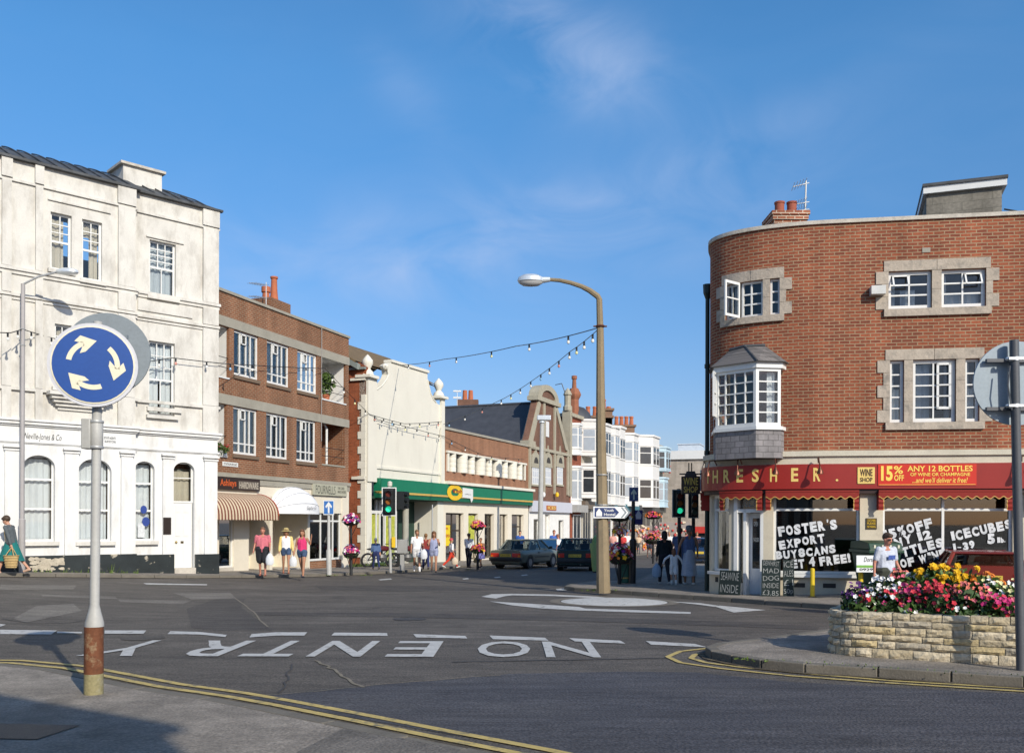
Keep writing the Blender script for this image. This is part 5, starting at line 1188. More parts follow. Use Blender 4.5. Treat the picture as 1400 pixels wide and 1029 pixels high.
for (a, b, cols, opened) in ((L1, R1, (.2, .47, .76), 0), (R1, R0v, (), 0), (L0, L1, (), 0)):
    fo = Frame([tuple(a), tuple(b)]); ln = (b-a).length
    window(fo, 0, ln, oz0+.02, oz1, orl, white, cols=cols, rows=(.2, .4, .6, .8), depth=.0, fw=.07, bw=.03, th=.06, glass=glass, name='oriel_window', curtain=netcur if b is R0v else M('dim beige curtain', (.3, .24, .17), .9), cur=[(.55, .95, 0, 1)] if b is R0v else [(.28, .42, 0, .42)])
# open casement at the left of the oriel
hp = L1; tp = L1+Vector((-.12, -.30)); fo = Frame([tuple(hp), tuple(tp)]); ln = (tp-hp).length; q = MB()
for a, b, c, d in ((0, .04, oz0+.3, oz1), (ln-.04, ln, oz0+.3, oz1), (.04, ln-.04, oz0+.3, oz0+.35), (.04, ln-.04, oz1-.05, oz1), (.04, ln-.04, oz0+.6, oz0+.63), (.04, ln-.04, oz0+.85, oz0+.88)): q.fbox(fo, a, b, c, d, -.02, .02)
q.build('open_casement', white, orl)
# roof of the oriel
ev = [p+(p-cen).normalized()*.14 for p in pl_o]; ru = FE.U(1046); lu = FE.U(999)
rt = [FE.pt(lu, 5.72, .03), FE.pt((lu+ru)/2, 5.74, .16), FE.pt(ru, 5.74, .03)]
q = MB(); V = lambda p: Vector((p.x, p.y, oz1+.13))
q.face([V(ev[1]), V(ev[2]), rt[1], rt[0]]); q.face([V(ev[2]), V(ev[3]), rt[2], rt[1]]); q.face([V(ev[0]), V(ev[1]), rt[0]]); q.face([V(ev[3]), V(ev[4]), rt[2]])
q.face([V(p) for p in ev]); 
rfo = q.build('oriel_roof', BRICK('oriel roof slate', (.18, .165, .155), (.13, .12, .115), (.09, .085, .08), bw=.22, bh=.12, ms=.01, var=.3, blotch=3), orl)
q = MB(); q.tube([rt[0], rt[1], rt[2]], .05, 6); q.tube([V(ev[2]), rt[1]], .03, 6); q.build('lead_flashing', lead, orl)
# fascia
mb = MB(); mb.fbox(FE, ub+3, .35, 2.40, zc0-.005, .10, .20); mb.fbox(FE, .35, ue, 2.40, zc0-.005, .10, .20); fas = mb.build('fascia', red, E)
mb = MB(); mb.fbox(FE, ub+3, .35, 2.30, 2.40, -.1, .14); mb.fbox(FE, .35, ue, 2.30, 2.40, -.1, .14); mb.build('fascia_rail', M('dark rail', (.03, .012, .01), .5), E)
lw = .30
for ch, px in zip('THRESHER.', (968.5, 978.5, 993.5, 1012, 1033, 1057.6, 1086.7, 1116.8, 1144.5)):
    mb = MB(); u = FE.U(px, .2); z1, z0 = FE.Z(1086, 639.5, .2), FE.Z(1086, 658, .2); hw = .075 if ch != '.' else .03
    ftext(mb, ch, FE, u-hw, u+hw, z0, z1 if ch != '.' else z0+.05, .206, bold=.03); mb.build('lettering', ylet, fas)
for px in (975.5, 1012.5, 1062, 1119.5, 1400):
    mb = MB(); u = FE.U(px, .3); z_ = 2.78
    mb.tube([FE.pt(u, zc0+.02, .18), FE.pt(u-.02, zc0+.14, .24), FE.pt(u-.02, zc0+.12, .40), FE.pt(u, z_+.08, .50)], .015, 6); mb.lathe(FE.pt(u, z_-.06, .50), [(.075, 0), (.07, .06), (.03, .13), (.02, .16)], 10); mb.build('swan_neck_lamp', M('bronze lamp', (.13, .05, .03), .4, .1, metal=.6), E, smooth=True)
a, b = FE.U(1172.5, .2), FE.U(1196, .2); z1, z0 = FE.Z(1172, 638.5, .2), FE.Z(1172, 661, .2)
mb = MB(); mb.fbox(FE, a, b, z0, z1, .202, .22); sg = mb.build('wine_shop_panel', ylet, E); dkb = M('dark brown letters', (.06, .02, .01), .5)
mb = MB(); ftext(mb, 'WINE', FE, a+.05, b-.05, z0+.17, z1-.04, .226, bold=.02); ftext(mb, 'SHOP', FE, a+.05, b-.05, z0+.04, z0+.14, .226, bold=.02); mb.build('lettering', dkb, sg)
a, b = FE.U(1200.5, .2), FE.U(1335, .2); z1, z0 = FE.Z(1200, 634.8, .2), FE.Z(1200, 663.5, .2)
mb = MB(); mb.fbox(FE, a, b, z0, z1, .203, .215); bn = mb.build('offer_banner', redb, E)
mb = MB(); X = lambda t: a+(b-a)*t; Z = lambda t: z0+(z1-z0)*t
ftext(mb, '15', FE, X(.03), X(.15), Z(.22), Z(.93), .221, bold=.04); ftext(mb, '%', FE, X(.16), X(.255), Z(.55), Z(.93), .221, bold=.02); ftext(mb, 'OFF', FE, X(.165), X(.265), Z(.22), Z(.5), .221, bold=.02)
ftext(mb, 'ANY 12 BOTTLES', FE, X(.30), X(.96), Z(.66), Z(.93), .221, bold=.02); ftext(mb, 'OF WINE OR CHAMPAGNE', FE, X(.33), X(.935), Z(.44), Z(.60), .221, bold=.015); ftext(mb, "...and we'll deliver it free!", FE, X(.35), X(.91), Z(.12), Z(.38), .221, bold=.008, shear=.25)
mb.fbox(FE, X(.01), X(.99), Z(.03), Z(.05), .216, .219); mb.build('lettering', M('yellow banner letters', (.85, .58, .10), .5), bn)
# shop front: openings
zs = FE.Z(1250, 785)-.02; zo = 2.28
S1 = (FE.U(1057.5), FE.U(1176), zs, zo); S2 = (FE.U(1207.5), FE.U(1385), zs, zo); SD = (FE.U(1004), FE.U(1044), -.2, zo); SL = (FE.U(973), FE.U(997), zs+.0, zo); S3 = (FE.U(1420), 9.6, zs, zo)
SS = (FE.U(971)-3.4, FE.U(971)-.5, zs, zo)
mb = MB(); mb.wall(FE, ub+3, ue, -.4, zo+.05, [S1, S2, SD, SL, S3, SS], .18); mb.build('shopfront_wall', M('cream shopfront stone', (.56, .50, .38), .8, .1, scale=2, stain=(.4, .35, .27), sscale=1.5), E)
for o in (S1, S2, SL, S3): mb = MB(); mb.fbox(FE, o[0]-.03, o[1]+.03, zs-.07, zs, -.1, .09); mb.build('shop_sill', white, E)
mb = MB()
for px in (1092.5, 1134.5): u = FE.U(px); mb.fbox(FE, u-.14, u+.14, .15, .25, 0, .01)
u = FE.U(980.5); mb.fbox(FE, u-.05, u+.05, .2, .32, 0, .01); mb.build('air_vent', darkroom, E)
def sw(o, cols, rows, **k): return window(FE, *o, E, white, cols=cols, rows=rows, depth=.08, fw=.055, bw=.055, glass=shopglass, name='shop_window', **k)
swin1 = sw(S1, (), (.83,)); swin2 = sw(S2, (.475,), (.83,)); sw(SL, (), (.83,)); sw(S3, (.5,), (.83,)); sw(SS, (.5,), (.83,))
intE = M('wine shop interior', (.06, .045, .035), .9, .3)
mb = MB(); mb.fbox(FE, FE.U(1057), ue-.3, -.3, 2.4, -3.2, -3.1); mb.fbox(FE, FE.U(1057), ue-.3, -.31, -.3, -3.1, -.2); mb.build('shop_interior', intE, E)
for k in range(7):
    mb = MB(); u = FE.U(1064)+k*.82
    mb.fbox(FE, u, u+.65, .25+.12*(k % 3), 1.0+.2*(k % 2), -1.6-.2*(k % 2), -1.4); mb.build('display_shelf', M('shelf goods %d' % (k % 3), [(.09, .06, .04), (.05, .06, .05), (.10, .035, .025)][k % 3], .6, .6, scale=12, fine=30), E)
# bottles curtain behind the curved window
mb = MB(); mb.fbox(FE, SL[0], SL[1], zs, zo, -.3, -.28); mb.build('display_panel', M('yellow green display', (.30, .27, .06), .7, .5, scale=7, fine=25, stain=(.12, .09, .04), sscale=5, slo=.45, shi=.6), E)
# door in a white frame
a, b = SD[0], SD[1]; mid = FE.U(1020.5)
mb = MB(); mb.fbox(FE, a, a+.09, -.2, zo, -.2, .02); mb.fbox(FE, b-.07, b, -.2, zo, -.2, .0); mb.fbox(FE, mid-.07, mid, -.2, 1.95, -.3, .0); mb.fbox(FE, a+.09, b-.07, 1.87, 1.95, -.24, .0); mb.fbox(FE, a+.09, mid-.07, -.2, .2, -.24, -.04); mb.build('door_frame', white, E)
mb = MB(); A0, B0 = mid, b-.07; mb.fbox(FE, A0, A0+.07, -.18, 1.86, -.3, -.25); mb.fbox(FE, B0-.07, B0, -.18, 1.86, -.3, -.25); mb.fbox(FE, A0+.07, B0-.07, -.18, .55, -.3, -.25); mb.fbox(FE, A0+.07, B0-.07, 1.74, 1.86, -.3, -.25)
for k in (.02, .2, .38): mb.fbox(FE, A0+.1, B0-.1, -.14+k, .0+k, -.25, -.245)
d = mb.build('door', M('grey white door paint', (.62, .64, .67), .5, .06), E)
mb = MB(); mb.fbox(FE, A0+.06, B0-.06, .54, 1.75, -.28, -.272); mb.build('pane', shopglass, d)
mb = MB(); ftext(mb, 'OPEN', FE, A0+.1, B0-.12, 1.55, 1.66, -.262, bold=.01); ftext(mb, '9-10.30', FE, A0+.1, B0-.1, 1.18, 1.28, -.262, bold=.01); mb.build('lettering', white, d)
mb = MB(); mb.fbox(FE, a+.09, mid-.07, .2, 1.87, -.16, -.154); mb.fbox(FE, a+.09, b-.07, 1.95, zo, -.16, -.154); mb.build('pane', shopglass, E)
mb = MB(); ftext(mb, 'RICH', FE, FE.U(1012), FE.U(1036), 2.0, 2.2, -.148, bold=.02, shear=.3); mb.build('lettering', M('dull silver letters', (.4, .38, .34), .5), E)
# scalloped red blinds
def valance(a, b, ztop, h=.13, par=None, w=.22, side=.42):
    mb = MB(); n = max(4, round((b-a)/.19)); m = n
    pts = [FE.pt(a+(b-a)*i/(n*6), ztop, w) for i in range(n*6+1)]; low = [ztop-h+.028*math.cos(i/6*2*math.pi) for i in range(n*6+1)]
    for i in range(n*6):
        p, q = pts[i], pts[i+1]
        mb.face([p, q, Vector((q.x, q.y, low[i+1])), Vector((p.x, p.y, low[i]))])
        mb.face([Vector((p.x, p.y, low[i])), Vector((q.x, q.y, low[i+1])), Vector((q.x, q.y, low[i+1]-.022)), Vector((p.x, p.y, low[i]-.022))], m=1)
    mb.fbox(FE, a, b, ztop-.01, ztop+.03, .0, w+.01)
    for ue_, s_ in ((a, 1), (b, -1)):
        k = 14; ps = [(ztop-side*i/k, .012*math.sin(i*1.8)) for i in range(k+1)]
        for i in range(k):
            z0, z1 = ps[i][0], ps[i+1][0]; f0, f1 = w*.95+ps[i][1], w*.95+ps[i+1][1]
            mb.face([FE.pt(ue_, z0, .0), FE.pt(ue_, z0, f0), FE.pt(ue_, z1, f1), FE.pt(ue_, z1, .0)])
            mb.face([FE.pt(ue_, z0, f0), FE.pt(ue_+s_*.10, z0, f0), FE.pt(ue_+s_*.10, z1, f1), FE.pt(ue_, z1, f1)])
            mb.face([FE.pt(ue_+s_*.10, z0, f0), FE.pt(ue_+s_*.12, z0, f0), FE.pt(ue_+s_*.12, z1, f1), FE.pt(ue_+s_*.10, z1, f1)], m=1)
    return mb.build('scalloped_blind', [M('red blind canvas', (.23, .018, .011), .8, .1), M('gold blind edging', (.48, .27, .07), .6)], E)
valance(FE.U(1046, .3), FE.U(1176, .3), 2.34); valance(FE.U(1203, .3), FE.U(1387, .3), 2.34); valance(FE.U(981, .3), FE.U(1041, .3), 2.34); valance(FE.U(1405), 9.7, 2.34)
valance(FE.U(969, .1)-2.2, FE.U(969, .1)-.3, 2.34)
# painted window bargains
wl = M('white poster paint letters', (.60, .61, .62), .7, .2, scale=9, fine=30, stain=(.32, .34, .35), sscale=5, slo=.5, shi=.75)
def scrawl(lines, o, par, w=-.074):
    mb = MB()
    for t, x0, x1, yb, yt, rot in lines:
        ua, zb_ = FE.hit(x0, yb, w); ub_, _ = FE.hit(x1, yb, w); zt_ = FE.Z(x0, yt, w); n = len(t); x = ua; cw = (ub_-ua)/sum(1.25 if c == 'W' else .5 if c in "I'1!. " else 1 for c in t)
        for i, c in enumerate(t):
            wd = cw*(1.25 if c == 'W' else .5 if c in "I'1!. " else 1); f = (x-ua)/(ub_-ua); dz = (ub_-ua)*math.tan(rot)*f; j = RND.uniform(-.012, .012); hgt = (zt_-zb_)*RND.uniform(.94, 1.06)
            if c == "'": ftext(mb, c, FE, x+wd*.3, x+wd*.7, zb_+dz+hgt*.7, zb_+dz+hgt, w, bold=.03)
            elif c == '.': ftext(mb, c, FE, x+wd*.3, x+wd*.7, zb_+dz, zb_+dz+.04, w, bold=.03)
            elif c == '-': ftext(mb, c, FE, x+wd*.2, x+wd*.8, zb_+dz+hgt*.42, zb_+dz+hgt*.55, w, bold=.03)
            elif c != ' ': ftext(mb, c, FE, x+wd*.07, x+wd*.93, zb_+dz+j, zb_+dz+j+hgt, w, bold=.062, rot=rot+RND.uniform(-.05, .05))
            x += wd
    return mb.build('painted_offer', wl, par)
for t_, x0, x1, yb, yt, rt, o_, w_ in (("FOSTER'S", 1063, 1145, 733.3, 719.5, .15, S1, swin1), ("EXPORT", 1064, 1128, 750.5, 738.5, .18, S1, swin1), ("BUY8CANS", 1060, 1143, 764.5, 753, .13, S1, swin1), ("GET 4 FREE!", 1072, 1163, 778, 765.5, .13, S1, swin1),
        ("15%OFF", 1208, 1275, 737, 724, .28, S2, swin2), ("ANY 12", 1208, 1274, 749.5, 737.5, .24, S2, swin2), ("BOTTLES", 1209, 1290, 766, 753, .27, S2, swin2), ("OF WINE", 1230, 1294, 775.5, 763, .26, S2, swin2),
        ("ICECUBES", 1300, 1384, 738.6, 725.5, .23, S2, swin2), ("1-39", 1303, 1333, 754, 742.5, .2, S2, swin2), ("5", 1349, 1361, 743.4, 730, .05, S2, swin2), ("lb.", 1363, 1375, 741.5, 734, .05, S2, swin2)):
    scrawl([(t_, x0, x1, yb, yt, rt)], o_, w_)
# little notices, alarm box, vents
mb = MB(); a, b = FE.U(1184), FE.U(1199); mb.fbox(FE, a, b, FE.Z(1184, 723), FE.Z(1184, 708), .0, .02); nt_ = mb.build('licence_notice', M('dark notice', (.05, .035, .01), .5), E)
mb = MB(); [ftext(mb, t, FE, a+.03, b-.03, FE.Z(1184, y+3), FE.Z(1184, y), .026) for t, y in (('CUSTOMERS', 709.5), ('PLEASE', 713.5), ('NO PARKING', 718))]; mb.build('lettering', yel, nt_)
mb = MB(); mb.fbox(FE, FE.U(1188), FE.U(1207.5), FE.Z(1190, 405), FE.Z(1190, 393.5), .01, .22); mb.build('alarm_box', M('grey alarm box', (.55, .55, .52), .5), E)
mb = MB(); mb.fbox(FE, FE.U(1260), FE.U(1271), FE.Z(1260, 345.5), FE.Z(1260, 339), .0, .015); mb.build('air_brick', concr, E)
# drainpipe by the rounded corner
gp_ = M('dark green downpipe', (.012, .03, .026), .45)
pu = FE.U(971)-.75; p3 = FE.pt(pu, 0, .12); dx = Vector(((966.5-700)/1250*p3.y-p3.x, 0, 0)); p3 = p3+dx
mb = MB(); mb.tube([(p3.x, p3.y, -.3), (p3.x, p3.y, zt-1.0)], .055, 8); mb.lathe((p3.x, p3.y, zt-1.0), [(.055, -.15), (.11, .0), (.12, .22)], 8)
for z_ in (1.0, 3.4, 5.6): mb.lathe((p3.x, p3.y, z_), [(.055, -.06), (.075, -.05), (.075, .05), (.055, .06)], 8)
mb.build('drainpipe', gp_, E)
mb = MB(); q = FE.pt(pu, 0, .02); mb.xf(Matrix.Translation((p3.x+.22, p3.y+.25, 0)), .35, .4, 2.3, base=True); mb.build('dark_pier', gp_, E)
# roof things
mb = MB(); a = at(1262, 253, 23.2); b = at(1369, 253, 22.6); fr_ = Frame([tuple(a.xy), tuple(b.xy)]); ln = (b-a).length
blk = BRICK('concrete blocks', (.24, .22, .18), (.19, .175, .145), (.17, .16, .13), bw=.45, bh=.22, ms=.01, var=.3, blotch=2)
mb.fbox(fr_, .08, ln, zt-.2, 9.95, -3, 0); tk = mb.build('tank_house', blk, E)
mb = MB(); mb.fbox(fr_, 0, ln+.1, 9.95, 10.12, -3.1, .10); mb.build('white_fascia', white, tk)
mb = MB(); mb.fbox(fr_, -.02, ln+.12, 10.121, 10.19, -3.12, .14); mb.build('tank_roof', lead, tk)
mb = MB(); q = at(1373, 286, 22.4); mb.tube([q, q+Vector((.3, 0, -.05)), q+Vector((.7, 0, -.3))], .02, 6); mb.tube([q-Vector((0, 0, .2)), q+Vector((.3, 0, -.3))], .02, 6); mb.build('cable', black, tk)
brh = BRICK('chimney brick', (.34, .12, .06), (.25, .08, .045), (.5, .42, .32), ms=.012)
c_ = at(1074, 300, 24); zt2 = at(1074, 296, 24).z
mb = MB()
for w_, z0, z1 in ((.38, zt-.3, zt2-.32), (.42, zt2-.32, zt2-.22), (.46, zt2-.22, zt2-.1), (.49, zt2-.1, zt2)):
    mb.fbox(Frame([(c_.x-w_, 24-w_), (c_.x+w_, 24-w_)]), 0, 2*w_, z0, z1, -2*w_, 0)
ch = mb.build('chimney', brh, E)
mb = MB(); [mb.lathe((c_.x+dx, 24, zt2), [(.125, 0), (.125, .32), (.14, .33), (.14, .37), (.12, .38)], 12) for dx in (-.16, .16)]; mb.build('chimney_pot', M('dark terracotta', (.30, .085, .05), .8), ch, smooth=True)
q = MB(); b0 = at(1100, 310, 24.2); t0 = at(1102, 247, 24.2); q.tube([b0-Vector((0, 0, .4)), t0], .022, 6)
for (py, dx, dy) in ((249, -.35, .16), (275, -.3, .12), (285, -.28, .1)):
    c_ = at(1101, py, 24.2); q.tube([c_+Vector((.1, 0, -.02)), c_+Vector((dx, -.1, -dy))], .013, 5)
    for k in range(5): p_ = c_+Vector((dx*k/4, -.1*k/4, -dy*k/4)); q.tube([p_-Vector((.05, .3, 0)), p_+Vector((.05, .3, 0))], .007, 4)
q.build('aerial', steel, ch)
# ------------------------------------------------------------------ street furniture
def up(c, h): return Vector((c.x, c.y, c.z+h))
rust = M('rusty steel', (.15, .055, .025), .8, .35, scale=6, fine=30, bump=.3, stain=(.30, .22, .13), sscale=5, slo=.55, shi=.65)
mossy = M('mossy post base', (.26, .23, .12), .85, .3, scale=7, bump=.3, stain=(.40, .38, .30), sscale=8)
postg = M('grey post paint', (.42, .42, .40), .5, .1, scale=4, stain=(.3, .29, .26), sscale=6)
signblue = M('sign blue', (.018, .075, .30), .35, .08); signcream = M('sign ivory', (.72, .68, .52), .4, .05)
def disc(mb, c, r, n, t0, t1, m=0, k=40):
    n = n.normalized(); a = Vector((-n.y, n.x, 0)).normalized(); b = n.cross(a)*-1
    b = Vector((0, 0, 1)) if abs(n.z) < .01 else b
    f = lambda x, y, t: c+a*x+b*y+n*t
    mb.prism([(r*math.cos(2*math.pi*i/k), r*math.sin(2*math.pi*i/k)) for i in range(k)], f, t0, t1, m); return f
# --- roundabout sign on the near left pavement
base = gp(128, 948, .025)
RS = thing('roundabout_sign', 'blue round sign with three ivory arrows on a grey post with a rusty base', 'road sign', tuple(base))
Yd = base.y; hz = lambda py: at(130, py, Yd).z-base.z
mb = MB(); mb.tube([base-Vector((0, 0, .05)), up(base, hz(920))], .083, 20); mb.build('post_base', mossy, RS, smooth=True)
mb = MB(); mb.tube([up(base, hz(920)), up(base, hz(918)), up(base, hz(856))], [.083, .0835, .082], 20); mb.build('rusty_sleeve', rust, RS, smooth=True)
lx = .0035*1.3
def tilt(h): return Vector((base.x+.0085*h, base.y, base.z+h))
mb = MB(); mb.tube([tilt(hz(856)), tilt(hz(850)), tilt(hz(836)), tilt(hz(826)), tilt(hz(440))], [.082, .080, .055, .041, .041], 18); mb.build('post', postg, RS, smooth=True)
mb = MB(); c_ = tilt(hz(594)); mb.box(c_.x-.115, c_.x-.035, c_.y-.06, c_.y+.05, c_.z-.13, c_.z+.14); mb.lathe(c_, [(.05, -.12), (.055, -.11), (.055, .1), (.05, .11)], 14); mb.build('clamp_box', postg, RS, smooth=True, bevel=.008)
for z in (.115, -.115):
    mb = MB(); mb.lathe(c_+Vector((0, 0, z)), [(.058, -.012), (.062, 0), (.058, .012)], 14); mb.build('jubilee_clip', steel, RS, smooth=True)
cd = at(127.5, 499, Yd-.10); nd = Vector((.33, -1, 0)).normalized()
mb = MB(); f = disc(mb, cd, .372, nd, -.03, .01); mb.build('sign_rim', M('pale rim', (.55, .56, .60), .4, .08), RS, smooth=True)
mb = MB(); disc(mb, cd, .345, nd, .0101, .016); mb.build('sign_border', signcream, RS)
mb = MB(); disc(mb, cd, .333, nd, .0161, .020); face = mb.build('sign_face', signblue, RS)
mb = MB(); f = disc(MB(), cd, .3, nd, 0, 0)
def F2(x, y): return f(x, y, .023)
# arrows are laid clockwise round the face; x runs to the right as seen from the road
sx = 1 if (f(1, 0, 0)-cd).x > 0 else -1
for a0 in (170, 50, -70):
    r0, r1 = .178, .222; n_ = 10; pts = []
    for k in range(n_): 
        a0r = rad(a0-58*k/n_); a1r = rad(a0-58*(k+1)/n_)
        mb.face([F2(sx*r*math.cos(t), r*math.sin(t)) for r, t in ((r0, a0r), (r1, a0r), (r1, a1r), (r0, a1r))])
    ta = rad(a0-56); tb = rad(a0-88)
    P = lambda r, t: (sx*r*math.cos(t), r*math.sin(t))
    tip = P(.215, tb); o1_, o2_ = P(.274, rad(a0-58)), P(.128, rad(a0-52))
    i1, i2 = P(.288, rad(a0-44)), P(.118, rad(a0-26))
    nk = P(.2, rad(a0-58))
    mb.face([F2(*tip), F2(*o1_), F2(*P(.252, rad(a0-43))), F2(*nk)]); mb.face([F2(*tip), F2(*nk), F2(*P(.144, rad(a0-32))), F2(*o2_)])
mb.build('arrows', signcream, face)
cb = at(143, 482, Yd+.12); nb = Vector((-.62, -.8, 0))
mb = MB(); disc(mb, cb+Vector((.0, .06, .0)), .375, Vector((.25, -1, 0)), -.012, .012); mb.build('rear_disc', greyp, RS)
mb = MB()
for z in (.15, -.19): c2 = cb+Vector((0, .06, z)); mb.box(c2.x-.2, c2.x+.2, c2.y-.045, c2.y-.015, c2.z-.016, c2.z+.016)
mb.build('rear_rail', greyp, RS)
# --- grey back of a round sign at the right edge
base = gp(1396, 916, KH); Yd = base.y
SB = thing('round_sign', 'grey back of a round road sign on a dark post beside the flower bed', 'road sign', tuple(base))
top = at(1386.5, 465, Yd); dk = M('dark grey post', (.085, .09, .10), .45, .15)
mb = MB(); mb.tube([base-Vector((0, 0, .03)), top], .045, 16); mb.build('post', dk, SB, smooth=True)
c_ = at(1386, 523, Yd-.085)
mb = MB(); disc(mb, at(1389, 524, Yd+.11), .435, Vector((-.05, -1, 0)), -.012, .012); db = mb.build('sign_back', M('blue grey sign back', (.30, .36, .40), .55, .1, scale=3), SB)
for py in (493, 559):
    mb = MB(); q = at(1388, py, Yd+.07); mb.box(q.x-.20-.10, q.x+.3, q.y-.02, q.y+.02, q.z-.018, q.z+.018); mb.build('rail', dk, SB)
    mb = MB(); q = at(1387, py+(-2 if py < 500 else -4), Yd); mb.lathe(q, [(.05, -.022), (.053, -.02), (.053, .02), (.05, .022)], 14); mb.ball(q+Vector((-.085, -.02, 0)), .02, 8); mb.ball(q+Vector((.085, -.02, 0)), .02, 8); mb.box(q.x-.085, q.x+.085, q.y-.058, q.y-.03, q.z-.012, q.z+.012); mb.build('clip', M('bright clip', (.7, .7, .68), .3, metal=.8), SB, smooth=True)
mb = MB(); q = at(1381, 500, Yd-.05); mb.tube([q, q+Vector((-.02, 0, -.2)), q+Vector((.02, 0, -.45))], .008, 5); mb.build('cable', dk, SB)
# --- tall concrete lamp post
base = gp(825, 807.5, KH); Yd = base.y
conc = M('exposed aggregate concrete', (.25, .195, .12), .9, .2, scale=3, fine=60, bump=.4, bscale=70, stain=(.17, .14, .09), sscale=2)
LP = thing('concrete_lamp_post', 'tall brown concrete lamp post with a curved arm and a silver lantern', 'street lamp', tuple(base))
K = lambda px, py, dy=0: at(px, py, Yd+dy)
mb = MB(); mb.tube([base-Vector((0, 0, .05)), K(823.5, 715), K(821.5, 600), K(820.5, 450)], [.175, .15, .125, .09], 8); mb.build('column', conc, LP)
mb = MB(); mb.tube([K(820.5, 450), K(819.3, 409), K(817, 405), K(806, 397), K(795, 391.5), K(780, 386.5), K(765, 383.3), K(748, 382)], [.085, .075, .075, .07, .06, .055, .05, .045], 8); mb.build('arm', conc, LP)
mb = MB(); mb.tube([K(752, 382), K(740, 383)], [.06, .08], 10); c_ = K(725.5, 383)
mb.lathe(c_, [(.02, .14), (.2, .13), (.31, .07), (.335, -.01), (.33, -.03)], 18, sy=.55); ln_ = mb.build('lantern', M('silver lantern', (.62, .66, .68), .35, .08, metal=.4), LP, smooth=True)
mb = MB(); mb.lathe(c_, [(.32, -.032), (.3, -.08), (.2, -.14), (.05, -.16)], 18, sy=.5); mb.build('lamp_bowl', M('lamp bowl', (.45, .45, .44), .2, .1), ln_, smooth=True)
mb = MB(); c_ = K(820.5, 446); mb.lathe(c_, [(.1, -.03), (.13, 0), (.1, .03)], 12); mb.box(c_.x-.17, c_.x+.17, c_.y-.03, c_.y+.03, c_.z-.015, c_.z+.015)
mb.build('cable_band', M('rusty band', (.12, .05, .03), .8), LP)
for py in (649, 690): mb = MB(); c_ = K(823 if py < 660 else 823.5, py); mb.lathe(c_, [(.165 if py > 660 else .155, -.012), (.17 if py > 660 else .16, 0), (.165 if py > 660 else .155, .012)], 12); mb.build('steel_band', steel, LP)
# finger sign on the lamp post
FSg = thing('finger_sign', 'blue pointed direction sign lettered Youth Hostel strapped to the concrete lamp post', 'direction sign', tuple(K(823, 700, -.2)))
fa, fb = K(811, 700, -.22), K(861, 699, -.05); ff = Frame([tuple(fa.xy), tuple(fb.xy)]); L0_ = (fb-fa).length
s1_, s0_ = K(811, 692, -.22).z-fa.z, K(811, 708, -.22).z-fa.z; zz = fa.z
pf = lambda a, b, t: ff.pt(a, zz+b, t)
mb = MB(); mb.prism([(0, s0_), (L0_*.86, s0_), (L0_, 0), (L0_*.86, s1_), (0, s1_)], pf, -.02, .02); b_ = mb.build('board', M('white sign sheet', (.72, .73, .72), .5, .05), FSg)
mb = MB(); mb.prism([(.03, s0_+.03), (L0_*.58, s0_+.03), (L0_*.7, 0), (L0_*.58, s1_-.03), (.03, s1_-.03)], pf, .021, .025); bb = mb.build('blue_panel', M('deep navy sign', (.01, .03, .12), .4), FSg)
mb = MB(); ftext(mb, 'Youth', ff, .27, .52, zz+.02, zz+s1_-.06, .03, bold=.015); ftext(mb, 'Hostel', ff, .27, .56, zz+s0_+.06, zz-.015, .03, bold=.015); mb.prism([(.07, s0_+.05), (.22, s0_+.05), (.22, 0), (.145, .1), (.07, 0)], pf, .026, .03); mb.build('lettering', white, bb)
mb = MB(); gx = L0_
for k in (.74, .84): mb.prism([(gx*k, s0_+.015), (gx*k+.05, s0_+.015), (gx*k+.16, 0), (gx*k+.05, s1_-.015), (gx*k, s1_-.015), (gx*k+.11, 0)], pf, .021, .024)
mb.build('chevron', greyp, FSg)
# --- slim lamp by the white house
base = gp(30, 782.3, KH); Yd = base.y; K = lambda px, py, dy=0: at(px, py, Yd+dy)
SL_ = thing('slim_lamp_post', 'slim grey lamp post with a short bracket in front of the white house', 'street lamp', tuple(base))
mb = MB(); mb.tube([base-Vector((0, 0, .05)), up(base, 1.5), up(base, 1.52), K(31.5, 388)], [.085, .085, .06, .055], 12); mb.build('column', M('grey steel column', (.36, .34, .33), .5, .1), SL_, smooth=True)
mb = MB(); mb.tube([K(31.5, 392), K(32.5, 388), K(52, 378.5), K(77, 372)], .03, 8); mb.build('bracket', steel, SL_)
mb = MB(); c_ = K(92, 371); mb.lathe(c_, [(.03, .09), (.2, .08), (.3, .03), (.32, -.03), (.28, -.07), (.05, -.09)], 16, sy=.5); mb.build('lantern', M('silver lantern', (.62, .66, .68), .35), SL_, smooth=True)
for py in (450, 472): mb = MB(); c_ = K(31, py); mb.lathe(c_, [(.058, -.02), (.08, 0), (.058, .02)], 10); mb.build('cable_band', steel, SL_)
# --- old grey lamp further along the street
base = gp(737.5, 772, KH); Yd = 52; base = at(738, 715, 52); base.z = G(base.x, 52)+KH
SL2 = thing('square_lamp_post', 'grey lamp post with a flat square lantern in front of the Dutch gabled house', 'street lamp', tuple(base))
K = lambda px, py, dy=0: at(px, py, 52+dy)
mb = MB(); mb.tube([base-Vector((0, 0, .05)), K(741, 576)], [.16, .11], 10); mb.build('column', M('pale grey column', (.42, .42, .40), .6), SL2, smooth=True)
mb = MB(); a = K(727, 574); b = K(753, 570); mb.box(a.x+.3, b.x, 51.8, 52.2, a.z-.02, a.z+.26); mb.tube([K(741, 578), K(741, 573)], [.2, .1], 8); mb.build('lantern', M('silver lantern', (.62, .66, .68), .35), SL2, bevel=.04)
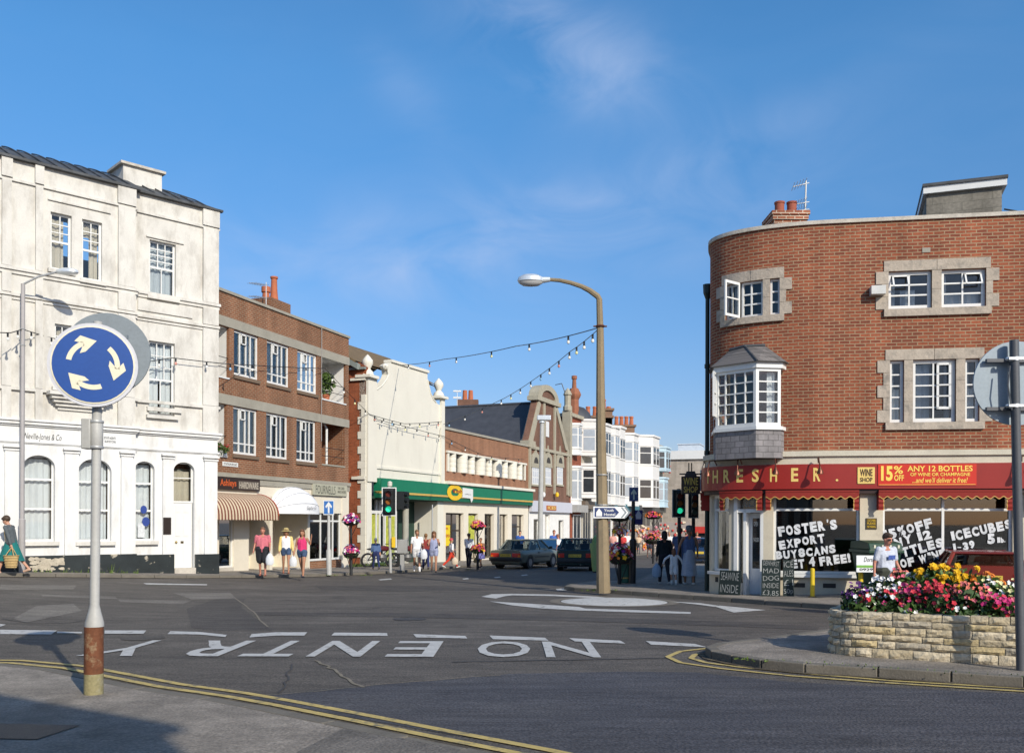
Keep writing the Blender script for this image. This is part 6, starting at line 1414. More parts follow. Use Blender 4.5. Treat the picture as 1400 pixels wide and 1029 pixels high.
# --- one way signs
def arrow_sign(root, c, w_, h_, fmt, ivory=False):
    mb = MB(); mb.prism([(-w_/2, -h_/2), (w_/2, -h_/2), (w_/2, h_/2), (-w_/2, h_/2)], lambda x, y, t: c+Vector((x, -t, y)), -.012, .012); p = mb.build('sign_plate', signblue if ivory else white, root)
    k = .88 if not ivory else .98; mb = MB(); mb.prism([(-w_/2*k, -h_/2*k), (w_/2*k, -h_/2*k), (w_/2*k, h_/2*k), (-w_/2*k, h_/2*k)], lambda x, y, t: c+Vector((x, -t, y)), .0121, .016); p = mb.build('sign_face', M('navy sign', (.02, .06, .18), .45) if ivory else M('one way blue', (.04, .15, .42), .4), root)
    s = w_; mb = MB(); pts = [(-.08*s, -h_*.38), (.08*s, -h_*.38), (.08*s, h_*.1), (.24*s, -h_*.04), (.3*s, h_*.05), (.3*s, h_*.1), (0, h_*.40), (-.3*s, h_*.1), (-.3*s, h_*.05), (-.24*s, -h_*.04), (-.08*s, h_*.1)]
    mb.prism(pts, lambda x, y, t: c+Vector((x, -t, y)), .0161, .02); mb.build('arrow', M('pale arrow', (.45, .52, .45), .5) if ivory else white, p)
base = gp(450, 784, KH); Yd = base.y
OW = thing('one_way_sign', 'white bordered blue one way arrow sign on a grey post by the card shop', 'road sign', tuple(base)); K = lambda px, py, dy=0: at(px, py, Yd+dy)
mb = MB(); mb.tube([base-Vector((0, 0, .05)), K(449.5, 752), K(449.5, 750), K(449.5, 684)], [.095, .095, .06, .05], 12); mb.build('post', postg, OW, smooth=True)
arrow_sign(OW, K(449.5, 693.5, -.07), K(457, 693, 0).x-K(442.5, 693, 0).x, K(449, 683.5).z-K(449, 703.5).z, 0)
base = gp(864, 797, KH); Yd = base.y
OW2 = thing('one_way_sign', 'dark blue one way arrow sign on a black post beside the green litter bin', 'road sign', tuple(base)); K = lambda px, py, dy=0: at(px, py, Yd+dy)
mb = MB(); mb.tube([base-Vector((0, 0, .05)), K(865.5, 738), K(865.5, 736), K(866, 667)], [.11, .10, .06, .05], 12); mb.build('post', black, OW2, smooth=True)
arrow_sign(OW2, K(866.5, 675.5, -.07), K(872.5, 693).x-K(860, 693).x, K(866, 666).z-K(866, 685).z, 0, True)
mb = MB(); a, b = K(868, 697, .0), K(878.5, 717, .0); mb.box(a.x, b.x, Yd-.02, Yd+.02, b.z, a.z); bn_ = mb.build('banner', M('violet blue banner', (.03, .03, .13), .8, .12), OW2)
mb = MB(); c_ = K(873, 704.5, -.03); mb.prism([(-.07, -.1), (-.09, .02), (0, .16), (.09, .02), (.07, -.1)], lambda x, y, t: c_+Vector((x, -t, y)), 0, .005); mb.build('emblem', M('pale emblem', (.45, .46, .5), .6), bn_)
# --- traffic lights
tlg = M('traffic light black', (.012, .014, .014), .4, .15)
def traffic_light(px, pf, h0, h1, wpx, label, edge, away=None, dxp=0, Yo=None, green=True):
    base = gp(px, pf, KH); Yd = base.y if Yo is None else Yo; K = lambda a, b, d=0: at(a, b, Yd+d)
    T = thing('traffic_light', label, 'traffic light', tuple(base))
    mb = MB(); mb.tube([base-Vector((0, 0, .05)), K(px+dxp, h0-1)], .055, 12); mb.build('post', postg if edge == white else black, T, smooth=True)
    c = K(px+dxp, (h0+h1)/2, -.13); hw = (K(px+wpx/2, h0).x-K(px-wpx/2, h0).x)/2; hh = (K(px, h0).z-K(px, h1).z)/2
    mb = MB(); mb.box(c.x-hw, c.x+hw, c.y-.008, c.y+.008, c.z-hh, c.z+hh); mb.build('backboard_edge', edge, T)
    mb = MB(); mb.box(c.x-hw*.86, c.x+hw*.86, c.y-.014, c.y-.0085, c.z-hh*.93, c.z+hh*.93); mb.build('backboard', tlg, T)
    bw_ = hw*.52
    mb = MB(); mb.box(c.x-bw_, c.x+bw_, c.y-.16, c.y-.0145, c.z-hh*.82, c.z+hh*.82); mb.build('signal_head', tlg, T, bevel=.02)
    for i, (nm, mt) in enumerate((('red', M('unlit red lens', (.12, .02, .012), .3)), ('amber', M('unlit amber lens', (.26, .09, .015), .3)), ('green', EMIT('lit green lens', (.02, .62, .33), .9) if green else M('unlit green lens', (.02, .06, .04), .3)))):
        cc = c+Vector((0, -.165, hh*(.52-.52*i))); r = hh*.2
        mb = MB(); disc(mb, cc, r, Vector((0, -1, 0)), 0, .012, k=20); mb.build('lens', mt, T)
        mb = MB(); n_ = 12; 
        for k in range(n_):
            a0, a1 = math.pi*(-.1+1.2*k/n_), math.pi*(-.1+1.2*(k+1)/n_); R_ = r*1.12
            p = [cc+Vector((R_*math.cos(t), d, R_*math.sin(t))) for t, d in ((a0, 0), (a1, 0), (a1, -.14), (a0, -.14))]; mb.face(p)
        mb.build('visor', tlg, T, smooth=True)
    if away:
        a = K(away, (h0*.55+h1*.45), .25); hh2 = hh*.62
        mb = MB(); mb.box(a.x-.13, a.x+.17, a.y-.14, a.y+.14, a.z-hh2, a.z+hh2); 
        for i in (-.6, .05, .7): mb.tube([a+Vector((.17, 0, hh2*i)), a+Vector((.32, -.05, hh2*i-.02))], .11, 10)
        mb.build('side_signal_head', tlg, T)
        mb = MB(); mb.tube([a, c], .03, 6); mb.build('side_bracket', tlg, T)
    return T, K, base
T1, K, base = traffic_light(534, 781, 666, 705, 20, 'traffic light with a white edged backboard showing green outside the green fascia shop', white, away=547, dxp=-2)
mb = MB(); c_ = K(533, 661); mb.lathe(c_, [(.06, -.12), (.09, -.08), (.09, .06), (.04, .1)], 10); mb.build('cap_lamp', M('cap lamp', (.6, .58, .5), .4), T1, smooth=True)
mb = MB(); c_ = K(538, 741, -.1); mb.box(c_.x-.07, c_.x+.07, c_.y-.05, c_.y+.08, c_.z-.2, c_.z+.2); mb.build('push_button_box', yel, T1, bevel=.015)
T2, K2, base2 = traffic_light(930, 797, 669, 707, 18, 'black traffic light showing green beside the hanging wine shop sign', M('dull grey edge', (.22, .26, .27), .5), dxp=-2)
T3, _, _ = traffic_light(948, 796, 672, 708, 14, 'black unlit traffic light just under the hanging wine shop sign', M('dull grey edge', (.22, .26, .27), .5), green=False)
# control cabinet on a stalk
base = gp(547, 779, KH); Yd = base.y; K = lambda a, b, d=0: at(a, b, Yd+d)
CB = thing('control_cabinet', 'grey metal control box on a stalk beside the white edged traffic light', 'control box', tuple(base))
mb = MB(); a, b = K(543.5, 737), K(557, 756); mb.box(a.x, b.x, Yd-.2, Yd+.1, b.z, a.z); mb.build('box', M('grey cabinet', (.32, .32, .31), .5), CB, bevel=.02)
mb = MB(); mb.box(a.x+.12, b.x-.12, Yd-.12, Yd+.02, base.z-.05, b.z); mb.build('stalk', M('grey cabinet', (.32, .32, .31)), CB)
# --- tiered flower posts
pet = [M('magenta petals', (.50, .03, .16), .6, .2), M('purple petals', (.14, .02, .22), .6, .2), M('white petals', (.78, .77, .74), .6, .06), M('orange petals', (.65, .20, .02), .6, .2), M('red petals', (.5, .025, .03), .6, .2), M('pink petals', (.62, .14, .20), .6, .2), M('golden petals', (.75, .45, .01), .6, .15)]
leafd = M('dark leaf green', (.035, .075, .018), .6, .4, scale=9)
def flowers(mb, c, r, n, s, ms, dome=True):
    for i in range(n):
        a = RND.random()*2*math.pi; q = math.sqrt(RND.random()); el_ = RND.random()
        v = Vector((math.cos(a)*q, math.sin(a)*q, math.sqrt(max(0, 1-q*q))*(.4+.6*el_)))
        p = Vector(c)+Vector((v.x*r[0], v.y*r[1], v.z*r[2])); n_ = (v+Vector((0, -.3, .3))+Vector((RND.gauss(0, .3), RND.gauss(0, .3), RND.gauss(0, .3)))).normalized()
        bloom(mb, p, n_, s*RND.uniform(.7, 1.25), RND.choice(ms))
def bloom(mb, p, n, r, m):
    a = n.orthogonal().normalized(); b = n.cross(a); k = 5; ph = RND.random()*6
    vs = [p-n*r*.3]
    for i in range(k*2):
        t = ph+math.pi*i/k; q = r*(1 if i % 2 == 0 else .72); vs.append(p+a*math.cos(t)*q+b*math.sin(t)*q+n*r*.1*(i % 2))
    mb.idx(vs, [(0, 1+i, 1+(i+1) % (2*k)) for i in range(2*k)], m)
def flower_post(px, pf, tiers, label, cols, Yo=None, sc_=1):
    base = gp(px, pf, KH); Yd = base.y if Yo is None else Yo
    if Yo: base = at(px, 715, Yo); base.z = G(base.x, base.y)+KH
    K = lambda a, b, d=0: at(a, b, Yd+d); T = thing('flower_post', label, 'flower stand', tuple(base), 'tiered flower posts')
    mb = MB(); mb.tube([base-Vector((0, 0, .05)), up(base, .9), K(px, tiers[0][1]+2)], [.06, .045, .035], 8); mb.build('post', black, T)
    for (w_, yb, yt) in tiers:
        r = (K(px+w_/2, yb).x-K(px-w_/2, yb).x)/2; c_ = K(px, yb); hgt = K(px, yt).z-c_.z
        mb = MB(); mb.lathe(c_, [(r*.55, -hgt*.35), (r*.85, -hgt*.1), (r*.9, 0)], 14); bk = mb.build('basket', M('dark basket', (.03, .025, .02), .9), T)
        mb = MB(); foliage(mb, c_+Vector((0, 0, hgt*.1)), (r*.95, r*.95, hgt*.5), 300, .07); mb.build('foliage', leafd, bk)
        mb = MB(); flowers(mb, c_+Vector((0, 0, -.03)), (r, r, hgt), 150, .055*sc_, cols); mb.build('blossom', pet, bk)
        mb = MB(); [mb.tube([c_+Vector((r*.8*math.cos(a), r*.8*math.sin(a), 0)), (c_.x, c_.y, c_.z-hgt*1.6)], .012, 4) for a in (0, 2.1, 4.2)]; mb.build('stay', black, bk)
    return T
flower_post(480, 784, [(26, 713, 700), (24, 757, 741)], 'flower post with pink and purple blooms in front of the orange brick wall', [0, 1, 0, 2, 5])
flower_post(653, 776.5, [(21, 720, 709), (20, 752, 741)], 'flower post with orange and crimson blooms behind the grey green car', [3, 4, 0, 5, 6])
flower_post(847, 798, [(34, 707, 693), (20, 726, 719), (36, 762, 738)], 'tall flower tower of orange and red blooms beside the concrete lamp post', [3, 4, 0, 6, 5, 1, 2], sc_=1.2)
flower_post(893, 770, [(24, 706, 697), (26, 738, 722)], 'distant flower post with pink and orange blooms further down the street', [0, 5, 3, 4], Yo=48)
# --- litter bin and guard rail
base = gp(858, 796, KH); Yd = base.y; K = lambda a, b, d=0: at(a, b, Yd+d)
LB = thing('litter_bin', 'green square litter bin with gold bands under the flower tower', 'litter bin', tuple(base)); gb = M('bin green', (.03, .13, .09), .5, .12)
a, b = K(847, 765), K(863, 796)
mb = MB(); mb.box(a.x, b.x, Yd-.3, Yd+.3, base.z, a.z); mb.build('body', gb, LB, bevel=.03)
for py in (769, 789): mb = MB(); z_ = K(850, py).z; mb.box(a.x-.01, b.x+.01, Yd-.31, Yd+.31, z_-.02, z_+.02); mb.build('gold_band', gold, LB)
mb = MB(); mb.box(a.x-.04, b.x+.04, Yd-.34, Yd+.34, a.z+.001, a.z+.08); mb.build('lid', black, LB, bevel=.02)
# --- shopping street clutter: goods stands
def stand(px, Y, w_, h_, label, mats):
    c = at(px, 715, Y); c.z = G(c.x, c.y)+KH; T = thing('goods_stand', label, 'goods stand', tuple(c), 'goods stands outside the far shops')
    mb = MB(); mb.box(c.x-w_/2, c.x+w_/2, Y-.05, Y+.4, c.z, c.z+h_); mb.build('frame', M('stand frame', (.25, .22, .2), .7), T)
    for m_i, mt in enumerate(mats):
        mb = MB()
        for i in range(24):
            x = c.x+RND.uniform(-w_/2, w_/2)*.95; z = c.z+RND.uniform(.25, h_); mb.ball((x, Y-.1, z), RND.uniform(.07, .16), 6)
        mb.build('goods', mt, T, smooth=True)['kind'] = 'stuff'
gm = [M('goods red', (.55, .06, .05), .6), M('goods cream', (.65, .55, .40), .7), M('goods orange', (.7, .25, .03), .6), M('goods pink', (.6, .25, .28), .6), M('goods blue', (.10, .16, .35), .6)]
stand(848, 80, 2.6, 2.0, 'stand of white and red goods behind the flower tower', [gm[0], gm[1], gm[4]])
stand(880, 82, 2.4, 2.4, 'tall stand of cream and orange goods between the banner and the far flower post', [gm[1], gm[3], gm[2]])
stand(897, 86, 2.2, 2.2, 'stand of pink goods at the far end of the street', [gm[3], gm[1], gm[0]])
stand(922, 88, 3.0, 2.8, 'red and white goods stand beneath the stone end shop', [gm[0], gm[1]])
# --- hanging wine shop sign
q0 = at(944, 668, 23.6)
WS = thing('hanging_sign', 'dark hanging sign lettered WINE SHOP in gold on an iron bracket', 'shop sign', tuple(q0))
wd = at(957, 668, 23.6).x-at(932, 668, 23.6).x; hg = at(944, 649, 23.6).z-at(944, 673, 23.6).z; z1 = at(944, 651, 23.6).z
fw_ = Frame([(q0.x-wd/2, 23.6), (q0.x+wd/2, 23.55)])
mb = MB(); mb.fbox(fw_, 0, wd, z1-hg, z1, -.05, .05); b_ = mb.build('board', M('dark brown sign board', (.03, .018, .01), .5), WS)
mb = MB(); ftext(mb, 'WINE', fw_, .05, wd-.05, z1-hg*.5, z1-hg*.08, .056, bold=.01); ftext(mb, 'SHOP', fw_, .06, wd-.06, z1-hg*.92, z1-hg*.58, .056, bold=.01); mb.build('lettering', M('dull gold letters', (.55, .42, .08), .5), b_)
mb = MB(); mb.prism([(.08, z1), (wd-.08, z1), (wd*.72, z1+.13), (wd*.28, z1+.13)], lambda x, y, t: fw_.pt(x, y, t), -.05, .05); mb.tube([fw_.pt(-.05, z1+.06, 0), fw_.pt(wd+.35, z1+.06, 0)], .02, 6); mb.tube([fw_.pt(wd*.4, z1+.1, 0), fw_.pt(wd*.4, z1+.35, 0)], .015, 5); mb.tube([fw_.pt(wd*.55, z1+.1, 0), fw_.pt(wd*.55, z1+.35, 0)], .015, 5)
mb.tube([fw_.pt(wd+.35, z1+.45, 0), fw_.pt(wd+.1, z1+.35, 0), fw_.pt(wd+.05, z1+.2, 0), fw_.pt(wd+.2, z1+.08, 0)], .012, 5); mb.build('iron_bracket', black, WS)
# blue sign board next to it
q0 = at(962, 667, 24.4)
BS = thing('blue_wall_sign', 'narrow blue sign board behind the hanging wine shop sign', 'sign', tuple(q0))
mb = MB(); a, b = at(957.5, 645, 24.4), at(966, 671, 24.4); mb.box(a.x, b.x, 24.37, 24.43, b.z, a.z-.2); p_ = mb.build('board', M('royal blue board', (.01, .05, .16), .4), BS)
mb = MB(); mb.box(a.x, b.x, 24.37, 24.43, a.z-.199, a.z+.05); mb.build('light_panel', M('pale blue panel', (.30, .5, .55), .4), BS)
mb = MB(); [mb.box(a.x+.03, b.x-.03, 24.362, 24.368, a.z-.35-k*.1, a.z-.33-k*.1) for k in range(3)]; mb.build('lettering', M('pale letters', (.4, .45, .4), .5), p_)
# --- festoon lights
bulbm = [M('white bulb', (.75, .74, .68), .3), M('pink bulb', (.6, .25, .2), .3), M('blue bulb', (.2, .4, .6), .3), M('lemon bulb', (.7, .68, .35), .3)]
def festoon(pts, n, label, sag=.0, r=.045):
    P = [Vector(p) for p in pts]; T = thing('festoon_lights', label, 'string lights', tuple(P[0]), 'festoon strings over the junction')
    path = []
    for i in range(len(P)-1):
        k = 12
        for j in range(k): t = j/k; q = P[i].lerp(P[i+1], t); q.z -= sag*4*t*(1-t)*(P[i+1]-P[i]).length/10; path.append(q)
    path.append(P[-1]); mb = MB(); mb.tube(path, .014, 4); mb.build('cable', black, T)
    for k in range(n):
        f = (k+.6)/n*(len(path)-1); i = int(f); q = path[i].lerp(path[min(i+1, len(path)-1)], f-i)
        mb = MB(); mb.tube([q, q-Vector((0, 0, .12))], .028, 6); h = mb.build('lamp_holder', black, T)
        mb = MB(); mb.ball(q-Vector((0, 0, .12+r*1.1)), (r, r, r*1.25), 8); mb.build('bulb', bulbm[[0, 0, 3, 0, 1, 0, 2][k % 7]], h, smooth=True)
LY = gp(825, 807.5, KH).y
zz_ = lambda px, py, w=0: FC.pt(*FC.hit(px, py, w), w)
festoon([at(818, 448, LY), at(706, 473, 31), at(607, 491, 38), tuple(zz_(548, 499, .2))], 6, 'string of bulbs from the concrete lamp post to the top of the ivory gable', .06)
festoon([at(818, 450, LY), at(780, 480, 28.5), at(735, 515, 34), at(688, 545, 41), tuple(zz_(606, 580, .3))], 14, 'string of bulbs drooping from the concrete lamp post across the slate roof', .05)
festoon([tuple(FB.pt(FB.U(437), FB.Z(437, 504), .25)), tuple(zz_(505, 566, .15)), tuple(zz_(552, 579, .3)), tuple(zz_(604, 576, .15))], 12, 'string of bulbs draped across the face of the ivory gable', .06)
festoon([tuple(zz_(512, 572, .2)), tuple(zz_(560, 584, .3)), tuple(zz_(606, 596, .2)), tuple(zz_(660, 622, .3)), tuple(zz_(716, 628, .2))], 12, 'lower string of bulbs from the ivory gable along the low brick shop', .04)
sl_ = gp(30, 782.3, KH).y
festoon([at(31, 450, sl_), at(60, 459, sl_+.8), tuple(FA.pt(*FA.hit(205, 494, .3), .3)), tuple(FA.pt(*FA.hit(236, 489, .25), .25)), tuple(FA.pt(*FA.hit(296, 497, .1), .25)), tuple(FB.pt(FB.U(330), FB.Z(330, 499), .2)), tuple(FB.pt(FB.U(437), FB.Z(437, 504), .25))], 9, 'string of bulbs from the slim lamp post across the white house to the brick flats', .03)
festoon([at(31, 450, sl_), at(14, 455, sl_-.5), at(-40, 452, sl_-2)], 3, 'short string of bulbs leaving the slim lamp post to the left', .05)
# --- yellow bollards
def front(px, w_): p = FE.pt(FE.U(px, w_), 0, w_); p.z = G(p.x, p.y)+KH; return p
base = front(1112, .85)
def bollard(b, label):
    T = thing('bollard', label, 'bollard', (0, 0, 0), 'yellow parking posts outside the wine shop'); mb = MB(); mb.lathe((0, 0, 0), [(.05, -.03), (.05, .6), (.046, .63), (.02, .645)], 12); mb.build('post', M('yellow post paint', (.62, .45, .02), .5, .12), T, smooth=True)
    mb = MB(); mb.lathe((0, 0, 0), [(.09, 0), (.085, .025), (.05, .03)], 12); mb.build('foot_plate', M('worn foot plate', (.12, .09, .04), .8), T); T.location = b; return T
b0 = bollard(tuple(base), 'yellow post in front of the chalk painted window nearest the rounded corner')
dup(b0, tuple(front(1178, 1.5)), label='yellow post in front of the green wheeled bin')
# --- green wheeled bin
bc = at(1203, 715, 19.4); bc.z = G(bc.x, bc.y)+KH
GB = thing('wheeled_bin', 'large dark green wheeled bin with a white collection notice outside the wine shop', 'bin', tuple(bc)); gbm = M('dark bin green', (.014, .05, .028), .45, .15)
xl, xr = at(1164, 715, 20.1).x, at(1233, 715, 19.05).x; zt_ = at(1200, 750, 19.05).z; zl = at(1200, 742, 19.05).z
mb = MB(); y0, y1 = 19.05, 20.1
vs_ = [(xl+.12, y0+.12, bc.z+.12), (xr-.12, y0+.12, bc.z+.12), (xr-.12, y1-.1, bc.z+.12), (xl+.12, y1-.1, bc.z+.12), (xl, y0, zt_-.09), (xr, y0, zt_-.09), (xr, y1, zt_-.09), (xl, y1, zt_-.09)]
mb.idx(vs_, [(3, 2, 1, 0), (4, 5, 6, 7), (0, 1, 5, 4), (1, 2, 6, 5), (2, 3, 7, 6), (3, 0, 4, 7)]); mb.build('body', gbm, GB, bevel=.03)
mb = MB(); mb.box(xl-.04, xr+.04, y0-.05, y1+.04, zt_-.09, zt_-.02); mb.build('rim', gbm, GB, bevel=.015)
mb = MB(); mb.prism([(y0-.03, zt_-.018), (y1+.03, zt_-.018), (y1, zl+.02), ((y0+y1)/2, zl+.05), (y0+.05, zl)], lambda a, b, t: Vector((t, a, b)), xl-.02, xr+.02); mb.build('lid', gbm, GB, bevel=.02)
for k in (.15, .4, .65, .9):
    mb = MB(); x = xl+(xr-xl)*k; mb.box(x-.02, x+.02, y0-.01, y0+.04, zt_, zt_+.08); mb.build('lid_clip', M('pale clip', (.6, .58, .45), .5), GB)
fg = Frame([(xl, y0+.028), (xr, y0+.028)]); x0 = at(1172.5, 750, 19).x-xl; x1 = at(1200, 750, 19).x-xl+.05; za, zb_ = at(1172, 759, 19).z, at(1172, 782, 19).z
mb = MB(); mb.fbox(fg, x0, x1, zb_, za, 0.01, .022); nn_ = mb.build('notice', M('white notice', (.72, .74, .74), .5), GB)
mb = MB(); mb.fbox(fg, x0, x1, zb_+(za-zb_)*.27, zb_+(za-zb_)*.42, .0225, .025); mb.build('green_stripe', M('lime stripe', (.16, .36, .06), .5), nn_)
mb = MB(); ftext(mb, '0929 5', fg, x0+.06, x1-.02, zb_+.03, zb_+(za-zb_)*.24, .027, bold=.02); ftext(mb, 'Dorset', fg, x0+.15, x1-.06, zb_+(za-zb_)*.62, zb_+(za-zb_)*.9, .027, shear=.3); mb.build('lettering', black, nn_)
for sx_ in (xl+.12, xr-.12):
    mb = MB(); mb.tube([(sx_-.03, y0+.25, bc.z+.09), (sx_+.03, y0+.25, bc.z+.09)], .09, 12); mb.build('wheel', black, GB)
# --- chalk boards
chalk = M('chalk writing', (.36, .37, .35), .9, .25, scale=12); bdm = M('chalk board black', (.012, .022, .02), .7, .2)
def chalkboard(pl_, pr_, pt_, pb_, lines, label, lean=.12, back=None):
    w_ = .22 if pl_ < 1000 else .42; a = front(pl_, w_); e_ = front(pr_, w_); Y = a.y; h = at(pl_, pt_, Y).z-a.z; dv = (e_-a); dv.z = 0; wd_ = dv.length; dv /= wd_; nv = Vector((dv.y, -dv.x, 0)); T = thing('chalk_board', label, 'chalk board', tuple(a), 'chalk boards outside the wine shop')
    f = lambda x, y, t: a+dv*x+nv*(t-lean*y)+Vector((0, 0, y))
    mb = MB(); mb.prism([(0, 0), (wd_, 0), (wd_, h), (0, h)], f, -.03, 0); mb.build('panel', bdm, T)
    mb = MB(); n_ = len(lines)
    for i, t in enumerate(lines): text(mb, t, wd_*.08, wd_*.92, h*(1-(i+.8)/n_), h*(1-(i+.15)/n_), lambda x, y: f(x, y, .005), -.012, rot=RND.uniform(-.08, .10))
    mb.build('chalk_lettering', chalk, T)
    mb = MB(); [mb.tube([f(wd_*k, h*.9, -.04), f(wd_*k, 0, -.16)], .012, 5) for k in (.2, .8)]; mb.build('strut', bdm, T)
    return T
chalkboard(983, 1012, 779, 803, ['SEAWINE', 'INSIDE'], 'low chalk board reading SEAWINE INSIDE by the curved window')
chalkboard(1041.5, 1067, 765, 807, ['DEWHIRST', 'MAD', 'DOG', 'INSIDE', '£3.85'], 'tall chalk board reading MAD DOG beside the shop door')
chalkboard(1070.5, 1086.5, 765, 809, ['ICE', 'ALES', '£1', '50p'], 'narrow chalk board between the mad dog board and the yellow post', lean=.05)
# --- grass tufts along the foot of the walls
mb = MB(); grassm = M('rough grass', (.10, .15, .03), .8, .3)
def tufts(p, n, r, h):
    for i in range(n):
        q = Vector((p[0]+RND.gauss(0, r), p[1]+RND.gauss(0, r), 0)); q.z = G(q.x, q.y)+KH-.01; d = Vector((RND.gauss(0, .35), RND.gauss(0, .35), 1)).normalized(); l = h*RND.uniform(.4, 1); s_ = Vector((RND.gauss(0, 1), RND.gauss(0, 1), 0)).normalized()*.015
        mb.face([q-s_, q+s_, q+d*l])
for k in range(12): p = Vector((-7.1+.1*k, 40.7+.14*k, 0)); tufts(p, 60, .15, .22)
for k in range(9): c_ = FA.pt(.9+.35*k, 0, WL+.16); tufts(c_, 14, .06, .16 if k != 6 else .4)
for px, py in ((452, 786), (500, 786), (640, 778), (812, 806), (838, 806), (805, 807)): tufts(gp(px, py, KH), 25, .10, .06)
for k in range(30): c_ = gp(1005+k*13+RND.uniform(-5, 5), 911.5+k*.9, 0); q = len(mb.v); tufts((c_.x, c_.y), 4, .05, .04)
o = mb.build('grass', grassm); tag(o, 'tufts of grass and weeds along the foot of walls and kerbs', 'grass', kind='stuff')
# ------------------------------------------------------------------ people
SK = {'pale': (.50, .27, .18), 'tan': (.40, .20, .12), 'red': (.50, .22, .15), 'brown': (.28, .14, .085)}
def skin(k): return M('skin '+k, SK[k], .55, .08, spec=.3)
def cloth(name, col): return M(name, col, .9, .2, scale=6, bump=.8, bscale=11)
def remesh(mb, name, mat, parent, vox):
    o = mb.build(name, mat, parent); r = o.modifiers.new('remesh', 'REMESH'); r.mode = 'VOXEL'; r.voxel_size = vox; r.use_smooth_shade = True
    s = o.modifiers.new('smooth', 'SMOOTH'); s.factor = .5; s.iterations = 2
    return o
def cap(mb, p, q, r1, r2=None, n=8):
    r2 = r1 if r2 is None else r2; mb.tube([p, Vector(p).lerp(q, .5), q], [r1, (r1+r2)/2, r2], n); mb.ball(p, r1*.99, 8); mb.ball(q, r2*.99, 8)
def rx(v, a): return Vector((v.x, v.y*math.cos(a)-v.z*math.sin(a), v.y*math.sin(a)+v.z*math.cos(a)))
def ry(v, a): return Vector((v.x*math.cos(a)+v.z*math.sin(a), v.y, -v.x*math.sin(a)+v.z*math.cos(a)))
def person(label, loc, H, head, top, bot, sk='pale', hair=(.10, .06, .03), kind='trousers', sleeve=.45, hem=.5, legs=(22, 5, -20, 15), armL=(10, 8, 15), armR=(-10, 8, 15), hairlen=0, hat=None, shoes=(.05, .04, .035), fat=1.0, bend=0, nod=0, vox=.02, sung=False, sock=None, jacket=None, group=None, hairvol=1.0, print_=None):
    S = H/1.72
    T = thing('person', label, 'person', (0, 0, 0), group)
    up_ = lambda v: rx(Vector(v)-Vector((0, 0, .95)), -rad(bend))+Vector((0, 0, .95))      # lean forward (+y)
    def leg(sx, th, kn):
        h = Vector((sx*.095*min(fat, 1.15), 0, .93)); k = h+rx(Vector((0, 0, -.44)), rad(th)); a = k+rx(Vector((0, 0, -.43)), rad(th-kn)); t = a+rx(Vector((0, .16, -.035)), rad(max(-35, (th-kn)*.6))); return h, k, a, t
    LL, RL = leg(-1, legs[0], legs[1]), leg(1, legs[2], legs[3])
    dz = -min(LL[2].z-.075, RL[2].z-.075, LL[3].z-.03, RL[3].z-.03)
    def arm(sx, f, out, el):
        s = Vector((sx*.19*min(fat, 1.12), 0, 1.415)); d = rx(ry(Vector((0, 0, -1)), -sx*rad(out)), rad(f)); e = s+d*.29; d2 = rx(ry(Vector((0, 0, -1)), -sx*rad(out*.4)), rad(f+el)); w_ = e+d2*.25; h = w_+d2*.085
        return [up_(s), up_(e), up_(w_), up_(h)]
    AL, AR = arm(-1, *armL), arm(1, *armR)
    sft = Vector((0, 0, dz)); tr = lambda v: (Vector(v)+sft)*S
    hd = lambda v: up_(rx(Vector(v)-Vector((0, 0, 1.5)), -rad(nod))+Vector((0, 0, 1.5)))
    mb = MB(); C = lambda p, q, a, b=None: cap(mb, tr(p), tr(q), a*S, (b or a)*S)
    for sx in (-1, 1):
        C(up_((sx*.07*fat, 0, 1.0)), up_((sx*.08*fat, .005, 1.31)), .10*fat, .088)
    C(up_((0, .02*fat, 1.0)), up_((0, .012, 1.28)), .115*fat, .10)
    C(up_((0, 0, 1.43)), up_((-.165, 0, 1.40)), .05); C(up_((0, 0, 1.43)), up_((.165, 0, 1.40)), .05); C(up_((0, -.01, 1.42)), hd((0, 0, 1.55)), .055, .05)
    for l in (LL, RL):
        C(l[0], l[1], .088*fat, .056); C(l[1], l[2], .054, .036); C(l[2]+Vector((0, -.03, -.03)), l[3], .036, .028)
    for a in (AL, AR):
        C(a[0], a[1], .047*min(fat, 1.2), .038); C(a[1], a[2], .037, .027); C(a[2], a[2].lerp(a[3], .75), .030, .032)
        d = (a[3]-a[2]).normalized(); sd_ = d.cross(Vector((1, 0, 0))).normalized(); 
        if vox < .025:
            for i, (o_, ln) in enumerate(((-.027, .06), (-.009, .075), (.009, .078), (.027, .065))):
                p0 = a[3]+sd_*o_; p1 = p0+d*ln*.55; p2 = p1+(d+Vector((.35*(1 if a is AL else -1), 0, 0))).normalized()*ln*.45; C(p0, p1, .0115); C(p1, p2, .011, .0095)
            p0 = a[2].lerp(a[3], .35)+sd_*-.02; C(p0, p0+(d*.6-sd_*.8).normalized()*.065, .013, .0105)
        else: C(a[3], a[3]+d*.06, .03, .018)
    mb.ball(tr(hd((0, .012, 1.635))), (.078*S, .098*S, .115*S), 12); mb.ball(tr(hd((0, .045, 1.565))), (.055*S, .055*S, .05*S), 10)
    C(hd((0, .095, 1.645)), hd((0, .118, 1.605)), .011, .016)
    for sx in (-1, 1): mb.ball(tr(hd((sx*.08, 0, 1.62))), (.014*S, .026*S, .034*S), 8)
    body = remesh(mb, 'body', skin(sk), T, vox*S)
    if vox < .03:
        mb = MB(); [mb.ball(tr(hd((sx*.032, .102, 1.645))), .011*S, 6) for sx in (-1, 1)]; mb.ball(tr(hd((0, .098, 1.555))), (.026*S, .01*S, .006*S), 8); mb.build('face_features', M('dark eyes and lips', (.10, .035, .03), .5), T, smooth=True)
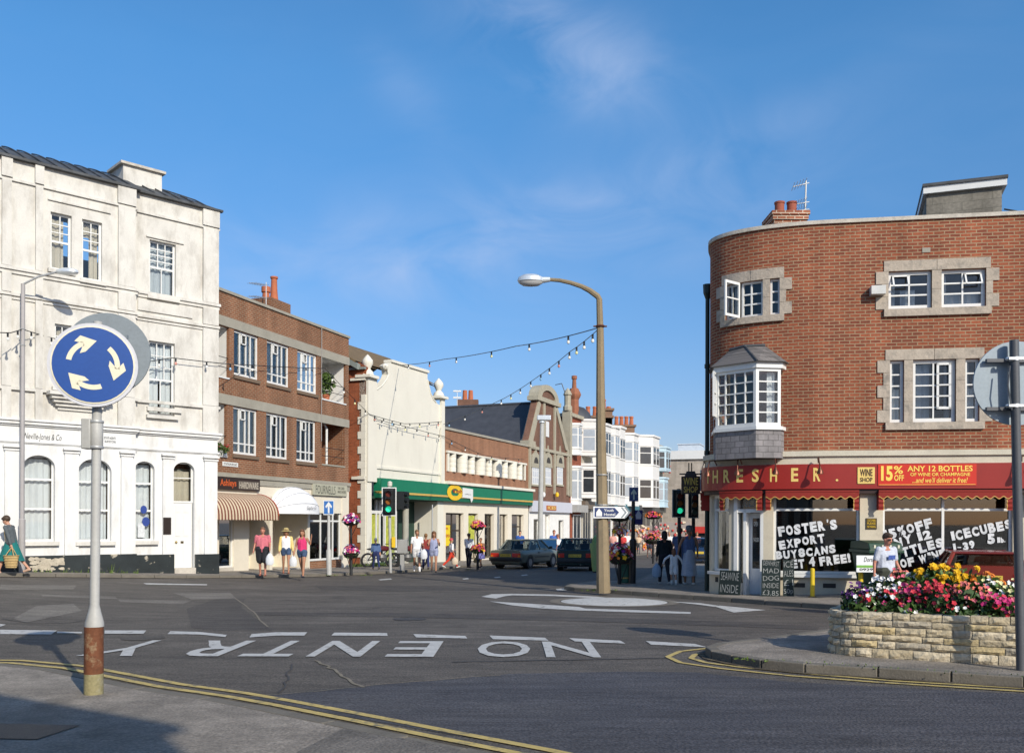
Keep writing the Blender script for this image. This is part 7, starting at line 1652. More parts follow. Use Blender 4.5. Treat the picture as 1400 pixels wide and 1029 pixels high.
    # top
    mb = MB(); C = lambda p, q, a, b=None: cap(mb, tr(p), tr(q), a*S, (b or a)*S)
    zb_ = .98 if kind != 'dress' else 1.0
    for sx in (-1, 1): C(up_((sx*.07*fat, 0, zb_)), up_((sx*.085*fat, .005, 1.31)), .116*fat, .100); C(up_((sx*.05, -.005, 1.435)), up_((sx*(.16 if sleeve > 0 else .125), 0, 1.395)), .055, .058 if sleeve > 0 else .05)
    C(up_((0, .022*fat, zb_)), up_((0, .015, 1.29)), .128*fat, .115)
    if sleeve > 0:
        for a in (AL, AR):
            s1 = min(1, sleeve/.5); C(a[0], a[0].lerp(a[1], s1), .060*min(fat, 1.2), .056)
            if sleeve > .5: C(a[1], a[1].lerp(a[2], (sleeve-.5)/.5*.97), .052, .042)
    tp = remesh(mb, 'dress' if kind == 'dress' else 'top', top, T, vox*S)
    if jacket:
        mb = MB(); C = lambda p, q, a, b=None: cap(mb, tr(p), tr(q), a*S, (b or a)*S)
        for sx in (-1, 1): C(up_((sx*.105*fat, -.02, .95)), up_((sx*.10*fat, -.02, 1.33)), .112*fat, .095); C(up_((sx*.05, -.05, .95)), up_((sx*.05, -.045, 1.34)), .112*fat, .09)
        for sx in (-1, 1): C(up_((sx*.05, -.025, 1.44)), up_((sx*.165, -.005, 1.40)), .056, .064)
        for a in (AL, AR): C(a[0], a[1], .066, .058); C(a[1], a[1].lerp(a[2], .95), .056, .046)
        remesh(mb, 'jacket', jacket, T, vox*S)
    if print_:
        mb = MB(); pts = [(-.10, 1.22), (.10, 1.22), (.10, 1.31), (-.10, 1.31)]; 
        ys = [.158, .165, .166, .16]
        mb.face([tr(up_((x, .165+.0, z))) for x, z in pts]); mb.build('print', print_, tp)
    # bottom
    mb = MB(); C = lambda p, q, a, b=None: cap(mb, tr(p), tr(q), a*S, (b or a)*S)
    if kind in ('trousers', 'shorts'):
        C((-.07*fat, .01, .97), (.07*fat, .01, .97), .132*fat)
        for l in (LL, RL):
            if kind == 'shorts': C(l[0], l[0].lerp(l[1], hem), .115*fat, .10*fat)
            else: C(l[0], l[1], .108*fat, .075); C(l[1], l[1].lerp(l[2], .97), .073, .058)
        remesh(mb, kind, bot, T, vox*S)
    else:
        n = 20; rings = []; z0, z1 = hem, 1.06; ks = 8; spread = max(abs(LL[1].y), abs(RL[1].y))
        for i in range(ks+1):
            t = i/ks; z = z1+(z0-z1)*t; ax_ = (.15+.10*t**.8)*fat; ay = (.125+(.06+spread*1.1)*t)*fat; cyy = (LL[1].y+RL[1].y)/2*t
            rings.append([tr((math.cos(2*math.pi*k/n)*ax_*(1+.05*t*math.sin(k*2.5)), cyy+math.sin(2*math.pi*k/n)*ay*(1+.05*t*math.sin(k*2.5)), z)) for k in range(n)])
        mb.idx([v for r in rings for v in r], [(i*n+k, i*n+(k+1) % n, (i+1)*n+(k+1) % n, (i+1)*n+k) for i in range(ks) for k in range(n)]+[tuple(range(n))])
        mb.build('skirt', bot, T, smooth=True)
    # shoes, socks
    for l in (LL, RL):
        mb = MB(); C = lambda p, q, a, b=None: cap(mb, tr(p), tr(q), a*S, (b or a)*S); C(l[2]+Vector((0, -.035, -.045)), l[3]+Vector((0, 0, -.004)), .043, .034); mb.build('shoe', M('shoe %.2f' % shoes[0], shoes, .6), T, smooth=True)
        if sock: mb = MB(); cap(mb, tr(l[2]), tr(l[2].lerp(l[1], .3)), .047*S, .05*S); mb.build('sock', sock, T, smooth=True)
    # hair
    mb = MB(); hm = M('hair %.2f %.2f' % hair[:2], hair, .6, .3, scale=20, fine=60); v = hairvol
    mb.ball(tr(hd((0, -.024, 1.678))), (.094*S*v, .104*S*v, .10*S*v), 12); mb.ball(tr(hd((0, .035, 1.712))), (.08*S, .082*S, .055*S), 10)
    if hairlen: 
        cap(mb, tr(hd((0, -.05, 1.64))), tr(hd((0, -.075, 1.6-hairlen))), .085*S*v, .06*S*v); [cap(mb, tr(hd((sx*.07, -.02, 1.66))), tr(hd((sx*.075, -.03, 1.6-hairlen*.8))), .035*S*v) for sx in (-1, 1)]
    remesh(mb, 'hair', hm, T, vox*S)
    if hat:
        mb = MB(); c_ = tr(hd((0, -.01, 1.70))); hm2 = cloth(hat[0], hat[1]); mb.lathe(c_, [(hat[2]*S, -.035*S), (hat[2]*S*1.0, -.025*S), (.105*S, .0), (.10*S, .07*S), (.07*S, .105*S), (.01, .112*S)], 18); mb.build('hat', hm2, T, smooth=True)
    if sung:
        mb = MB(); [mb.ball(tr(hd((sx*.034, .100, 1.645))), (.032*S, .014*S, .022*S), 8) for sx in (-1, 1)]; mb.tube([tr(hd((-.075, .09, 1.65))), tr(hd((.075, .09, 1.65)))], .008*S, 5); mb.build('sunglasses', black, T, smooth=True)
    T.location = loc; T.rotation_euler = (0, 0, rad(head))
    Mx = Matrix.Translation(loc) @ Matrix.Rotation(rad(head), 4, 'Z')
    T_h = [Mx @ tr(AL[3]), Mx @ tr(AR[3])]
    return T, T_h
def carrier(p, label, mat, w_=.28, h_=.36, cat='bag', name='carrier_bag'):
    T = thing(name, label, cat, tuple(p)); mb = MB(); c_ = Vector(p)-Vector((0, 0, .12))
    mb.lathe(c_, [(.03, .02), (w_*.32, -.05), (w_*.45, -h_*.35), (w_*.5, -h_*.75), (w_*.38, -h_), (.02, -h_*1.02)], 12, sy=.6); mb.build('bag', mat, T, smooth=True)
    mb = MB(); mb.tube([c_+Vector((-.04, 0, -.03)), Vector(p)+Vector((0, 0, -.02)), c_+Vector((.04, 0, -.03))], .008, 5); mb.build('handle', mat, T); return T
plastic = M('white plastic bag', (.66, .68, .70), .35, .12, scale=10, bump=.4, bscale=14)
def pp(px, pf, ph, off=KH): 
    b = gp(px, pf, off); h = at(px, ph, b.y).z-b.z; return tuple(b), h
far_ = 'shoppers in the street'
b, h = pp(15, 783.6, 704)
T, Hd = person('woman in a grey jacket and long teal skirt walking left with her head bowed', b, h, 88, cloth('mustard blouse', (.62, .42, .10)), cloth('teal cloth', (.012, .16, .15)), 'pale', (.055, .035, .02), 'skirt', .5, .42, (24, 6, -24, 18), (-16, 6, 6), (22, 10, 10), 0, bend=8, nod=22, jacket=cloth('slate grey cloth', (.09, .105, .11)), shoes=(.52, .34, .24), hairvol=1.12, vox=.012)
hb = Hd[0] if Hd[0].y < Hd[1].y else Hd[1]
BK = thing('straw_basket', 'woven straw shopping basket carried by the woman in the teal skirt', 'basket', tuple(hb))
straw = M('woven straw', (.50, .36, .16), .9, .25, scale=14, fine=50, bump=.5)
mb = MB(); c_ = hb-Vector((0, .02, .56)); n = 24; prof = [(.15, .0), (.17, .12), (.195, .26), (.21, .34)]
mb.lathe(c_, [(.02, 0.005)]+prof+[(.195, .335), (.17, .2), (.14, .03)], n, sy=.5); mb.build('body', straw, BK, smooth=True)
for z, r in ((.05, .158), (.12, .171), (.19, .183), (.26, .196), (.33, .21)): mb = MB(); mb.tube([(c_.x+r*math.cos(k*math.pi/12), c_.y+r*.5*math.sin(k*math.pi/12), c_.z+z) for k in range(25)], .012, 5); mb.build('weave_band', M('dark straw', (.34, .23, .10), .9), BK)
for s_ in (-1, 1): mb = MB(); mb.tube([c_+Vector((-.11, s_*.08, .33)), hb+Vector((-.03, s_*.02, -.05)), hb+Vector((0, 0, .0)), hb+Vector((.03, s_*.02, -.05)), c_+Vector((.11, s_*.08, .33))], .011, 5); mb.build('handle', straw, BK)
b, h = pp(359, 787, 722); T, Hd = person('stout woman in a baggy pink top and black knee length shorts', b, h, 186, cloth('pink jersey', (.52, .14, .17)), cloth('black shorts cloth', (.02, .02, .025)), 'red', (.16, .08, .04), 'shorts', .35, .85, (12, 10, -10, 8), (12, 12, 40), (-8, 14, 35), 0, fat=1.35, shoes=(.3, .1, .06), vox=.016)
carrier(Hd[0], 'white carrier bag carried by the woman in the pink top', plastic)
b, h = pp(391, 784, 724); T, Hd = person('woman in a wide straw sun hat with a yellow cardigan and denim shorts', b, h, 195, cloth('white vest', (.76, .75, .76)), cloth('denim shorts', (.05, .085, .16)), 'tan', (.2, .11, .05), 'shorts', .1, .35, (14, 6, -14, 12), (5, 10, 20), (-5, 10, 20), .1, hat=('straw hat cloth', (.40, .33, .14), .21), jacket=cloth('yellow cardigan', (.70, .53, .20)), shoes=(.3, .16, .1), vox=.016)
carrier(Hd[0], 'white carrier bag held by the woman in the straw sun hat', plastic)
b, h = pp(413, 789, 725); T, Hd = person('young woman in a cerise sleeveless top and denim shorts shading her eyes', b, h, 172, cloth('cerise jersey', (.58, .035, .14)), cloth('denim shorts', (.05, .085, .16)), 'tan', (.13, .06, .03), 'shorts', .0, .3, (12, 4, -16, 14), (35, 35, 130), (-5, 12, 30), .12, shoes=(.03, .035, .05), vox=.016)
b, h = pp(570, 781.5, 725); T, Hd = person('young man in a white polo shirt, white shorts and white socks', b, h, 190, cloth('white cotton', (.80, .79, .78)), cloth('white cotton', (.8, .79, .78)), 'tan', (.2, .11, .05), 'shorts', .35, .6, (16, 8, -16, 14), (20, 8, 60), (-5, 8, 15), 0, shoes=(.72, .7, .66), sock=M('white sock', (.78, .77, .75), .9), vox=.018)
carrier(Hd[0], 'white carrier bag beside the young man in white', plastic)
b, h = pp(593, 782, 728); T, Hd = person('young woman with long wavy hair in a pale denim pinafore dress', b, h, 183, cloth('pale denim', (.30, .33, .48)), cloth('pale denim', (.3, .33, .48)), 'tan', (.17, .08, .035), 'shorts', .0, .4, (8, 2, -12, 10), (30, 10, 80), (25, 10, 85), .16, shoes=(.04, .035, .04), hairvol=1.2, vox=.018)
b, h = pp(582, 778, 729); T, Hd = person('person in a dark red top half hidden between the couple outside the market', b, h, 10, cloth('dark red jersey', (.22, .03, .025)), cloth('navy cloth', (.02, .03, .10)), 'tan', (.28, .15, .06), 'trousers', .4, .5, vox=.03)
b, h = pp(617, 776, 734); T, Hd = person('child in a white top, red trousers and a red headscarf running right', b, h, -60, cloth('white cotton', (.8, .79, .78)), cloth('red trousers cloth', (.55, .045, .02)), 'pale', (.5, .06, .08), 'trousers', .6, .5, (34, 10, -30, 20), (20, 15, 60), (-15, 15, 40), 0, shoes=(.6, .58, .55), vox=.025)
carrier(Hd[1], 'pale bag carried by the child in red trousers', M('pale beige bag', (.6, .5, .38), .8), .3, .3)
b, h = pp(641, 775.5, 730); T, Hd = person('man in a white short sleeved shirt and dark trousers outside the shop doors', b, h, -25, cloth('white shirting', (.66, .68, .70)), cloth('black trousers cloth', (.02, .022, .03)), 'tan', (.06, .035, .02), 'trousers', .4, .5, (6, 4, -6, 4), (10, 6, 40), (5, 8, 40), fat=1.1, shoes=(.02, .02, .02), vox=.022)
b, h = pp(657, 775.5, 735); T, Hd = person('woman in a violet skirt partly hidden behind the orange flower post', b, h, 160, cloth('brown top', (.30, .16, .10)), cloth('violet skirt cloth', (.14, .14, .36)), 'tan', (.15, .08, .04), 'skirt', .2, .55, vox=.03)
carrier(Hd[1], 'straw coloured bag held by the woman in the violet skirt', straw, .3, .25)
b, h = pp(514, 778, 735); T, Hd = person('person in blue with white hair looking into the green market front', b, h, 20, cloth('blue overall', (.07, .12, .24)), cloth('navy cloth', (.02, .03, .1)), 'pale', (.6, .58, .55), 'trousers', .8, .5, bend=10, vox=.03)
def far_p(px, Y, H_, head, label, top, bot, **k):
    b = at(px, 715, Y); b.z = G(b.x, b.y)+KH; k.setdefault('vox', .035); return person(label, tuple(b), H_, head, top, bot, group=far_, **k)
far_p(711, 51, 1.72, 180, 'man in a royal blue shirt standing in the dark doorway', cloth('royal blue jersey', (.03, .09, .32)), cloth('navy cloth', (.02, .03, .1)), hair=(.03, .02, .015))
far_p(757.5, 50, 1.74, 175, 'man in a bright blue jersey behind the parked blue saloon', cloth('bright blue jersey', (.04, .12, .42)), cloth('navy cloth', (.02, .03, .1)), sk='red', hair=(.25, .1, .05))
far_p(766.5, 47, 1.52, 60, 'person in white stooping behind the parked blue saloon', cloth('white cotton', (.8, .79, .78)), cloth('navy cloth', (.02, .03, .1)), sk='red', hair=(.3, .13, .08), bend=15)
b, h = pp(908, 798, 727); T, Hd = person('person with dark hair dressed in black walking away up the shaded pavement', b, h, 8, cloth('black jersey', (.012, .018, .02)), cloth('black trousers cloth', (.012, .018, .018)), 'brown', (.015, .012, .01), 'trousers', .9, .5, (14, 4, -12, 14), (-6, 10, 8), (0, 10, 8), .1, shoes=(.45, .45, .45), vox=.018)
carrier(Hd[0], 'pale blue carrier bag held by the person in black', M('pale blue bag', (.30, .40, .52), .4, .1, bump=.3, bscale=14))
b, h = pp(921, 799, 751); T, Hd = person('small child in white walking hand in hand with the woman in the grey hat', b, h, -4, cloth('white cotton', (.8, .79, .78)), cloth('white cotton', (.8, .79, .78)), 'pale', (.22, .10, .05), 'shorts', .95, .85, (10, 4, -10, 10), (0, 55, 5), (10, 40, 0), .14, shoes=(.6, .5, .35), sock=M('white sock', (.78, .77, .75), .9), vox=.016)
b, h = pp(942, 799, 722); T, Hd = person('woman in a grey sun hat, blue top and long pale grey skirt walking away', b, h, 2, cloth('airforce blue top', (.10, .14, .26)), cloth('pale grey stripe skirt', (.42, .44, .50)), 'tan', (.18, .16, .14), 'skirt', .0, .27, (8, 2, -8, 8), (4, 22, 4), (0, 14, 25), 0, hat=('grey hat cloth', (.13, .15, .16), .115), shoes=(.6, .42, .3), vox=.016)
b = at(929, 715, 31); b.z = G(b.x, b.y)+KH; person('woman in a blue dress walking ahead of the child in white', tuple(b), 1.66, 0, cloth('airforce blue top', (.1, .14, .26)), cloth('airforce blue top', (.1, .14, .26)), 'brown', (.05, .03, .02), 'skirt', .3, .4, vox=.025, hairvol=1.15)
rows_ = [(838, 62, (.6, .3, .25), (.1, .12, .2)), (844, 66, (.7, .68, .62), (.3, .3, .35)), (852, 63, (.55, .05, .05), (.02, .03, .08)), (857, 70, (.75, .73, .7), (.2, .2, .25)), (873, 74, (.6, .45, .3), (.1, .1, .1)), (888, 60, (.55, .12, .22), (.05, .05, .07)), (896, 66, (.72, .7, .68), (.5, .4, .35)), (902, 62, (.7, .66, .6), (.05, .06, .1)), (915, 58, (.72, .7, .66), (.1, .1, .15)), (938, 64, (.6, .08, .08), (.2, .2, .2)), (953, 60, (.7, .3, .25), (.05, .06, .1)), (885, 84, (.3, .4, .6), (.1, .1, .1)), (910, 78, (.6, .5, .1), (.1, .1, .1))]
cn = ['salmon', 'ivory', 'scarlet', 'white', 'sand coloured', 'raspberry', 'off white', 'cream', 'pale', 'crimson', 'coral', 'sky blue', 'ochre']
wh = ['left of the flower tower', 'just right of the lamp post', 'behind the flower tower', 'behind the litter bin', 'beside the violet banner', 'under the distant flower post', 'near the person in black', 'just left of the person in black', 'ahead of the child in white', 'behind the hanging sign lights', 'beside the dark pier of the wine shop', 'beyond the distant flower post', 'below the stone end shop']
for i, (px, Y, ct, cb_) in enumerate(rows_):
    far_p(px, Y, RND.uniform(1.6, 1.78), RND.choice([0, 180, 170, 10]), 'distant shopper in %s clothes %s' % (cn[i], wh[i]), cloth('crowd top %d' % i, ct), cloth('crowd bottom %d' % i, cb_), vox=.045, sk=['tan', 'red'][i % 2], hair=[(.1, .06, .03), (.2, .12, .05), (.3, .2, .1)][i % 3], kind=['trousers', 'shorts'][i % 2])
b = at(1210, 715, 16.6); b.z = G(b.x, b.y)
hman = at(1210, 737, 16.6).z-b.z
T, Hd = person('man in sunglasses and a white T shirt with a blue print behind the flower bed', tuple(b), hman*1.05, 205, cloth('white T shirt', (.48, .51, .58)), cloth('olive trousers', (.05, .055, .04)), 'red', (.06, .035, .025), 'trousers', .36, .5, (4, 2, -4, 4), (10, 10, 25), (-6, 14, 15), 0, sung=True, fat=1.28, bend=4, nod=8, vox=.012, print_=M('blue shirt print', (.05, .09, .30), .8, .3, scale=30))
# ------------------------------------------------------------------ cars
tyre = M('tyre rubber', (.015, .015, .016), .85, .1); rimm = M('wheel rim', (.35, .36, .37), .35, .1, metal=.7)
carglass = GLASS('car glass', (.45, .5, .5), .5); redl = M('red lamp lens', (.50, .02, .012), .2, .1, spec=.8); oral = M('orange lamp lens', (.65, .14, .01), .2, spec=.8); chrome = M('chrome trim', (.6, .6, .6), .2, metal=1.0)
plate = M('yellow plate', (.62, .45, .06), .5, .1); trimb = M('black bumper plastic', (.02, .021, .023), .55)
def paint(n, c): return M(n, c, .25, .05, spec=.7)
def car(label, loc, heading, pm, L, W, Hh, belt, deck, cab, reg, light, name='parked_car', est=False, bumper=None):
    # local axes: x across, y forward from the rear bumper, z up.  cab = (rear base y, rear top y, front top y, front base y)
    T = thing(name, label, 'car', (0, 0, 0), 'cars in the street'); hw = W/2; bumper = bumper or trimb
    zs = lambda y: belt-(belt-deck)*max(0, 1-y/max(.01, cab[0])) if y < cab[0] else belt-.14*max(0, (y-cab[3])/(L-cab[3]))
    st = [(0.0, .93), (.06, .97), (.25, 1), (L*.3, 1), (L*.5, 1), (L*.7, 1), (L-.35, .97), (L-.1, .92), (L, .84)]
    st += [(cab[0], 1), (cab[3], 1)]; st.sort(); mb = MB(); rings = []
    for y, k in st:
        t = zs(y); e = .30 if .05 < y < L-.05 else .36
        half = [(.86, e-.08), (.97, e), (1.0, .5), (1.0, t-.22), (.975, t-.08), (.93, t-.015), (.85, t), (.4, t+.012)]
        ring = [(hw*k*a, y, z) for a, z in half]+[(-hw*k*a, y, z) for a, z in half[::-1]]; rings.append(ring)
    n = len(rings[0]); vs_ = [v for r in rings for v in r]
    mb.idx(vs_, [(i*n+k, i*n+(k+1) % n, (i+1)*n+(k+1) % n, (i+1)*n+k) for i in range(len(rings)-1) for k in range(n)]+[tuple(range(n)), tuple(range((len(rings)-1)*n, len(rings)*n))])
    mb.build('body', pm, T, smooth=True, ang=40)
    # greenhouse
    b0, b1, b2, b3 = cab; ti = .80; wt_ = hw*.9
    def gh(y, z, x): return Vector((x, y, z))
    zt = Hh; r = .05
    P = {'rl': (-wt_, b0, zs(b0)), 'rr': (wt_, b0, zs(b0)), 'fl': (-wt_, b3, zs(b3)), 'fr': (wt_, b3, zs(b3)), 'tl': (-wt_*ti, b1, zt-r), 'tr': (wt_*ti, b1, zt-r), 'ul': (-wt_*ti, b2, zt-r), 'ur': (wt_*ti, b2, zt-r)}
    P = {k: Vector(v) for k, v in P.items()}; mb = MB()
    # pillars as bars, roof as a shell, glass as panes
    for a, b in (('rl', 'tl'), ('rr', 'tr'), ('fl', 'ul'), ('fr', 'ur')): mb = MB(); mb.tube([P[a], P[b]], .045, 6); mb.build('pillar', pm, T, smooth=True)
    for sx in (-1, 1):
        s0 = Vector((sx*wt_, (b0+b3)/2+.1, belt)); s1 = Vector((sx*wt_*ti, (b1+b2)/2+.1, zt-r)); mb = MB(); mb.tube([s0, s1], .04, 6); mb.build('pillar', pm, T, smooth=True)
    mb = MB(); k = 8; m_ = 6; grid = []
    for j in range(m_+1):
        y = b1-.03+(b2-b1+.06)*j/m_
        for i in range(k+1): x = -1+2*i/k; grid.append((x*wt_*(ti+.02), y, zt-r*.9+r*.9*(1-x*x*.85)*(1-abs(2*j/m_-1)**3*.5)))
    mb.idx(grid, [(j*(k+1)+i, j*(k+1)+i+1, (j+1)*(k+1)+i+1, (j+1)*(k+1)+i) for j in range(m_) for i in range(k)])
    q = len(mb.v); mb.idx([(a[0], a[1], zt-r-.03) for a in grid], [(j*(k+1)+i, (j+1)*(k+1)+i, (j+1)*(k+1)+i+1, j*(k+1)+i+1) for j in range(m_) for i in range(k)])
    for A in ('rl', 'tl'), ('rr', 'tr'): pass
    mb.tube([P['tl'], P['tr']], .035, 6); mb.tube([P['ul'], P['ur']], .03, 6); mb.tube([P['tl'], P['ul']], .03, 6); mb.tube([P['tr'], P['ur']], .03, 6)
    mb.build('roof', pm, T, smooth=True)
    for nm, q in (('rear_window', ('rl', 'rr', 'tr', 'tl')), ('windscreen', ('fl', 'fr', 'ur', 'ul')), ('side_window', ('rl', 'fl', 'ul', 'tl')), ('side_window', ('rr', 'fr', 'ur', 'tr'))):
        mb = MB(); mb.face([P[c] for c in q]); mb.build(nm, carglass, T)
    mb = MB(); mb.box(-wt_*.9, wt_*.9, b0+.25, b3-.2, .4, belt-.02); 
    for sx in (-.45, .45): mb.box(sx*wt_-.2, sx*wt_+.2, (b0+b3)/2-.05, (b0+b3)/2+.1, belt-.02, min(belt+.28, Hh-.25)); mb.ball((sx*wt_, (b0+b3)/2, min(belt+.36, Hh-.2)), (.1, .05, .09), 8)
    mb.build('seats', M('dark seat fabric', (.06, .05, .05), .9), T)
    # rear end
    mb = MB(); mb.box(-hw*.97, hw*.97, -.10, .12, .36, .52); mb.build('bumper', bumper, T, bevel=.04)
    mb = MB(); mb.box(-hw*.86, hw*.86, .06, .4, .18, .36); mb.build('underbody', trimb, T)
    zl0, zl1 = deck-.30, deck-.12
    for sx in (-1, 1):
        lw_ = light; mb = MB(); mb.box(min(sx*hw*.9, sx*hw*.9-sx*lw_), max(sx*hw*.9, sx*hw*.9-sx*lw_), -.012, .03, zl0, zl1); lt = mb.build('tail_light', redl, T, bevel=.01)
        mb = MB(); xo = sx*hw*.9; mb.box(min(xo, xo-sx*lw_*.3), max(xo, xo-sx*lw_*.3), -.016, .0, zl0+.01, zl0+(zl1-zl0)*.55); mb.build('indicator', oral, lt)
        mb = MB(); mb.box(min(sx*(hw+.02), sx*(hw+.16)), max(sx*(hw+.02), sx*(hw+.16)), cab[3]-.3, cab[3]-.2, belt+.01, belt+.13); mb.build('door_mirror', trimb, T, bevel=.02)
    mb = MB(); mb.box(-.27, .27, -.02, .005, zl0+.02, zl0+.14); pl_ = mb.build('number_plate', plate, T)
    if reg:
        mb = MB(); text(mb, reg, -.24, .24, zl0+.04, zl0+.12, lambda x, y: Vector((x, -.0215, y)), .01); mb.build('lettering', black, pl_)
    wr_ = .285
    for sx in (-1, 1):
        for y in (L*.2, L*.79):
            mb = MB(); mb.tube([(sx*(hw-.19), y, wr_), (sx*(hw-.005), y, wr_)], wr_, 20); wl_ = mb.build('wheel', tyre, T, smooth=True)
            mb = MB(); mb.tube([(sx*(hw-.05), y, wr_), (sx*(hw+.004), y, wr_)], wr_*.62, 16); mb.build('rim', rimm, wl_)
            mb = MB(); mb.tube([(sx*(hw-.24), y, wr_+.03), (sx*(hw+.0), y, wr_+.03)], wr_*1.18, 20); mb.build('wheel_arch', trimb, T)
        mb = MB(); mb.box(min(sx*(hw-.01), sx*(hw+.008)), max(sx*(hw-.01), sx*(hw+.008)), L*.32, L*.67, .5, .54); mb.build('rubbing_strip', trimb, T)
        mb = MB(); mb.box(min(sx*(hw-.02), sx*(hw+.012)), max(sx*(hw-.02), sx*(hw+.012)), L*.40, L*.44, belt-.16, belt-.12); mb.build('door_handle', trimb, T)
    mb = MB(); mb.tube([(.3*hw, -.02, .27), (.3*hw, .3, .27)], .03, 8); mb.build('exhaust', M('exhaust pipe', (.12, .11, .1), .5, metal=.8), T)
    T.location = loc; T.rotation_euler = (0, 0, rad(heading)); return T
def cpos(px, pf): b = gp(px, pf); return (b.x, b.y, b.z)
car('grey green saloon with a wide boot and red tail lights parked nearest the kerb', cpos(691, 777.5), -27, paint('grey green paint', (.13, .142, .112)), 4.3, 1.68, 1.33, .86, .84, (.85, 1.35, 2.5, 3.15), 'C414 TPR', .42)
p = cpos(742, 772); car('light metallic blue saloon waiting just beyond the grey green car', p, -22, paint('steel blue paint', (.15, .22, .27)), 4.2, 1.66, 1.36, .88, .86, (.65, 1.05, 2.5, 3.1), 'D82 KLJ', .40)
car('dark bottle green hatchback with a yellow number plate heading up the street', cpos(786, 780.5), -8, paint('bottle green paint', (.008, .03, .032)), 3.7, 1.60, 1.40, .92, .88, (.14, .62, 2.2, 2.85), 'E226 HLV', .26, est=True)
b = at(1350, 715, 18.0); b.z = G(b.x, b.y)
car('rust red hatchback parked outside the wine shop behind the flower bed', tuple(b), -21, paint('rust red paint', (.17, .024, .016)), 3.7, 1.56, at(1347, 752.5, 18.6).z-b.z, .80, .78, (.12, .55, 2.1, 2.7), 'B717 OFX', .25, est=True)
b = at(955, 715, 46); b.z = G(b.x, b.y)
car('dark blue car parked in the shade beyond the woman in the grey hat', tuple(b), -14, paint('navy paint', (.02, .05, .12)), 3.9, 1.6, 1.38, .9, .86, (.2, .7, 2.3, 2.9), '', .26, est=True)
# pale green surf-bin: the tall pale green litter drum beside the lamp post
b = gp(815, 783); b2 = at(815, 715, b.y+.6); b2.z = G(b2.x, b2.y)
GD = thing('bottle_bank', 'tall pale lime green bottle bank with a domed lid half behind the lamp post', 'bottle bank', tuple(b2)); lg = M('pale lime paint', (.30, .42, .16), .5, .1)
K = lambda px, py: at(px, py, b2.y)
r = (K(822, 750).x-K(806, 750).x)/2
mb = MB(); mb.lathe(b2, [(r*.6, .05), (r*.75, .3), (r*1.0, 1.0), (r*1.08, K(815, 742).z-b2.z)], 16); mb.build('body', lg, GD, smooth=True)
mb = MB(); zt_ = K(815, 742).z; mb.lathe(Vector((b2.x, b2.y, zt_)), [(r*.7, .0), (r*.68, .12), (r*.5, .26), (r*.1, .33)], 16); mb.build('lid', M('dome lime paint', (.2, .34, .12), .5), GD, smooth=True)
mb = MB(); mb.lathe(Vector((b2.x, b2.y, b2.z)), [(r*.55, 0), (r*.55, .06)], 12); mb.build('foot', trimb, GD)
# motorcycles and bicycles parked behind the traffic light
def bike(px, Y, rz, label):
    c = at(px, 715, Y); c.z = G(c.x, c.y)+KH; T = thing('motorcycle', label, 'motorcycle', (0, 0, 0), 'motorcycles parked outside the market')
    for y in (-.65, .65):
        mb = MB(); mb.tube([(0, y+.29*math.cos(k*math.pi/8), .31+.29*math.sin(k*math.pi/8)) for k in range(17)], .05, 6); wl_ = mb.build('wheel', tyre, T, smooth=True)
        mb = MB(); [mb.tube([(0, y, .31), (0, y+.27*math.cos(k*math.pi/4), .31+.27*math.sin(k*math.pi/4))], .008, 4) for k in range(8)]; mb.build('spokes', rimm, wl_)
    mb = MB(); mb.tube([(0, -.65, .31), (0, -.1, .42), (0, .35, .8), (0, .65, .31)], .03, 6); mb.tube([(0, -.65, .31), (0, -.35, .72), (0, .35, .8)], .025, 6); mb.build('frame', trimb, T)
    mb = MB(); mb.ball((0, .12, .82), (.13, .27, .13), 10); mb.build('tank', paint('dark red tank', (.10, .015, .015)), T, smooth=True)
    mb = MB(); mb.ball((0, .05, .42), (.16, .22, .2), 8); mb.build('engine', M('engine casing', (.07, .07, .07), .4), T, smooth=True)
    mb = MB(); mb.ball((0, -.38, .80), (.12, .35, .06), 10); mb.build('seat', trimb, T, smooth=True)
    mb = MB(); mb.tube([(-.33, .3, 1.02), (0, .42, 1.0), (.33, .3, 1.02)], .018, 6); mb.ball((0, .5, .9), (.1, .07, .1), 8); mb.build('handlebar', trimb, T, smooth=True)
    T.location = c; T.rotation_euler = (0, 0, rad(rz)); return T
bk = bike(522, 40.6, -60, 'motorcycle leaning at the foot of the white quoins behind the traffic light')
dup(bk, tuple(Vector((at(556, 715, 41).x, 41, G(at(556, 715, 41).x, 41)+KH))), rad(-70), 'motorcycle parked just right of the grey control cabinet')
# ------------------------------------------------------------------ stone planter with bedding flowers
d = Vector((.876, -.483)); nb = Vector((.483, .876))
A0 = Vector((3.98, 10.40)); Rr = .42; ce = A0+nb*Rr
pts = []
for k in range(12):
    a = math.pi/2*(1-k/11); pts.append(ce-d*Rr*math.sin(a)-nb*Rr*math.cos(a))
backp = ce-d*Rr+nb*1.15
pl = [backp]+pts+[A0+d*5.5]
FP = Frame([tuple(p) for p in pl]); FP.uo = FP.L[12]
gz = lambda u: G(*FP.pt(u, 0).xy)+KH
PL = thing('stone_planter', 'low curved flower bed wall of rough buff stone courses', 'planter', tuple(FP.pt(1, gz(1))))
stm = [M('buff rubble stone %d' % i, c, .9, .25, scale=6, fine=30, bump=.8, bscale=22, stain=(.22, .19, .14), sscale=5, slo=.55, shi=.75) for i, c in enumerate([(.50, .42, .28), (.58, .50, .36), (.42, .37, .28), (.50, .40, .22)])]
mb = MB(); hs_ = [.11, .085, .075, .09, .075, .08]; z = 0
mortar = M('planter mortar', (.40, .36, .28), .95, .15)
us = -FP.uo
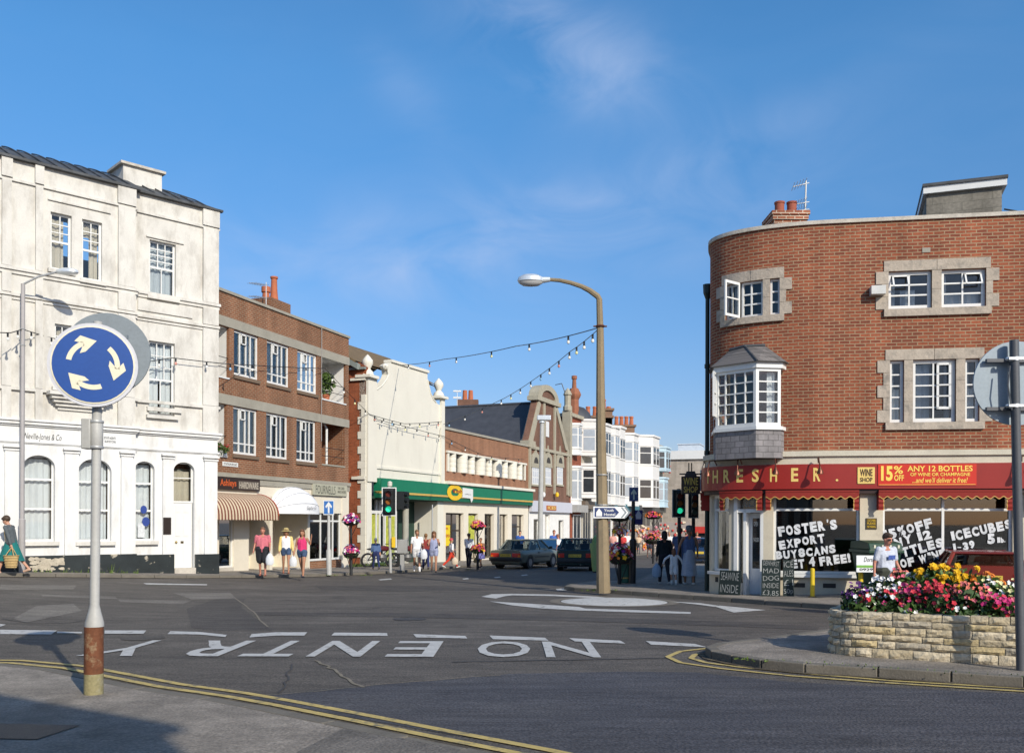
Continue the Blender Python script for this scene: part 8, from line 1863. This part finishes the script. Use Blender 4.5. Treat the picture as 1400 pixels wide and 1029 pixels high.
for ci, h in enumerate(hs_):
    u = us-RND.uniform(0, .1)
    while u < 5.4:
        ln = RND.uniform(.16, .42) if u > -.2 else RND.uniform(.12, .2)
        a, b = max(u, us), min(u+ln-.009, 5.45); n_, m_ = max(2, int((b-a)/.05)), 3; pr = RND.uniform(.0, .012); mt = RND.choice([0, 1, 1, 0, 0, 2, 1, 3, 0, 1] if ci > 0 else [0, 1, 1])
        zz0 = RND.uniform(-.006, .004); grid = []
        for j in range(m_+1):
            for i in range(n_+1):
                uu = a+(b-a)*i/n_; ed = min(i, n_-i, 1)*min(j, m_-j, 1)
                ww = pr*ed+(RND.uniform(-.006, .012) if ed else -.005)
                grid.append(FP.pt(uu+(RND.uniform(-.008, .008) if 0 < i < n_ else 0), gz(uu)+z+zz0+(h-.010)*j/m_+(RND.uniform(-.005, .005)), ww))
        mb.idx(grid, [(j*(n_+1)+i, j*(n_+1)+i+1, (j+1)*(n_+1)+i+1, (j+1)*(n_+1)+i) for j in range(m_) for i in range(n_)], mt)
        # top lip of the coping
        if ci == len(hs_)-1:
            for i in range(n_):
                p, q = grid[m_*(n_+1)+i], grid[m_*(n_+1)+i+1]; u0_, u1_ = a+(b-a)*i/n_, a+(b-a)*(i+1)/n_
                mb.face([p, q, FP.pt(u1_, q.z+.004, -.28), FP.pt(u0_, p.z+.004, -.28)], m=mt)
        u += ln
    z += h
mb.build('stone_courses', stm, PL)
Ht = z
mb = MB(); k = us
while k < 5.4:
    a, b = k, min(k+.2, 5.45)
    mb.face([FP.pt(a, gz(a)-.1, -.016), FP.pt(b, gz(b)-.1, -.016), FP.pt(b, gz(b)+Ht-.02, -.016), FP.pt(a, gz(a)+Ht-.02, -.016)]); k += .2
mb.build('mortar', mortar, PL)
soil = [FP.pt(us+(5.4-us)*i/30, gz(0)+Ht-.07, -.2) for i in range(31)]; q = A0+d*5.5+nb*1.8; q2 = backp+nb*.4+d*.4
mb = MB(); mb.face(soil+[Vector((q.x, q.y, gz(0)+Ht-.07)), Vector((q2.x, q2.y, gz(0)+Ht-.07))]); mb.build('soil', M('dark soil', (.05, .035, .025), .95), PL)
mb = MB(); bq = [backp+d*.02, backp+nb*.02+d*.3, A0+d*5.4+nb*1.75]
FB2 = Frame([tuple(A0+d*5.45+nb*1.7), tuple(backp+d*.2+nb*.05)]); mb.fbox(FB2, 0, (FB2.L[1]), -.2, gz(0)+Ht-.02, -.2, 0); mb.build('rear_wall', stm[0], PL)
# flowers: zones (u along wall, t back from the wall face, top height, radii, colours, style, label)
topz = gz(.5)+Ht
def bed(px, t, hgt, ru, rt, rh, cols, n, s, label, leaf=leafd, fol=160):
    u = FP.hit(px, 800)[0]; u = u if u is not None else 0
    a = rad(0); dd = FP.pt(max(u, .0), 0, 0); c = FP.pt(u, topz+hgt, -t) if u > 0 else Vector((dd.x+d.x*(u), dd.y+d.y*u, topz+hgt))+Vector((nb.x*t, nb.y*t, 0))
    T = thing('flowering_plant', label, 'flowers', (c.x, c.y, topz), 'bedding flowers in the stone planter')
    mb = MB(); foliage(mb, c-Vector((0, 0, rh*.35)), (ru*1.1, rt*1.1, rh*1.12), int(fol*1.5), .05); mb.build('foliage', leaf, T)
    mb = MB()
    for i in range(int(n*.8)):
        v = Vector((RND.gauss(0, 1), RND.gauss(0, 1)-.35, RND.gauss(0, 1)+.5)).normalized(); p = c+Vector((v.x*ru, v.y*rt, v.z*rh))*RND.uniform(.7, 1.2)
        nn = (v*.5+Vector((0, -.75, .45))+Vector((RND.gauss(0, .3), RND.gauss(0, .3), RND.gauss(0, .3)))).normalized()
        if s < 0:
            q = MB(); r_ = -s*RND.uniform(.8, 1.15)
            for kk, (rr, hh_) in enumerate(((1.0, 0), (.8, .3), (.5, .5))): bloom(mb, p+nn*r_*hh_, nn, r_*rr, cols[0])
        else: bloom(mb, p, nn, s*RND.uniform(.45, 1.1), RND.choice(cols))
    mb.build('blossom', pet+[M('pale lemon petals', (.72, .68, .35), .6), M('salmon petals', (.62, .18, .12), .6), M('dark purple petals', (.06, .012, .09), .6)], T)
leafb = M('bright leaf green', (.075, .14, .03), .6, .35, scale=9)
bed(1163, .45, .12, .13, .3, .16, [9, 9, 1], 60, .032, 'dark purple petunias at the left end of the stone planter')
bed(1192, .55, .22, .2, .3, .16, [2], 90, .034, 'tall white petunias behind the left end of the planter')
bed(1180, .30, .08, .17, .15, .14, [4, 2, 4], 55, .034, 'red and white petunias along the left front of the planter', leafb)
bed(1216, .65, .36, .10, .15, .10, [8, 5], 30, .03, 'salmon geraniums standing up in front of the man in sunglasses', leafb)
bed(1212, .28, .10, .14, .14, .14, [0, 4, 4, 2], 45, .036, 'mixed magenta and orange petunias below the white petunias')
bed(1238, .38, .17, .16, .2, .14, [0, 4, 5], 60, .038, 'magenta petunias left of the red geraniums')
bed(1243, .22, .02, .14, .10, .12, [5, 0, 2], 28, .034, 'small pink petunias spilling over the planter edge', leafb)
bed(1276, .34, .13, .2, .2, .20, [4], 85, .036, 'deep red geraniums in the middle of the planter')
bed(1262, .85, .37, .26, .25, .11, [6], 22, -.05, 'golden marigolds at the back of the planter, left clump', leafb)
bed(1300, .85, .37, .26, .25, .13, [6], 26, -.05, 'golden marigolds at the back of the planter, tallest clump', leafb)
bed(1336, .85, .33, .2, .2, .08, [3, 6], 16, -.045, 'orange marigolds at the back of the planter beside the red car', leafb)
bed(1322, .40, .20, .2, .18, .14, [5, 8], 90, .028, 'pink geraniums right of the deep red geraniums')
bed(1318, .22, -.02, .2, .10, .12, [4, 2], 14, .03, 'leafy plants with a few red flowers at the front of the planter', leafd, 300)
bed(1356, .6, .20, .16, .25, .18, [7, 2, 7], 45, .032, 'pale lemon and white flowers towards the right of the planter', leafb)
bed(1362, .26, .08, .15, .16, .16, [0, 0, 4], 55, .038, 'bright cerise petunias at the right front of the planter', leafb)
bed(1388, .55, .16, .16, .3, .2, [2, 7], 40, .034, 'white flowers behind the dark sign post', leafb)
bed(1402, .28, .08, .2, .2, .16, [0, 5], 50, .036, 'cerise petunias beyond the dark sign post', leafb)
for k in range(4): bed(1440+k*50, .5, .15, .25, .35, .2, [[4, 2, 0, 6][k]], 60, .036, 'bedding plants past the sign post, %s blooms' % ['red', 'white', 'magenta', 'golden'][k], leafb)
mb = MB()
for i in range(2600):
    u = RND.uniform(us+.2, 5.2); t = RND.uniform(.12, 1.1); c = FP.pt(u, topz-.03+RND.random()**1.5*.22*min(1, t/.35), -t) if u > 0 else FP.pt(u, topz-.03+RND.random()*.12, -min(t, .35)); foliage(mb, c, (.02, .02, .02), 1, .05)
o = mb.build('bedding_foliage', leafd); tag(o, 'low leafy growth filling the stone planter between the flowers', 'foliage', kind='stuff')
# ------------------------------------------------------------------ the house behind the camera, whose shadow lies on the near pavement
FR = Frame([(3.8+14*-.85, -3.77+14*.53), (3.8, -3.77)]); FR = Frame([(3.8, -3.77), (3.8-.85*16, -3.77+.53*16)])
H_ = thing('rear_house', 'drab rendered house behind the viewpoint that shades the near pavement', 'house', (3.8, -3.77, 0))
mb = MB(); n_ = FR.n[0]
if n_.y < 0: sgn = -1
else: sgn = 1
opsH = [(u, u+1.1, z0, z0+1.5) for u in (1.5, 4.5, 7.5, 10.5) for z0 in (.9, 4.1)]
mb.fbox(FR, 0, 16, -.3, 7.1, -sgn*9, 0); mb.build('wall', M('drab render', (.30, .27, .23), .9, .2), H_)
for o_ in opsH:
    mb = MB(); mb.fbox(FR, o_[0], o_[1], o_[2], o_[3], 0, .03*sgn); wn = mb.build('window', white, H_)
    mb = MB(); mb.fbox(FR, o_[0]+.08, o_[1]-.08, o_[2]+.1, o_[3]-.08, .031*sgn, .036*sgn); mb.build('pane', dkglass, wn)
mb = MB(); mb.fbox(FR, -.1, 16, 7.1, 7.25, -sgn*9.1, .12*sgn); mb.build('roof', slate, H_)
